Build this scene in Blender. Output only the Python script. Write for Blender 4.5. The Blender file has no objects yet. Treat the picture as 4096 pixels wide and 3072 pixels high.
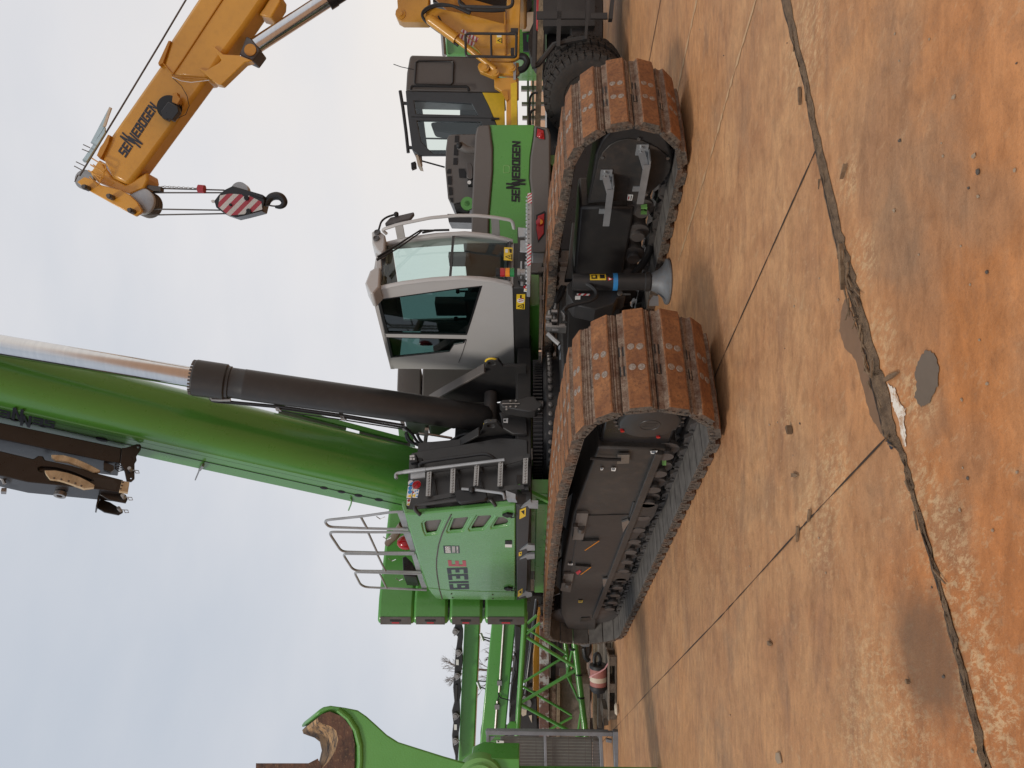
import bpy, bmesh, math, random
from mathutils import Vector as V, Matrix
random.seed(7)
PI = math.pi
SC = bpy.context.scene
COL = SC.collection
# ------------------------------------------------------------------ camera geometry (world axes follow the crane's undercarriage)
F, CH = 3055.0, 1.6
PITCH, YAW = math.radians(1.2), math.radians(30.5)
CAM = V((0, 0, CH))
_r = V((math.cos(YAW), -math.sin(YAW), 0)); _h = V((math.sin(YAW), math.cos(YAW), 0)); _u = V((0, 0, 1))
_view = _h*math.cos(PITCH) + _u*math.sin(PITCH); _up = _u*math.cos(PITCH) - _h*math.sin(PITCH)
W = Matrix()
MU = Matrix.Translation((4.75, 9.2, 0)) @ Matrix.Rotation(math.radians(4), 4, 'Z')        # the slewing upper carriage
MV = Matrix.Rotation(-YAW, 4, 'Z')                                                         # yard things standing square to the view
TB = math.radians(28)
_ba = V((0, -math.sin(TB), math.cos(TB))); _bf = V((0, -math.cos(TB), -math.sin(TB)))
MBM = MU @ Matrix(((1, 0, 0, 0), (0, _ba.y, _bf.y, 1.275), (0, _ba.z, _bf.z, 3.5), (0, 0, 0, 1)))   # crane boom: x across, y along, z out of its underside
Z = dict(A=(2050, 1150, 1.952), B=(2050, 150, 2.074), C=(1450, 750, 2.074), D=(1500, 1350, 2.074), E=(1300, 1950, 2.458),
         F=(2050, 1900, 2.074), G=(250, 0, 1.746), H=(1500, 0, 2.011), I=(0, 1250, 1.952), J=(1000, 2600, 1.4747),
         K=(1700, 2400, 2.458), L=(2050, 900, 2.602), M=(2000, 1500, 2.212), N=(700, 1250, 2.074), O=(2600, 1500, 1.0555),
         P=(2600, 0, 1.0368), Q=(1500, 0, 2.765), R=(1750, 500, 3.318), S=(0, 1600, 3.16), T=(250, 400, 3.318), X=(0, 0, 1))
def hit(M, k, v, z, x, y):
    """where the line of sight through one photo point meets the plane axis k = v of frame M (survey of the place)"""
    ox, oy, s = Z[z]; X, Y = ox + x/s, oy + y/s
    d = _r*((1536 - Y)/F) + _up*(-(X - 2048)/F) + _view
    Mi = M.inverted(); o = Mi @ CAM; e = Mi.to_3x3() @ d
    return o + e*((v - o[k])/e[k])
def hp(M, k, v, z, pts): return [hit(M, k, v, z, *p) for p in pts]
# ------------------------------------------------------------------ mesh building
class MB:
    def __init__(s, M=None):
        s.bm = bmesh.new(); s.M = M or Matrix(); s.mats = [None]; s.i = 0
    def use(s, m):
        if m not in s.mats: s.mats.append(m)
        s.i = s.mats.index(m); return s
    def f(s, vs):
        try:
            q = s.bm.faces.new(vs); q.material_index = s.i; return q
        except ValueError: return None
    def vs(s, pts): return [s.bm.verts.new(p) for p in pts]
    def sheet(s, pts): s.f(s.vs(pts)); return s
    def prism(s, pts, vec, holes=()):
        vec = V(vec); pts = [V(p) for p in pts]
        loops = [pts] + [[V(p) for p in h] for h in holes]
        if not holes and len(pts) == 4:
            a = s.vs(pts); b = s.vs([p + vec for p in pts]); s.f(a[::-1]); s.f(b)
            for j in range(4): s.f([a[j], a[(j+1) % 4], b[(j+1) % 4], b[j]])
            return s
        ea = []; A = []; B = []
        for L in loops:
            a = s.vs(L); b = s.vs([p + vec for p in L]); A.append(a); B.append(b)
        for grp in (A, B):
            ed = []
            for a in grp:
                for j in range(len(a)): ed.append(s.bm.edges.new((a[j], a[(j+1) % len(a)])))
            r = bmesh.ops.triangle_fill(s.bm, use_beauty=True, use_dissolve=False, edges=ed)
            for g in r['geom']:
                if isinstance(g, bmesh.types.BMFace): g.material_index = s.i
        for a, b in zip(A, B):
            n = len(a)
            for j in range(n): s.f([a[j], a[(j+1) % n], b[(j+1) % n], b[j]])
        return s
    def box(s, lo, hi, R=None, c=None):
        x0, y0, z0 = lo; x1, y1, z1 = hi
        P = [V((x, y, z)) for z in (z0, z1) for x, y in ((x0, y0), (x1, y0), (x1, y1), (x0, y1))]
        if R is not None:
            c = V(c) if c is not None else sum(P, V())/8
            P = [c + R @ (p - c) for p in P]
        v = s.vs(P)
        for q in ((3, 2, 1, 0), (4, 5, 6, 7), (0, 1, 5, 4), (1, 2, 6, 5), (2, 3, 7, 6), (3, 0, 4, 7)): s.f([v[i] for i in q])
        return s
    def bar(s, p0, p1, w, h, up=(0, 0, 1)):
        p0, p1, up = V(p0), V(p1), V(up); d = (p1 - p0).normalized(); a = d.cross(up).normalized()*w/2; b = a.cross(d).normalized()*h/2
        q = [-a - b, a - b, a + b, -a + b]
        v = s.vs([p0 + t for t in q] + [p1 + t for t in q])
        for t in ((3, 2, 1, 0), (4, 5, 6, 7), (0, 1, 5, 4), (1, 2, 6, 5), (2, 3, 7, 6), (3, 0, 4, 7)): s.f([v[i] for i in t])
        return s
    def rings(s, R, cap=True, closed=False):
        n = len(R[0]); G = [s.vs(r) for r in R]
        m = len(G)
        for i in range(m if closed else m - 1):
            a, b = G[i], G[(i+1) % m]
            for j in range(n): s.f([a[j], a[(j+1) % n], b[(j+1) % n], b[j]])
        if cap and not closed: s.f(G[0][::-1]); s.f(G[-1])
        return s
    def cyl(s, p0, p1, r0, r1=None, n=20, cap=True):
        p0, p1 = V(p0), V(p1); r1 = r0 if r1 is None else r1
        d = (p1 - p0).normalized(); a = d.orthogonal().normalized(); b = d.cross(a)
        return s.rings([[p + (a*math.cos(t) + b*math.sin(t))*r for t in [2*PI*k/n for k in range(n)]] for p, r in ((p0, r0), (p1, r1))], cap)
    def lathe(s, prof, o, ax, n=28):
        o, d = V(o), V(ax).normalized(); a = d.orthogonal().normalized(); b = d.cross(a)
        return s.rings([[o + d*h + (a*math.cos(t) + b*math.sin(t))*max(r, 1e-4) for t in [2*PI*k/n for k in range(n)]] for r, h in prof])
    def tube(s, pts, r, n=8, closed=False, round_=0, sm=0):
        pts = [V(p) for p in pts]
        if sm:
            E = [pts[0]*2 - pts[1]] + pts + [pts[-1]*2 - pts[-2]]; q = []; rs = []
            for i in range(1, len(E) - 2):
                for k in range(sm):
                    t = k/sm; a, b_, c, d = E[i-1:i+3]; q.append(.5*((2*b_) + (c - a)*t + (2*a - 5*b_ + 4*c - d)*t*t + (3*b_ - a - 3*c + d)*t**3))
                    if isinstance(r, (list, tuple)): rs.append(r[i-1]*(1 - t) + r[i]*t)
            pts = q + [pts[-1]]
            if rs: r = rs + [r[-1]]
        if round_:
            q = []
            for i, p in enumerate(pts):
                if not closed and i in (0, len(pts) - 1): q.append(p); continue
                a, b = pts[i-1], pts[(i+1) % len(pts)]
                da, db = (a - p), (b - p); ra = min(round_, da.length*.45); rb = min(round_, db.length*.45)
                a, b = p + da.normalized()*ra, p + db.normalized()*rb
                for t in (0, .25, .5, .75, 1): q.append(a*(1-t)**2 + p*2*t*(1-t) + b*t*t)
            pts = q
        m = len(pts); R = []; prev = None
        for i, p in enumerate(pts):
            d = (pts[(i+1) % m] - pts[i-1]) if (closed or 0 < i < m - 1) else (pts[1] - pts[0] if i == 0 else pts[-1] - pts[-2])
            if d.length < 1e-7: d = V((0, 0, 1))
            d.normalize()
            a = d.orthogonal() if prev is None else prev - d*prev.dot(d)
            if a.length < 1e-6: a = d.orthogonal()
            a.normalize(); prev = a; b = d.cross(a)
            rr = r[i] if isinstance(r, (list, tuple)) else r
            R.append([p + (a*math.cos(t) + b*math.sin(t))*rr for t in [2*PI*k/n for k in range(n)]])
        return s.rings(R, True, closed)
    def ball(s, c, r, n=12, sc=(1, 1, 1)):
        c = V(c); h = n//2
        R = [[c + V((sc[0]*r*math.sin(PI*i/h)*math.cos(2*PI*k/n), sc[1]*r*math.sin(PI*i/h)*math.sin(2*PI*k/n), sc[2]*r*math.cos(PI*i/h))) for k in range(n)] for i in range(1, h)]
        return s.rings(R)
    def build(s, name, mat=None, parent=None, smooth=32, bevel=0, **props):
        s.mats[0] = mat or (s.mats[1] if len(s.mats) > 1 else None)
        me = bpy.data.meshes.new(name)
        bmesh.ops.transform(s.bm, matrix=s.M, verts=s.bm.verts)
        bmesh.ops.recalc_face_normals(s.bm, faces=s.bm.faces)
        lo = V((min(v.co[i] for v in s.bm.verts) for i in range(3))); hi = V((max(v.co[i] for v in s.bm.verts) for i in range(3)))
        c = V(((lo.x + hi.x)/2, (lo.y + hi.y)/2, lo.z if parent is None else (lo.z + hi.z)/2))
        bmesh.ops.translate(s.bm, vec=-c, verts=s.bm.verts)
        s.bm.to_mesh(me); s.bm.free()
        for m in s.mats: me.materials.append(MAT[m])
        me.shade_smooth(); me.set_sharp_from_angle(angle=math.radians(smooth))
        o = bpy.data.objects.new(name, me); COL.objects.link(o); WPOS[o] = c
        if parent is not None: o.parent = parent; o.location = c - WPOS[parent]
        else: o.location = c
        if bevel:
            b = o.modifiers.new('bevel', 'BEVEL'); b.width = bevel; b.segments = 2; b.limit_method = 'ANGLE'; b.angle_limit = math.radians(40)
        for k, v in props.items(): o[k] = v
        return o
WPOS = {}
def thing(name, label, cat, loc=(0, 0, 0), group=None):
    o = bpy.data.objects.new(name, None); COL.objects.link(o); o.location = loc; WPOS[o] = V(loc); o.empty_display_size = .3
    o['label'] = label; o['category'] = cat
    if group: o['group'] = group
    return o
def dup(o, parent, d):
    """copy an object (and its children) moved by d in world axes"""
    c = o.copy(); COL.objects.link(c); WPOS[c] = WPOS[o] + V(d)
    if parent is not None: c.parent = parent; c.location = WPOS[c] - WPOS[parent]
    else: c.location = WPOS[c]
    for ch in list(o.children): dup(ch, c, d)
    return c
# ------------------------------------------------------------------ lettering (block glyphs on a 5 x 7 grid)
GL = dict(S=[(0,5.6,5,7),(0,4.2,1.5,5.6),(0,2.8,5,4.2),(3.5,1.4,5,2.8),(0,0,5,1.4)], E=[(0,0,1.5,7),(1.5,5.6,5,7),(1.5,2.8,4.6,4.2),(1.5,0,5,1.4)],
  B=[(0,0,1.5,7),(1.5,5.6,4.7,7),(1.5,2.8,4.7,4.2),(1.5,0,4.7,1.4),(3.5,4.2,5,5.6),(3.5,1.4,5,2.8)], O=[(0,0,1.5,7),(3.5,0,5,7),(1.5,0,3.5,1.4),(1.5,5.6,3.5,7)],
  G=[(0,0,1.5,7),(1.5,5.6,5,7),(1.5,0,5,1.4),(3.5,1.4,5,4),(2.6,2.8,3.5,4)], R=[(0,0,1.5,7),(1.5,5.6,4.7,7),(1.5,2.8,4.7,4.2),(3.5,4.2,5,5.6),(3.3,0,4.8,2.8)],
  L=[(0,0,1.5,7),(1.5,0,5,1.4)], H=[(0,0,1.5,7),(3.5,0,5,7),(1.5,2.8,3.5,4.2)], A=[(0,0,1.5,7),(3.5,0,5,7),(1.5,5.6,3.5,7),(1.5,2.6,3.5,3.9)],
  U=[(0,0,1.5,7),(3.5,0,5,7),(1.5,0,3.5,1.4)], M=[(0,0,1.2,7),(3.8,0,5,7),(1.2,5.4,3.8,7),(2,2.6,3,5.4)], I=[(1.8,0,3.2,7)], T=[(0,5.6,5,7),(1.8,0,3.2,5.6)],
  P=[(0,0,1.5,7),(1.5,5.6,4.7,7),(1.5,2.8,4.7,4.2),(3.5,4.2,5,5.6)], K=[(0,0,1.4,7),(1.4,2.8,3,4.2),(3,4.2,4.8,7),(3,0,4.8,2.8)], D=[(0,0,1.5,7),(3.5,1,5,6),(1.5,5.6,4.4,7),(1.5,0,4.4,1.4)],
  **{'6': [(0,0,1.5,7),(1.5,5.6,5,7),(1.5,2.8,5,4.2),(1.5,0,5,1.4),(3.5,1.4,5,2.8)], '1': [(.3,0,2.1,7)],
     '3': [(0,5.6,5,7),(1,2.8,3.5,4.2),(0,0,5,1.4),(3.5,1.4,5,5.6)], ' ': []})
def glyph(b, ch, o, rx, uy, nz, shear=0.0, h=7.0, y0=0.0):
    o, rx, uy, nz = V(o), V(rx), V(uy), V(nz)
    def q(x, y): y = y0 + y*h/7; return o + rx*(x + shear*y) + uy*y
    if ch == 'N':
        for P in ([(0,0),(1.45,0),(1.45,7),(0,7)], [(3.55,0),(5,0),(5,7),(3.55,7)], [(1.45,7),(1.45,4.4),(3.55,0),(3.55,2.6)]): b.prism([q(*p) for p in P], nz)
    else:
        for x0, y_0, x1, y1 in GL[ch]: b.prism([q(x0, y_0), q(x1, y_0), q(x1, y1), q(x0, y1)], nz)
def write(b, text, o, end, hvec, n, t=.003, shear=0.0, adv=5.9):
    """block text from o towards end, cap height hvec, raised t along n"""
    o, end, hv, n = V(o), V(end), V(hvec), V(n).normalized()*t
    L = sum(adv*(.62 if c == '1' else 1) for c in text) - (adv - 5); rx = (end - o)/L; uy = hv/7; x = 0
    for c in text:
        glyph(b, c, o + rx*x, rx, uy, n, shear); x += adv*(.62 if c == '1' else 1)
def logo(b, o, end, hvec, n, t=.003, shear=0.12):
    o, end, hv, n = V(o), V(end), V(hvec), V(n).normalized()*t
    A = 5.55; seq = [('S', 0), ('E', A), ('N1', 2*A), ('N2', 2*A + 4.3), ('E', 2*A + 10.1)]
    x = 2*A + 10.1 + A
    for c in 'BOGEN': seq.append((c, x)); x += A
    rx = (end - o)/(x - A + 5); uy = hv/7
    for c, x in seq:
        if c == 'N1': glyph(b, 'N', o + rx*x, rx, uy, n, shear, 11.6, 0)
        elif c == 'N2': glyph(b, 'N', o + rx*x, rx, uy, n*1.5, shear, 11.6, -4.6)
        else: glyph(b, c, o + rx*x, rx, uy, n, shear)
# ------------------------------------------------------------------ materials
MAT = {}
class NT:
    def __init__(s, name):
        m = bpy.data.materials.new(name); m.use_nodes = True; s.m = m; s.t = m.node_tree; s.t.nodes.clear()
        s.out = s.n('ShaderNodeOutputMaterial'); s.pos = s.n('ShaderNodeNewGeometry').outputs['Position']
    def n(s, k, **kw):
        q = s.t.nodes.new(k)
        for a, b in kw.items():
            if hasattr(q, a): setattr(q, a, b)
            else: s.set(q.inputs[a.replace('_', ' ')], b)
        return q
    def set(s, i, v):
        if isinstance(v, bpy.types.NodeSocket): s.t.links.new(v, i)
        else: i.default_value = (*v, 1) if isinstance(v, (tuple, list)) and len(v) == 3 and i.type == 'RGBA' else v
    def map(s, sc=(1, 1, 1), rot=(0, 0, 0), loc=(0, 0, 0)):
        q = s.n('ShaderNodeMapping'); s.set(q.inputs[0], s.pos); q.inputs['Scale'].default_value = sc; q.inputs['Rotation'].default_value = rot; q.inputs['Location'].default_value = loc
        return q.outputs[0]
    def map2(s, rot, sc):
        a = s.n('ShaderNodeMapping'); s.set(a.inputs[0], s.pos); a.inputs['Rotation'].default_value = (0, 0, rot)
        b = s.n('ShaderNodeMapping'); s.set(b.inputs[0], a.outputs[0]); b.inputs['Scale'].default_value = sc; return b.outputs[0]
    def noise(s, scale, detail=4, rough=.55, vec=None, dist=0.0):
        q = s.n('ShaderNodeTexNoise'); s.set(q.inputs['Vector'], vec or s.pos)
        q.inputs['Scale'].default_value = scale; q.inputs['Detail'].default_value = detail; q.inputs['Roughness'].default_value = rough; q.inputs['Distortion'].default_value = dist
        return q.outputs['Fac']
    def ramp(s, fac, stops):
        q = s.n('ShaderNodeValToRGB'); s.set(q.inputs[0], fac); e = q.color_ramp.elements
        while len(e) < len(stops): e.new(.5)
        for k, (p, c) in zip(e, stops):
            k.position = p; k.color = (c, c, c, 1) if not isinstance(c, (tuple, list)) else (*c, 1)
        return q.outputs[0]
    def mix(s, fac, a, b, mode='MIX'):
        q = s.n('ShaderNodeMix', data_type='RGBA', blend_type=mode); s.set(q.inputs[0], fac); s.set(q.inputs[6], a); s.set(q.inputs[7], b); return q.outputs[2]
    def math(s, op, a, b=0.0, c=None):
        q = s.n('ShaderNodeMath', operation=op); s.set(q.inputs[0], a); s.set(q.inputs[1], b)
        if c is not None: s.set(q.inputs[2], c)
        return q.outputs[0]
    def bump(s, h, st=.3, d=.01):
        q = s.n('ShaderNodeBump'); s.set(q.inputs['Height'], h); q.inputs['Strength'].default_value = st; q.inputs['Distance'].default_value = d; return q.outputs[0]
    def bsdf(s, col, rough=.5, metal=0.0, normal=None, spec=None, coat=None):
        q = s.n('ShaderNodeBsdfPrincipled'); s.set(q.inputs['Base Color'], col); s.set(q.inputs['Roughness'], rough); s.set(q.inputs['Metallic'], metal)
        if normal is not None: s.set(q.inputs['Normal'], normal)
        if spec is not None: s.set(q.inputs['Specular IOR Level'], spec)
        if coat is not None: q.inputs['Coat Weight'].default_value = coat; q.inputs['Coat Roughness'].default_value = .12
        s.t.links.new(q.outputs[0], s.out.inputs[0]); return q
    def done(s, key): MAT[key] = s.m
def paint(key, col, rough=.4, metal=0.0, var=.12, dirt=.25, dirtcol=(.16, .10, .06), bump=.04, coat=None, scale=1.0, spec=None):
    t = NT(key); a = t.noise(1.3*scale, 5); b = t.noise(9*scale, 6, .65); f = t.noise(60*scale, 3)
    dk = tuple(c*(1 - var) for c in col); lt = tuple(min(1, c*(1 + var)) for c in col)
    c = t.mix(t.ramp(a, [(.3, 0), (.7, 1)]), dk, lt)
    c = t.mix(t.math('MULTIPLY', t.ramp(b, [(.48, 0), (.78, 1)]), dirt), c, dirtcol)
    r = t.math('ADD', t.math('MULTIPLY', b, .22), rough - .11)
    t.bsdf(c, r, metal, t.bump(f, bump, .004), spec, coat); t.done(key)
def flat(key, col, rough=.5, metal=0.0): 
    t = NT(key); a = t.noise(14, 4); t.bsdf(t.mix(t.ramp(a, [(.35, 0), (.7, 1)]), tuple(c*.88 for c in col), col), rough, metal); t.done(key)
paint('anthracite', (.029, .028, .028), .42, var=.15, dirt=.12, dirtcol=(.11, .085, .065))
paint('anthracite_dusty', (.036, .033, .031), .48, var=.2, dirt=.30, dirtcol=(.15, .10, .07))
paint('black_paint', (.018, .017, .018), .30, var=.2, dirt=.1, dirtcol=(.08, .06, .05))
paint('green', (.085, .30, .048), .30, var=.06, dirt=.05, dirtcol=(.05, .14, .04), bump=.02, coat=.35)
paint('boom_green', (.070, .245, .036), .30, var=.05, dirt=.03, dirtcol=(.05, .14, .04), bump=.012, coat=.55)
paint('hood_green', (.095, .29, .070), .28, var=.04, dirt=.04, dirtcol=(.05, .14, .04), bump=.012, coat=.45)
paint('pale_green', (.16, .36, .10), .45, var=.08, dirt=.1, dirtcol=(.06, .15, .05))
paint('cab_grey', (.45, .44, .43), .38, var=.03, dirt=.06, dirtcol=(.25, .22, .19), bump=.015, coat=.2)
paint('taupe', (.125, .112, .103), .45, var=.06, dirt=.12, dirtcol=(.08, .065, .055), bump=.05)
paint('yellow', (.62, .30, .030), .36, var=.07, dirt=.22, dirtcol=(.30, .12, .02), bump=.02, coat=.3)
paint('dark_yellow', (.50, .22, .020), .40, var=.1, dirt=.3, dirtcol=(.22, .09, .02), bump=.02)
paint('galvanised', (.36, .37, .38), .45, .55, var=.18, dirt=.25, dirtcol=(.27, .26, .25), scale=3)
paint('pad_grey', (.15, .158, .168), .55, .15, var=.25, dirt=.5, dirtcol=(.16, .11, .075), scale=3)
paint('steel', (.33, .32, .31), .38, .85, var=.15, dirt=.25, dirtcol=(.2, .17, .14), scale=3)
paint('dark_steel', (.11, .10, .095), .5, .5, var=.25, dirt=.4, dirtcol=(.14, .08, .05), scale=2)
paint('rubber', (.028, .025, .023), .75, var=.25, dirt=.5, dirtcol=(.085, .060, .045), bump=.12, scale=2)
flat('hose', (.014, .014, .015), .5); flat('white', (.78, .78, .76), .5); flat('black', (.008, .008, .009), .55)
flat('red', (.52, .02, .03), .4); flat('sticker_yellow', (.80, .54, .03), .45); flat('blue', (.04, .24, .55), .4); flat('navy', (.022, .026, .042), .45)
flat('amber', (.80, .27, .01), .22); flat('lamp_red', (.42, .015, .02), .15); flat('lamp_green', (.02, .22, .06), .2); flat('seat', (.03, .032, .034), .7); flat('interior', (.10, .10, .105), .6)
flat('red_stripe', (.50, .04, .06), .45); flat('pale_blue', (.45, .60, .68), .5); flat('logo_grey', (.13, .16, .20), .4); flat('cream', (.62, .52, .40), .6); flat('plastic_pink', (.62, .30, .30), .5); flat('faded_red', (.36, .13, .11), .6); flat('hot_pipe', (.20, .125, .065), .35, .7); flat('tyre_dust', (.06, .045, .035), .9)
t = NT('chrome'); t.bsdf(t.mix(t.noise(3, 3, vec=t.map((1, 1, 9))), (.56, .57, .59), (.74, .74, .74)), .16, 1.0); t.done('chrome')
t = NT('mirror'); t.bsdf((.6, .62, .64), .05, 1.0); t.done('mirror')
def glass(key, tint, fac=.0):
    t = NT(key); tr = t.n('ShaderNodeBsdfTransparent'); t.set(tr.inputs[0], tint); gl = t.n('ShaderNodeBsdfGlossy'); gl.inputs['Roughness'].default_value = .03; t.set(gl.inputs[0], (.9, .95, .95))
    fr = t.n('ShaderNodeLayerWeight'); fr.inputs[0].default_value = .5; mx = t.n('ShaderNodeMixShader'); t.set(mx.inputs[0], t.math('ADD', t.math('MULTIPLY', t.math('POWER', fr.outputs['Facing'], 5.0), .9), .04 + fac)); t.t.links.new(tr.outputs[0], mx.inputs[1]); t.t.links.new(gl.outputs[0], mx.inputs[2]); t.t.links.new(mx.outputs[0], t.out.inputs[0]); t.done(key)
glass('glass', (.80, .90, .87), .03); glass('glass_dark', (.075, .15, .145), .025)
# rusty steel of the track shoes
t = NT('rust_pad'); a = t.noise(6, 6, .6); b = t.noise(38, 5, .65); g = t.noise(150, 3, .7); s_ = t.noise(9, 5, .7, t.map((1, 1, 1), loc=(3, 1, 2)))
c = t.mix(t.ramp(a, [(.30, 0), (.68, 1)]), (.165, .060, .022), (.330, .138, .048))
c = t.mix(t.ramp(b, [(.45, 0), (.70, .8)]), c, (.105, .042, .020)); c = t.mix(t.ramp(g, [(.60, 0), (.74, .6)]), c, (.42, .25, .13)); c = t.mix(t.ramp(s_, [(.60, 0), (.72, .55)]), c, (.40, .20, .085))
t.bsdf(c, .72, .1, t.bump(t.math('ADD', b, t.math('MULTIPLY', g, .5)), .5, .006)); t.done('rust_pad')
t = NT('rust_ledge'); a = t.noise(14, 6, .65); b = t.noise(70, 5, .7)
c = t.mix(t.ramp(a, [(.35, 0), (.62, 1)]), (.13, .065, .038), (.27, .20, .145)); c = t.mix(t.ramp(b, [(.50, 0), (.63, .9)]), c, (.09, .034, .018))
t.bsdf(c, .75, .15, t.bump(b, .7, .008)); t.done('rust_ledge')
t = NT('shoe_end'); a = t.noise(25, 6, .7); b = t.noise(6, 4)
c = t.mix(t.ramp(a, [(.38, 0), (.62, 1)]), (.045, .036, .030), (.155, .120, .090)); c = t.mix(t.ramp(b, [(.5, 0), (.7, .5)]), c, (.20, .085, .035))
t.bsdf(c, .85, 0, t.bump(a, 1, .02)); t.done('shoe_end')
t = NT('shoe_inside'); a = t.noise(8, 5); c = t.mix(t.ramp(a, [(.35, 0), (.7, 1)]), (.105, .096, .088), (.185, .168, .152)); t.bsdf(c, .6, .1, t.bump(a, .2, .01)); t.done('shoe_inside')
t = NT('bolt'); a = t.noise(60, 5, .7); t.bsdf(t.mix(t.ramp(a, [(.4, 0), (.65, 1)]), (.20, .145, .105), (.36, .315, .28)), .55, .4, t.bump(a, .6, .006)); t.done('bolt')
t = NT('rusty_beam'); a = t.noise(3.2, 7, .7); b = t.noise(20, 4); c = t.mix(t.ramp(a, [(.44, 0), (.50, 1)]), (.46, .45, .44), (.14, .070, .055)); c = t.mix(t.ramp(b, [(.5, 0), (.8, .5)]), c, (.25, .11, .06)); t.bsdf(c, .7, 0, t.bump(a, .4, .01)); t.done('rusty_beam')
def wood(key, c0, c1, sc=(2, 30, 30), rough=.8):
    t = NT(key); a = t.noise(1, 6, .65, t.map(sc), .6); b = t.noise(3, 4); c = t.mix(t.ramp(a, [(.3, 0), (.7, 1)]), c0, c1); c = t.mix(t.ramp(b, [(.5, 0), (.75, .5)]), c, tuple(q*.45 for q in c0)); t.bsdf(c, rough, 0, t.bump(a, .5, .01)); t.done(key)
wood('timber', (.17, .115, .07), (.36, .27, .17)); wood('old_timber', (.06, .045, .035), (.17, .13, .095)); wood('crate_board', (.15, .125, .10), (.27, .225, .18)); wood('wear_pad', (.42, .31, .18), (.68, .56, .38), (6, 6, 14))
t = NT('worn_lining'); a = t.noise(2.6, 7, .7, t.map((1, 1, 3)), .4); b = t.noise(30, 5, .7); c = t.mix(t.ramp(a, [(.36, 0), (.5, .6), (.62, 1)]), (.035, .017, .012), (.13, .060, .034)); c = t.mix(t.ramp(b, [(.55, 0), (.7, .7)]), c, (.28, .17, .085)); t.bsdf(c, .75, 0, t.bump(b, .5, .01)); t.done('worn_lining')
t = NT('lining_inner'); a = t.noise(5, 7, .75, t.map((1, 1, 4))); b = t.noise(1.5, 4); c = t.mix(t.ramp(a, [(.40, 0), (.56, 1)]), (.03, .018, .012), (.46, .27, .115)); c = t.mix(t.ramp(b, [(.4, 0), (.7, .4)]), c, (.30, .22, .15)); t.bsdf(c, .7, 0, t.bump(a, .5, .01)); t.done('lining_inner')
t = NT('cast_green'); a = t.noise(1.1, 4); b = t.noise(55, 3, .6); c = t.mix(t.ramp(a, [(.3, 0), (.7, 1)]), (.095, .29, .055), (.12, .335, .075)); t.bsdf(c, .36, 0, t.bump(b, .45, .006)); t.done('cast_green')
def stripes(key, c0, c1, freq, ax, M=None, duty=.5, rough=.45):
    """diagonal warning stripes: a wave along a direction fixed in the place"""
    t = NT(key); q = t.n('ShaderNodeVectorMath', operation='DOT_PRODUCT'); t.set(q.inputs[0], t.pos); q.inputs[1].default_value = ax
    w = t.math('GREATER_THAN', t.math('FRACT', t.math('MULTIPLY', q.outputs['Value'], freq)), duty); n = t.noise(12, 4)
    t.bsdf(t.mix(t.math('MULTIPLY', n, .25), t.mix(w, c0, c1), (.3, .27, .25)), rough); t.done(key)
# ------------------------------------------------------------------ sky, sun, camera
wld = bpy.data.worlds.new('World'); SC.world = wld; wld.use_nodes = True
SUN_EL, SUN_AZ = math.radians(46), math.radians(252)     # azimuth clockwise from +Y: behind the camera, to the left
nt = wld.node_tree; nt.nodes.clear()
def wn(k, **kw):
    q = nt.nodes.new(k)
    for a, b in kw.items(): setattr(q, a, b)
    return q
def lk(a, b): nt.links.new(a, b)
sky = wn('ShaderNodeTexSky', sky_type='NISHITA', sun_disc=False, sun_elevation=SUN_EL, sun_rotation=SUN_AZ)
sky.air_density = 1.0; sky.dust_density = 2.0
tc = wn('ShaderNodeTexCoord'); mp = wn('ShaderNodeMapping'); mp.inputs['Scale'].default_value = (1.3, 1.3, 3.4); mp.inputs['Rotation'].default_value = (0.25, 0.1, .6); lk(tc.outputs['Generated'], mp.inputs[0])
n1 = wn('ShaderNodeTexNoise'); n1.inputs['Scale'].default_value = 1.5; n1.inputs['Detail'].default_value = 7; n1.inputs['Roughness'].default_value = .5; lk(mp.outputs[0], n1.inputs[0])
n2 = wn('ShaderNodeTexNoise'); n2.inputs['Scale'].default_value = .9; n2.inputs['Detail'].default_value = 4; lk(tc.outputs['Generated'], n2.inputs[0])
# thin high cloud lit from the right-hand side of the yard: white there, blue-grey away from it
sx = wn('ShaderNodeVectorMath', operation='DOT_PRODUCT'); lk(tc.outputs['Generated'], sx.inputs[0]); sx.inputs[1].default_value = (_r + _h*.2 - _u*.55).normalized()
ad = wn('ShaderNodeMath', operation='MULTIPLY_ADD'); lk(n1.outputs['Fac'], ad.inputs[0]); ad.inputs[1].default_value = .85; lk(sx.outputs['Value'], ad.inputs[2])
rp = wn('ShaderNodeValToRGB'); lk(ad.outputs[0], rp.inputs[0]); e = rp.color_ramp.elements
e[0].position = .0; e[0].color = (5.5, 5.98, 6.75, 1); e[1].position = 1.0; e[1].color = (9.2, 8.65, 8.15, 1)
q = e.new(.30); q.color = (6.7, 6.92, 7.42, 1); q = e.new(.56); q.color = (7.9, 7.85, 8.05, 1)
mx = wn('ShaderNodeMix', data_type='RGBA'); cov = wn('ShaderNodeMath', operation='MULTIPLY_ADD', use_clamp=True); lk(n2.outputs['Fac'], cov.inputs[0]); cov.inputs[1].default_value = .2; cov.inputs[2].default_value = .84
lk(cov.outputs[0], mx.inputs[0]); lk(sky.outputs[0], mx.inputs[6]); lk(rp.outputs[0], mx.inputs[7])
bg = wn('ShaderNodeBackground'); bg.inputs[1].default_value = .1; lk(mx.outputs[2], bg.inputs[0]); wo = wn('ShaderNodeOutputWorld'); lk(bg.outputs[0], wo.inputs[0])
sd = bpy.data.lights.new('sun', 'SUN'); sd.energy = 1.5; sd.angle = math.radians(11); sd.color = (1, .93, .83)
so = bpy.data.objects.new('sun', sd); COL.objects.link(so)
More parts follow.
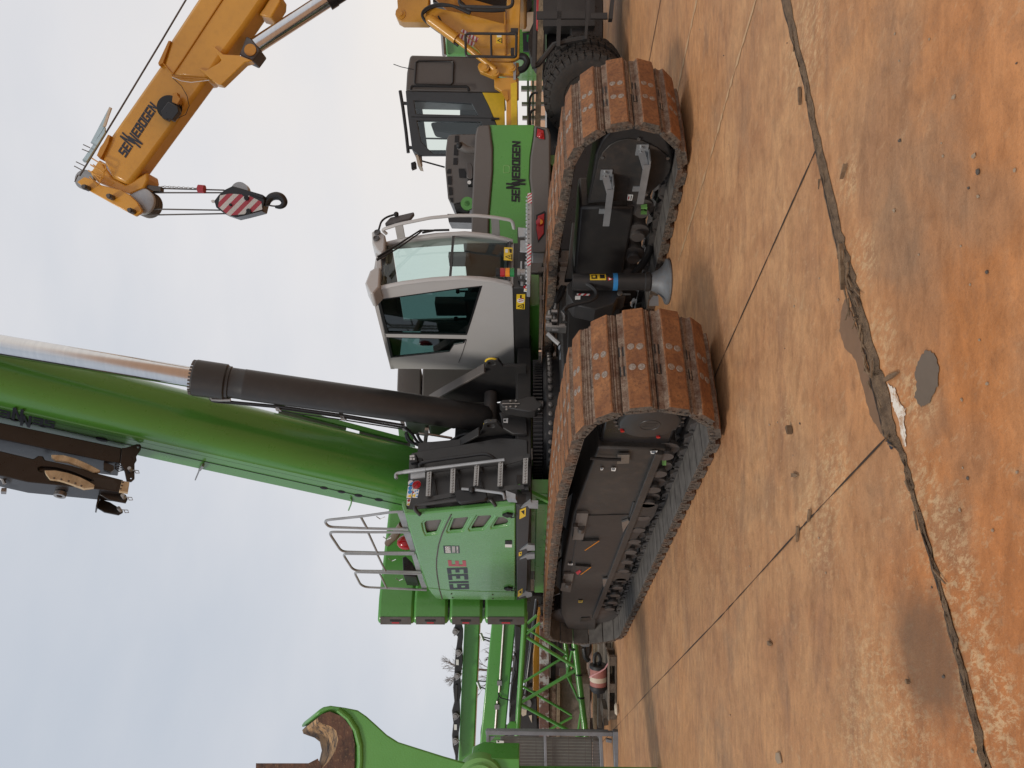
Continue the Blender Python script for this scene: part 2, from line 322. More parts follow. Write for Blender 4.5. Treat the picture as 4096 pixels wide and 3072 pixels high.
sdir = V((math.sin(SUN_AZ)*math.cos(SUN_EL), math.cos(SUN_AZ)*math.cos(SUN_EL), math.sin(SUN_EL)))
so.rotation_euler = sdir.to_track_quat('Z', 'Y').to_euler(); so.location = sdir*40
cd = bpy.data.cameras.new('camera'); cd.sensor_fit = 'HORIZONTAL'; cd.sensor_width = 36; cd.lens = 36*F/4096; cd.clip_end = 3000; cd.clip_start = .05
co = bpy.data.objects.new('camera', cd); COL.objects.link(co)
co.matrix_world = Matrix.Translation(CAM) @ Matrix((-_up, _r, -_view)).transposed().to_4x4()   # the photographer held the phone turned: the yard's up is the picture's left
SC.camera = co
SC.view_settings.view_transform = 'Standard'; SC.view_settings.look = 'None'; SC.view_settings.exposure = 0.0; SC.view_settings.gamma = 1; SC.view_settings.use_curve_mapping = False
SC.cycles.max_bounces = 7; SC.cycles.transparent_max_bounces = 12; SC.cycles.sample_clamp_indirect = 6
# ------------------------------------------------------------------ ground
t = NT('yard')
def near(x, y, r, soft=.5, wob=1.0):
    """a stain on the concrete round one spot"""
    d = t.n('ShaderNodeVectorMath', operation='DISTANCE'); t.set(d.inputs[0], t.pos); d.inputs[1].default_value = (x, y, 0)
    v = t.math('ADD', t.math('DIVIDE', d.outputs['Value'], r), t.math('MULTIPLY', t.math('SUBTRACT', wobn, .5), wob))
    return t.ramp(t.math('SUBTRACT', 1.5, v), [(.5 - soft/2, 0), (.5 + soft/2, 1)])
wobn = t.noise(3.5, 5, .6)
big = t.noise(.33, 4, .5, dist=.4); med = t.noise(1.5, 6, .62, dist=.5); fin = t.noise(9, 7, .68); grit = t.noise(75, 4, .7); grit2 = t.noise(260, 2, .6)
stre = t.noise(3.2, 8, .70, t.map2(YAW, (.30, 1.0, 1)), .5); stre2 = t.noise(11, 7, .72, t.map2(YAW, (.40, 1.0, 1)), .5)
flk = t.noise(15, 8, .76, t.map((1.25, .6, 1), (0, 0, math.radians(-24))), .3)
c = t.mix(t.ramp(med, [(.30, 0), (.70, 1)]), (.405, .190, .084), (.580, .315, .148))
c = t.mix(t.ramp(big, [(.46, 0), (.68, .75)]), c, (.560, .265, .105))
c = t.mix(t.ramp(stre, [(.50, 0), (.66, .6)]), c, (.295, .150, .080))
near_side = near(1.3, 1.5, 1.75, .9, .6)
c = t.mix(t.math('MULTIPLY', near_side, .85), c, t.mix(t.ramp(med, [(.35, 0), (.65, 1)]), (.50, .185, .052), (.60, .26, .10)))
near_left = near(*hit(W, 2, 0, 'O', 1500, 1350)[:2], .75, .8, .9)
c = t.mix(t.math('MULTIPLY', near_left, .8), c, (.47, .17, .050))
gs = t.ramp(t.noise(1.05, 6, .66, t.map((1, 1, 1), loc=(4, 7, 0)), .5), [(.55, 0), (.70, .42)])
c = t.mix(gs, c, (.255, .170, .110))
for (z_, x, y, r, a) in (('P', 950, 560, .38, .6), ('P', 1000, 1010, .24, .7), ('P', 1130, 830, .40, .5), ('P', 1090, 1300, .26, .4), ('P', 1400, 860, .16, .5), ('O', 1270, 640, .16, .6), ('O', 1180, 160, .12, .6), ('O', 620, 370, .22, .4), ('O', 1000, 480, .3, .45), ('O', 1340, 330, .14, .4)):
    c = t.mix(t.math('MULTIPLY', near(*hit(W, 2, 0, z_, x, y)[:2], r, .6, 1.5), a*.6), c, (.250, .165, .102))
flake = t.ramp(flk, [(.560, 0), (.620, .75)]); where = t.ramp(t.noise(.8, 4, .6, t.map((1, 1, 1), loc=(1, 2, 0))), [(.38, .10), (.60, .85)])
c = t.mix(t.math('MULTIPLY', flake, where), c, (.56, .345, .185))
flk2 = t.ramp(t.noise(26, 8, .8, t.map((1.2, .55, 1), (0, 0, math.radians(-24))), .3), [(.49, 0), (.57, .8)])
for (z_, x, y, r) in (('P', 640, 200, .34), ('P', 820, 760, .12), ('P', 880, 1080, .16), ('P', 960, 1400, .16), ('O', 1090, 40, .13), ('O', 1140, 110, .12), ('O', 1130, 480, .16), ('O', 1240, 700, .20), ('O', 1330, 1000, .18), ('O', 1400, 1330, .18), ('O', 1450, 1480, .2), ('O', 780, 370, .2), ('O', 580, 170, .12), ('O', 1000, 1560, .5), ('O', 700, 620, .3)):
    c = t.mix(t.math('MULTIPLY', t.math('MULTIPLY', flk2, near(*hit(W, 2, 0, z_, x, y)[:2], r, .7, 1.0)), .8), c, (.64, .42, .225))
c = t.mix(t.ramp(fin, [(.52, 0), (.72, .5)]), c, (.19, .098, .052))
c = t.mix(t.ramp(grit, [(.30, .32), (.46, 0)]), c, (.17, .085, .045)); c = t.mix(t.ramp(grit, [(.60, 0), (.76, .4)]), c, (.54, .36, .22))
c = t.mix(1.0, c, t.ramp(stre2, [(.30, (.76, .74, .72)), (.52, (1, 1, 1)), (.72, (1.20, 1.18, 1.15))]), 'MULTIPLY'); c = t.mix(1.0, c, t.ramp(fin, [(.32, (.80, .79, .78)), (.55, (1, 1, 1)), (.75, (1.15, 1.15, 1.15))]), 'MULTIPLY')
brn = near(*hit(W, 2, 0, 'O', 1165, 1190)[:2], .25, .7, .9)
c = t.mix(t.math('MULTIPLY', brn, .72), c, (.150, .088, .050))
col = c
r = t.math('ADD', t.math('MULTIPLY', fin, .3), .50)
bmp = t.math('ADD', t.math('MULTIPLY', flk, .5), t.math('ADD', t.math('MULTIPLY', fin, .7), t.math('MULTIPLY', grit, .35)))
t.bsdf(col, r, 0, t.bump(bmp, .45, .02), .35); t.done('yard')
b = MB(); n = 40
b.sheet([(-400, -400, 0), (400, -400, 0), (400, 700, 0), (-400, 700, 0)])
b.build('concrete_yard', 'yard', kind='structure')
t = NT('dirt'); a = t.noise(16, 7, .75); g = t.noise(90, 4, .7); c = t.mix(t.ramp(a, [(.32, 0), (.66, 1)]), (.125, .076, .045), (.33, .21, .12)); c = t.mix(t.ramp(g, [(.58, 0), (.72, .7)]), c, (.34, .22, .12)); t.bsdf(c, .95, 0, t.bump(t.math('ADD', a, g), 1, .03)); t.done('dirt')
flat('joint_black', (.035, .020, .012), .8); flat('wet', (.215, .120, .066), .42); flat('oil', (.155, .112, .080), .36)
t = NT('chalky'); a = t.noise(16, 8, .8, t.map((1, .6, 1)), .5); q = t.bsdf(t.mix(t.ramp(a, [(.42, 0), (.54, 1)]), (.42, .24, .13), (.74, .66, .56)), .85); t.done('chalky')
# the wide joint between two slabs: a strip of trodden dirt with a dark open edge
Lf = hp(W, 2, 0, 'P', [(500, -160), (545, 0), (640, 360), (690, 640), (760, 960), (820, 1200), (920, 1560)]) + hp(W, 2, 0, 'O', [(925, 0), (990, 260), (1060, 330), (1100, 480), (1225, 930), (1300, 1210), (1405, 1659), (1450, 1830)])
Rt = hp(W, 2, 0, 'P', [(545, -160), (582, 0), (660, 360), (722, 640), (798, 960), (868, 1200), (958, 1530)]) + hp(W, 2, 0, 'O', [(992, 0), (1038, 235), (1078, 330), (1116, 480), (1248, 930), (1328, 1210), (1440, 1659), (1490, 1830)])
def along(P, n):
    out = []
    for i in range(len(P) - 1):
        for k in range(n): out.append(P[i].lerp(P[i+1], k/n))
    return out + [P[-1]]
A_, B_ = along(Lf, 9), along(Rt, 9)
b = MB(); rnd = random.Random(3); rows = []
for i, (p, q) in enumerate(zip(A_, B_)):
    w = (q - p).length; row = []
    for k in range(7):
        f = k/6; j = rnd.uniform(-.012, .012)
        row.append(p.lerp(q, f) + V((j, j, .004 + (.5 - abs(f - .5))*rnd.uniform(.0, .028)*(1 if 0 < k < 6 else 0))))
    rows.append(b.vs(row))
for a_, c_ in zip(rows, rows[1:]):
    for k in range(6): b.f([a_[k], a_[k+1], c_[k+1], c_[k]])
b.build('dirt_strip', 'dirt', kind='structure', smooth=60)
def strip(name, mat, pts, w, z=.004, jit=.0):
    b = MB(); pts = along([V(p) for p in pts], 12); L = []; R = []
    for i, p in enumerate(pts):
        d = (pts[min(i+1, len(pts)-1)] - pts[max(i-1, 0)]); d.z = 0; d.normalize(); nrm = V((-d.y, d.x, 0)); ww = w*(1 + rnd.uniform(-jit, jit))
        L.append(V((p.x, p.y, z)) + nrm*ww/2); R.append(V((p.x, p.y, z)) - nrm*ww/2)
    l = b.vs(L); r_ = b.vs(R)
    for i in range(len(l) - 1): b.f([l[i], l[i+1], r_[i+1], r_[i]])
    return b.build(name, mat, kind='structure')
strip('slab_joint', 'joint_black', [p + V((-.004, -.012, 0)) for p in Lf], .010, .007, .6)
strip('slab_joint', 'joint_black', hp(W, 2, 0, 'O', [(1000, 265), (720, 560), (600, 690), (300, 1020), (0, 1332), (-210, 1560), (-330, 1690)]), .009, .004, .7)
strip('slab_joint', 'joint_black', hp(W, 2, 0, 'P', [(690, 622), (480, 1090), (300, 1490), (150, 1850)]), .012, .004, .6)
strip('slab_joint', 'joint_black', hp(W, 2, 0, 'P', [(60, -120), (45, 0), (0, 240), (-60, 560)]), .03, .004, .4)
flat('pale_edge', (.50, .31, .165), .8)
strip('slab_edge', 'pale_edge', hp(W, 2, 0, 'P', [(500, -180), (440, 0), (330, 370), (270, 590), (170, 920), (120, 1080)]), .030, .004, .9)
strip('slab_edge', 'pale_edge', hp(W, 2, 0, 'P', [(225, -100), (195, 0), (135, 280), (110, 400)]), .045, .004, .7)
def blotch(name, mat, pts, z):
    b = MB(); n = len(pts); P = []
    for i in range(n):
        for k in range(6):
            q = pts[i].lerp(pts[(i+1) % n], k/6); a, d = pts[i-1].lerp(pts[i], .5 + k/12), pts[(i+1) % n].lerp(pts[(i+2) % n], k/12)
            P.append(V((q.x + rnd.uniform(-.006, .006), q.y + rnd.uniform(-.006, .006), z)))
    b.sheet(P); return b.build(name, mat, kind='structure')
blotch('wet_patch', 'wet', hp(W, 2, 0, 'P', [(797, 1290), (812, 1240), (845, 1310), (880, 1430), (912, 1560), (945, 1690), (975, 1790), (962, 1800), (915, 1720), (888, 1610), (855, 1490), (810, 1440), (788, 1370)]), .0045)
blotch('oil_stain', 'oil', hp(W, 2, 0, 'P', [(1120, 1490), (1150, 1450), (1185, 1468), (1203, 1530), (1196, 1600), (1165, 1665), (1130, 1690), (1100, 1650), (1112, 1590), (1100, 1540)]), .0045)
blotch('oil_stain', 'navy', hp(W, 2, 0, 'O', [(998, 270), (1030, 240), (1045, 285), (1025, 318)]), .0052)
blotch('chalk_stain', 'chalky', hp(W, 2, 0, 'O', [(1008, 35), (1040, 60), (1060, 120), (1085, 150), (1078, 200), (1086, 260), (1083, 305), (1070, 290), (1060, 220), (1045, 170), (1025, 110)]), .0048)
# ================================================================== the crawler crane
crane = thing('crawler_crane', 'big green and grey telescopic crawler crane on rusty tracks filling the middle of the yard', 'crane', (4.75, 9.2, 0))
# ---- crawler tracks
def ypath(yf, yr, up=0):
    P = [(yr, .095)]
    P += [(yf + .53*math.cos(a), .625 + .53*math.sin(a)) for a in [(-90 - 180*k/16)*PI/180 for k in range(17)]]
    P += [(yf + .45, 1.185), (yf + 1.25, 1.238 + up), (yf + 2.8, 1.262 + up), (yr - 1.8, 1.272 + up)]
    P += [(yr + .58*math.cos(a), .675 + .58*math.sin(a)) for a in [(92 - 182*k/16)*PI/180 for k in range(17)]]
    return P
def sample(P, n):
    Q = [V((0, y, z)) for y, z in P]; Q.append(Q[0]); L = [0]
    for a, c in zip(Q, Q[1:]): L.append(L[-1] + (c - a).length)
    tot = L[-1]; out = []
    for i in range(n):
        s = tot*i/n; k = max(j for j in range(len(L) - 1) if L[j] <= s); a = (s - L[k])/max(L[k+1] - L[k], 1e-9)
        out.append(Q[k].lerp(Q[k+1], min(a, 1)))
    return out, tot
SHOE_W = .92
def shoe_mesh(pitch):
    b = MB(); s = pitch/.25
    prof = [(0, .016), (.009*s, .012), (.012*s, -.012), (.236*s, -.012), (.239*s, .012), (.25*s, .016), (.248*s, .038), (.212*s, .044), (.202*s, .058), (.197*s, .088), (.190*s, .095), (.047*s, .095), (.040*s, .089), (.037*s, .070), (.032*s, .066), (.030*s, .052), (.026*s, .061), (.017*s, .058), (.014*s, .042), (.004*s, .034)]
    N = 10; rows = []
    for k in range(N + 1):
        x = SHOE_W*(k/N - .5); edge = min(k, N - k) == 0
        rows.append(b.vs([V((x, y, z*(.93 if edge and z > .05 else 1))) for y, z in prof]))
    n = len(prof)
    for r0, r1 in zip(rows, rows[1:]):
        for j in range(n):
            z0, z1 = prof[j][1], prof[(j+1) % n][1]
            b.use('rust_pad' if min(z0, z1) > .075 else ('rust_ledge' if max(z0, z1) > .03 and j > 4 else 'shoe_inside'))
            b.f([r0[j], r0[(j+1) % n], r1[(j+1) % n], r1[j]])
    b.use('dark_steel')
    for x in (-.13, .10):
        b.prism([V((x, .012*s, -.013)), V((x, .075*s, -.075)), V((x, .125*s, -.066)), V((x, .175*s, -.075)), V((x, .238*s, -.013))], (.035, 0, 0)); b.cyl((x - .015, .075*s, -.045), (x + .05, .075*s, -.045), .020, n=8)
    b.use('shoe_end'); b.f(rows[0]); b.f(rows[-1][::-1])
    b.use('bolt')
    for x in (-.105, .085):
        for y in (.085, .152): b.cyl((x + (.008 if y > .1 else 0), y*s, .094), (x + (.008 if y > .1 else 0), y*s, .0985), .031, .027, 12)
    b.use('black')
    for x in (-.10, .085): b.prism([V((x - .045, .209*s, .043)), V((x + .045, .209*s, .043)), V((x + .045, .249*s, .0385)), V((x - .045, .249*s, .0385))], (0, 0, .004))  # chain slots are not cut: raised black patches paint their inner shade
    b.use('rust_ledge'); b.cyl((-.145, .231*s, .040), (.13, .231*s, .040), .011, n=8)
    b.use('shoe_end')
    for sx in (-1, 1):
        for y in (.03, .085, .14, .20): b.box((sx*SHOE_W/2 - .008, (y - .012)*s, .004), (sx*SHOE_W/2 + .010, (y + .016)*s, .034))
    me = bpy.data.meshes.new('track_shoe'); bmesh.ops.recalc_face_normals(b.bm, faces=b.bm.faces); b.bm.to_mesh(me); b.bm.free()
    for m in [b.mats[1]] + b.mats[1:]: me.materials.append(MAT[m])
    me.shade_smooth(); me.set_sharp_from_angle(angle=math.radians(28)); return me
def crawler(x0, yf, yr, keep):
    """one crawler: a chain of shoes round sprocket and idler; keep(i, n) tells the shoes built one by one"""
    P = ypath(yf, yr, .025 if x0 > 4 else 0); n = 67; pts, tot = sample(P, n); me = shoe_mesh(tot/n*1.0)
    b = MB()
    for dx in (.0,):
        R = []
        for i in range(n):
            d = (pts[(i+1) % n] - pts[i-1]).normalized(); nrm = V((0, -d.z, d.y)); nrm = -nrm if True else nrm
            c = pts[i]; inn = V((0, d.z, -d.y))
            o = -1 if (c + inn*.1 - V((0, (yf + yr)/2, .65))).length > (c - V((0, (yf + yr)/2, .65))).length else 1
            R.append([V((x0 + SHOE_W/2 + dx, c.y, c.z)) + inn*o*q + V((w, 0, 0)) for q, w in ((.012, -.03), (.05, -.03), (.05, .03), (.012, .03))])
        b.rings(R, closed=True)
    tr = b.build('crawler_track', 'dark_steel', crane)
    rest = None
    for i in range(n):
        a, c = pts[i], pts[(i+1) % n]; d = (c - a).normalized(); up = V((0, -d.z, d.y))
        mid = (a + c)/2; ctr = V((0, min(max(mid.y, yf), yr), .65))
        if up.dot(mid - ctr) < 0: up = -up
        ax = d.cross(up)
        M = Matrix((ax, d, up)).transposed().to_4x4(); loc = V((x0 + SHOE_W/2, a.y, a.z))
        if keep(i, n, mid):
            o = bpy.data.objects.new('track_shoe', me); COL.objects.link(o); o.parent = tr
            o.matrix_world = Matrix.Translation(loc) @ M; o.rotation_euler = M.to_euler(); o.location = loc - WPOS[tr]; WPOS[o] = loc
        else:
            rest = rest or bmesh.new(); k = len(rest.verts); rest.from_mesh(me); rest.verts.ensure_lookup_table()
            bmesh.ops.transform(rest, matrix=Matrix.Translation(loc - WPOS[tr]) @ M, verts=rest.verts[k:])
    if rest:
        m2 = bpy.data.meshes.new('track_shoe_run'); rest.to_mesh(m2); rest.free()
        for m in me.materials: m2.materials.append(m)
        m2.shade_smooth(); m2.set_sharp_from_angle(angle=math.radians(28))
        o = bpy.data.objects.new('track_shoe_run', m2); COL.objects.link(o); o.parent = tr; o['kind'] = 'stuff'; WPOS[o] = WPOS[tr]
    return tr
XL, XR = 2.80, 5.72
left = crawler(XL, 5.69, 12.88, lambda i, n, m: True); left['label'] = 'near crawler track, seen from its outer side'
right = crawler(XR, 5.50, 12.70, lambda i, n, m: m.y < 6.9 and m.z > .0); right['label'] = 'far crawler track behind the stabiliser leg'
# ---- track frames, drives, rollers
b = MB(W); OUT = hp(W, 0, 3.02, 'M', [(865, 640), (1475, 660)]) + hp(W, 0, 3.02, 'F', [(695, 1200), (688, 1285), (460, 1280), (398, 1150), (415, 770), (500, 330), (620, 0)])
b.prism(OUT, (.56, 0, 0))
b.use('anthracite_dusty'); fr = b.build('track_frame', 'anthracite_dusty', crane, bevel=.02)
def on_l(pts, z, d=.02, name=None, mat='anthracite', par=None, bev=0.0, x=3.02):
    q = MB(W); q.prism(hp(W, 0, x, z, pts), (-d, 0, 0)); return q.build(name, mat, par or fr, bevel=bev)
b = MB(W); q = hp(W, 0, 3.02, 'M', [(1440, 668)]) + hp(W, 0, 3.02, 'F', [(700, 1165)])
b.prism([q[0], q[1], q[1] + V((0, 0, .075)), q[0] + V((0, 0, .075))], (-.045, 0, 0)); b.build('flange', 'anthracite_dusty', fr, bevel=.006)
on_l([(640, 330), (1190, 315), (950, 620), (925, 800), (480, 805), (560, 300)], 'F', .012, 'side_cover', 'anthracite', bev=.004)
for P in ([(530, 295), (630, 295), (585, 515), (495, 515)], [(425, 800), (510, 800), (480, 955), (395, 940)]):
    on_l(P, 'F', .035, 'latch_plate', 'taupe', bev=.004)
    c = sum(hp(W, 0, 2.985, 'F', P), V())/4
    q = MB(W); q.cyl(c + V((0, -.03, .05)), c + V((-.05, -.03, .05)), .028, n=8); q.cyl(c + V((-.02, .04, -.02)), c + V((-.02, .16, -.02)), .04, n=12); q.build('latch', 'dark_steel', fr)
for P in ([(905, 380), (960, 360), (970, 372), (915, 465)], [(745, 855), (790, 850), (795, 860), (755, 920)]):
    q = MB(W); pts = hp(W, 0, 3.0, 'F', P); q.prism(pts, (-.02, 0, 0)); q.build('hinge', 'steel', fr)
for P in ([(575, 530), (718, 525), (600, 605), (580, 600)], [(522, 735), (650, 745), (565, 808), (525, 790)]):
    q = MB(W); pts = hp(W, 0, 3.005, 'F', P); q.prism(pts, (-.03, 0, 0)); c = pts[2]; q.use('amber'); e = (pts[1] - pts[2]).normalized(); q.bar(pts[2] + V((-.031, 0, 0)), pts[1] + V((-.031, 0, 0)), .009, .006, (1, 0, 0)); q.build('lashing_lug', 'anthracite', fr, bevel=0)
q = MB(W); P = hp(W, 0, 3.0, 'F', [(525, 790), (560, 770), (570, 782), (540, 808)]); q.prism(P, (-.035, 0, 0)); q.build('rag_tie', 'red_stripe', fr)
for P in ([(398, 240), (520, 130), (500, 360), (490, 500), (400, 400)], [(325, 890), (340, 780), (410, 690), (400, 820), (395, 950)]):
    q = MB(W); q.prism(hp(W, 0, 3.25, 'F', P), (.04, 0, 0)); q.build('guide_plate', 'anthracite', fr)
q = MB(W); P = hp(W, 0, 3.0, 'M', [(1040, 690), (1145, 688), (1140, 765), (1035, 770)]); q.prism(P, (-.02, 0, 0)); q.build('grease_plate', 'steel', fr)
q = MB(W); P = hp(W, 0, 2.97, 'M', [(795, 735), (940, 745), (1070, 750)]); q.tube(P, .016, 8); q.build('grease_hose', 'hose', fr)
for z, P, m in (('M', [(1330, 672), (1393, 668), (1385, 695), (1335, 694)], 'white'), ('M', [(985, 820), (1028, 820), (1020, 848), (985, 846)], 'white'), ('M', [(890, 820), (915, 820), (910, 838), (890, 840)], 'white'), ('F', [(460, 730), (500, 732), (498, 746), (460, 744)], 'white'), ('F', [(547, 1040), (583, 1040), (580, 1057), (547, 1058)], 'sticker_yellow')):
    q = MB(W); q.prism(hp(W, 0, 3.005, z, P), (-.004, 0, 0))
    c_ = hp(W, 0, 3.0005, z, P); q.use('logo_grey')
    for k in range(3):
        a_, b_ = c_[0].lerp(c_[3], .25 + .22*k), c_[1].lerp(c_[2], .25 + .22*k); q.bar(a_.lerp(b_, .15), a_.lerp(b_, .8), .008, .004, (1, 0, 0))
    q.build('sticker', m, fr)
on_l([(1030, 1240), (1090, 1235)] and [(570, 1180), (640, 1175), (640, 1205), (560, 1210)], 'F', .014, 'access_plate', 'black_paint')
for P in ([(1430, 690), (1470, 670), (1470, 800), (1435, 800)],):
    q = MB(W); q.prism(hp(W, 0, 3.05, 'M', P), (.03, 0, 0)); q.build('end_plate', 'pale_green', fr)
# final drive of the near track
hc = V((0, 5.68, .585)); b = MB(W)
b.lathe([(.30, .25), (.30, .10), (.295, .07), (.262, .065), (.262, .03), (.25, .012), (.22, .0), (.08, -.004), (.0, -.004)], (2.95, hc.y, hc.z), (1, 0, 0), 40)
hub = b.build('final_drive', 'anthracite', crane)
for k in range(26):
    a = 2*PI*k/26; q = MB(W); q.cyl((3.012, hc.y + .281*math.cos(a), hc.z + .281*math.sin(a)), (2.992, hc.y + .281*math.cos(a), hc.z + .281*math.sin(a)), .017, n=6); q.build('hub_bolt', 'dark_steel', hub)
q = MB(W); q.tube([(2.948, hc.y + .085*math.cos(t), hc.z + .085*math.sin(t)) for t in [2*PI*k/24 for k in range(24)]], .006, 6, True)
for dy in (-.03, 0, .03): q.bar((2.948, hc.y + dy, hc.z - .05 + dy*.4), (2.948, hc.y + dy, hc.z + .045 + dy*.4), .010, .008, (1, 0, 0))
q.build('emblem', 'anthracite', hub)
for a in (-1.55, -.05 + PI*.02, 2.3):
    q = MB(W); q.cyl((2.965, hc.y + .24*math.sin(a + 2.0), hc.z + .24*math.cos(a + 2.0)), (2.94, hc.y + .24*math.sin(a + 2.0), hc.z + .24*math.cos(a + 2.0)), .018, n=8); q.build('drain_plug', 'lamp_red' if a < 2 else 'anthracite', hub)
b = MB(W)
R = []
for k in range(44):
    a = 2*PI*k/44; rr = .50 if k % 4 in (0, 1) else .44
    R.append((5.69 + rr*math.cos(a), .625 + rr*math.sin(a)))
b.prism([V((3.20, y, z)) for y, z in R], (.12, 0, 0)); b.build('sprocket', 'dark_steel', crane)
b = MB(W); b.box((3.08, 5.45, .30), (3.6, 6.35, .95)); b.build('drive_housing', 'black_paint', crane, bevel=.03)
for x0, y0, y1 in ((3.02, 6.42, 12.3), (5.95, 6.35, 12.1)):
    k = 0; y = y0
    while y < y1:
        b = MB(W); b.lathe([(.04, 0), (.075, .0), (.08, .03), (.06, .04), (.06, .07), (.135, .08), (.135, .12), (.11, .13), (.11, .32), (.135, .33), (.135, .38)], (x0 - .02, y, .335), (1, 0, 0), 16); b.box((x0 + .05, y - .07, .36), (x0 + .11, y + .07, .50))
        b.build('roller', 'dark_steel', crane); y += .395
for y in (7.55, 10.0):
    b = MB(W); b.prism([V((3.0, y, .50)), V((3.0, y + .42, .50)), V((3.0, y + .40, .22)), V((3.0, y + .04, .22))], (.05, 0, 0)); b.build('chain_guide', 'anthracite', crane, bevel=.01)
for yr, x0 in ((12.88, 2.8), (12.70, 5.72)):
    b = MB(W); b.lathe([(.06, 0), (.5, .02), (.56, .06), (.56, .3), (.5, .34), (.06, .36)], (x0 + .28, yr, .675), (1, 0, 0), 32); b.build('idler', 'dark_steel', crane)
# right track: inner side with drive cover and steps
b = MB(W); P = hp(W, 0, 5.93, 'B', [(620, 1380), (690, 960), (740, 850), (800, 785), (880, 722), (960, 700), (1080, 705), (1190, 740), (1250, 800), (1290, 880), (1315, 960), (1322, 1040), (1318, 1090), (1180, 1262), (1090, 1345)])
b.prism(P, (.35, 0, 0)); cov = b.build('drive_cover', 'anthracite', crane, bevel=.02)
b = MB(W); P = hp(W, 0, 5.93, 'B', [(645, 1340), (700, 1085), (715, 1010), (750, 945), (800, 890), (870, 850), (960, 832), (1080, 850), (1200, 908), (1280, 972), (1308, 1040), (1300, 1110), (1250, 1185), (1180, 1245), (1100, 1305), (1040, 1348)])
b.prism(P, (-.014, 0, 0)); b.build('cover_plate', 'anthracite_dusty', cov, bevel=.004)
q = MB(W)
for p in ((745, 992), (1047, 838), (1288, 998), (1110, 1300)):
    c = hit(W, 0, 5.915, 'B', *p); q.cyl(c, c - V((.012, 0, 0)), .018, n=8)
q.build('cover_bolt', 'steel', cov)
def step(p0, p1, h):
    s = thing_part = None
    a, c = hit(W, 0, 5.915, 'B', *p0), hit(W, 0, 5.915, 'B', *p1)
    b = MB(W); yl, yh = min(a.y, c.y), max(a.y, c.y); z = (a.z + c.z)/2
    # perforated tread bent from sheet: back plate, tread with teeth, end gussets and a slotted front bar
    b.box((5.90, yl, z - .02), (5.912, yl + .14, z + .10)); b.box((5.902, yh - .07, z - .01), (5.914, yh, z + .07))
    b.box((5.73, yl + .06, z - .035), (5.90, yh, z - .022)); b.box((5.72, yl + .10, z - .035), (5.732, yh, z + .035)); b.bar((5.90, yl + .08, z + .05), (5.73, yl + .16, z), .012, .07)
    for k in range(14):
        for j in range(3): b.cyl((5.76 + j*.05, yl + .14 + k*(yh - yl - .18)/14, z - .023), (5.76 + j*.05, yl + .14 + k*(yh - yl - .18)/14, z - .008), .011, .005, n=5)
    for dy in (.03, .09): b.cyl((5.90, yl + dy, z + .05), (5.875, yl + dy, z + .05), .018, n=6)
    b.build('step', 'galvanised', cov)
step((1080, 880), (1080, 1270), 0); step((790, 1090), (790, 1455), 0)
q = MB(W); P = hp(W, 0, 5.93, 'B', [(955, 1292), (1000, 1295), (990, 1342), (950, 1340)]); q.prism(P, (-.02, 0, 0)); c = sum(P, V())/4; q.use('lamp_red'); q.box((5.905, c.y - .02, c.z + .01), (5.909, c.y + .02, c.z + .02)); q.use('black'); q.box((5.905, c.y - .03, c.z - .015), (5.909, c.y + .03, c.z - .007)); q.build('sticker', 'white', cov)
b = MB(W); b.box((5.98, 6.3, .42), (6.45, 12.5, 1.03)); b.build('track_frame', 'anthracite', crane, bevel=.03)
b = MB(W); P = hp(W, 0, 5.98, 'B', [(1060, 1440), (1110, 1440), (1115, 1380), (1065, 1390)]); b.prism(P, (-.05, 0, 0)); b.build('end_plate', 'pale_green', crane)
# ---- carbody between the tracks
b = MB(W); b.box((3.62, 7.75, .42), (5.95, 10.7, 1.20)); b.box((3.5, 7.95, .52), (6.1, 8.75, 1.05)); b.box((3.5, 9.7, .52), (6.1, 10.5, 1.05)); cb = b.build('carbody', 'anthracite', crane, bevel=.03)
b = MB(W); b.prism(hp(W, 1, 7.72, 'L', [(585, 820), (600, 560), (830, 560), (1120, 810), (1120, 880), (1100, 1100), (1000, 1560), (560, 1560)]), (0, .05, 0)); b.build('front_plate', 'anthracite', cb, bevel=.01)
P = hp(W, 1, 7.66, 'L', [(620, -30), (575, 400), (540, 560), (1210, 530), (1245, 330), (1290, -30)])
b = MB(W); b.prism(P, (0, .08, 0)); b.build('front_plate', 'anthracite', cb, bevel=.012)
b = MB(W); P = hp(W, 1, 7.64, 'L', [(850, 210), (960, 208), (958, 265), (850, 262)]); b.prism(P, (0, -.04, 0)); b.build('stop_block', 'anthracite_dusty', cb, bevel=.006)
b = MB(W); P = hp(W, 1, 7.62, 'L', [(1250, 300), (1300, -30), (1330, -30), (1280, 310)]); b.prism(P, (0, -.05, 0)); b.build('gusset', 'anthracite', cb)
# stabiliser leg
pc = hit(W, 2, 0, 'L', 1625, 590); jx, jy = pc.x, pc.y
b = MB(W); b.cyl((jx, jy, .20), (jx, jy, 1.09), .098, n=28); b.lathe([(.098, 0), (.112, .01), (.112, .06), (.098, .07)], (jx, jy, .21), (0, 0, 1)); jack = b.build('stabiliser_leg', 'anthracite', crane)
b = MB(W); b.lathe([(.255, 0), (.262, .012), (.258, .03), (.19, .06), (.15, .10), (.12, .155), (.10, .20), (.0, .20)], (jx, jy, .003), (0, 0, 1), 36); b.build('foot_pad', 'pad_grey', jack)
b = MB(W); b.lathe([(.0985, 0), (.1005, 0), (.1005, .052), (.0985, .052)], (jx, jy, .585), (0, 0, 1), 28); b.build('blue_band', 'blue', jack)
cdir = (V((CAM.x - jx, CAM.y - jy, 0))).normalized(); sdv = V((-cdir.y, cdir.x, 0))
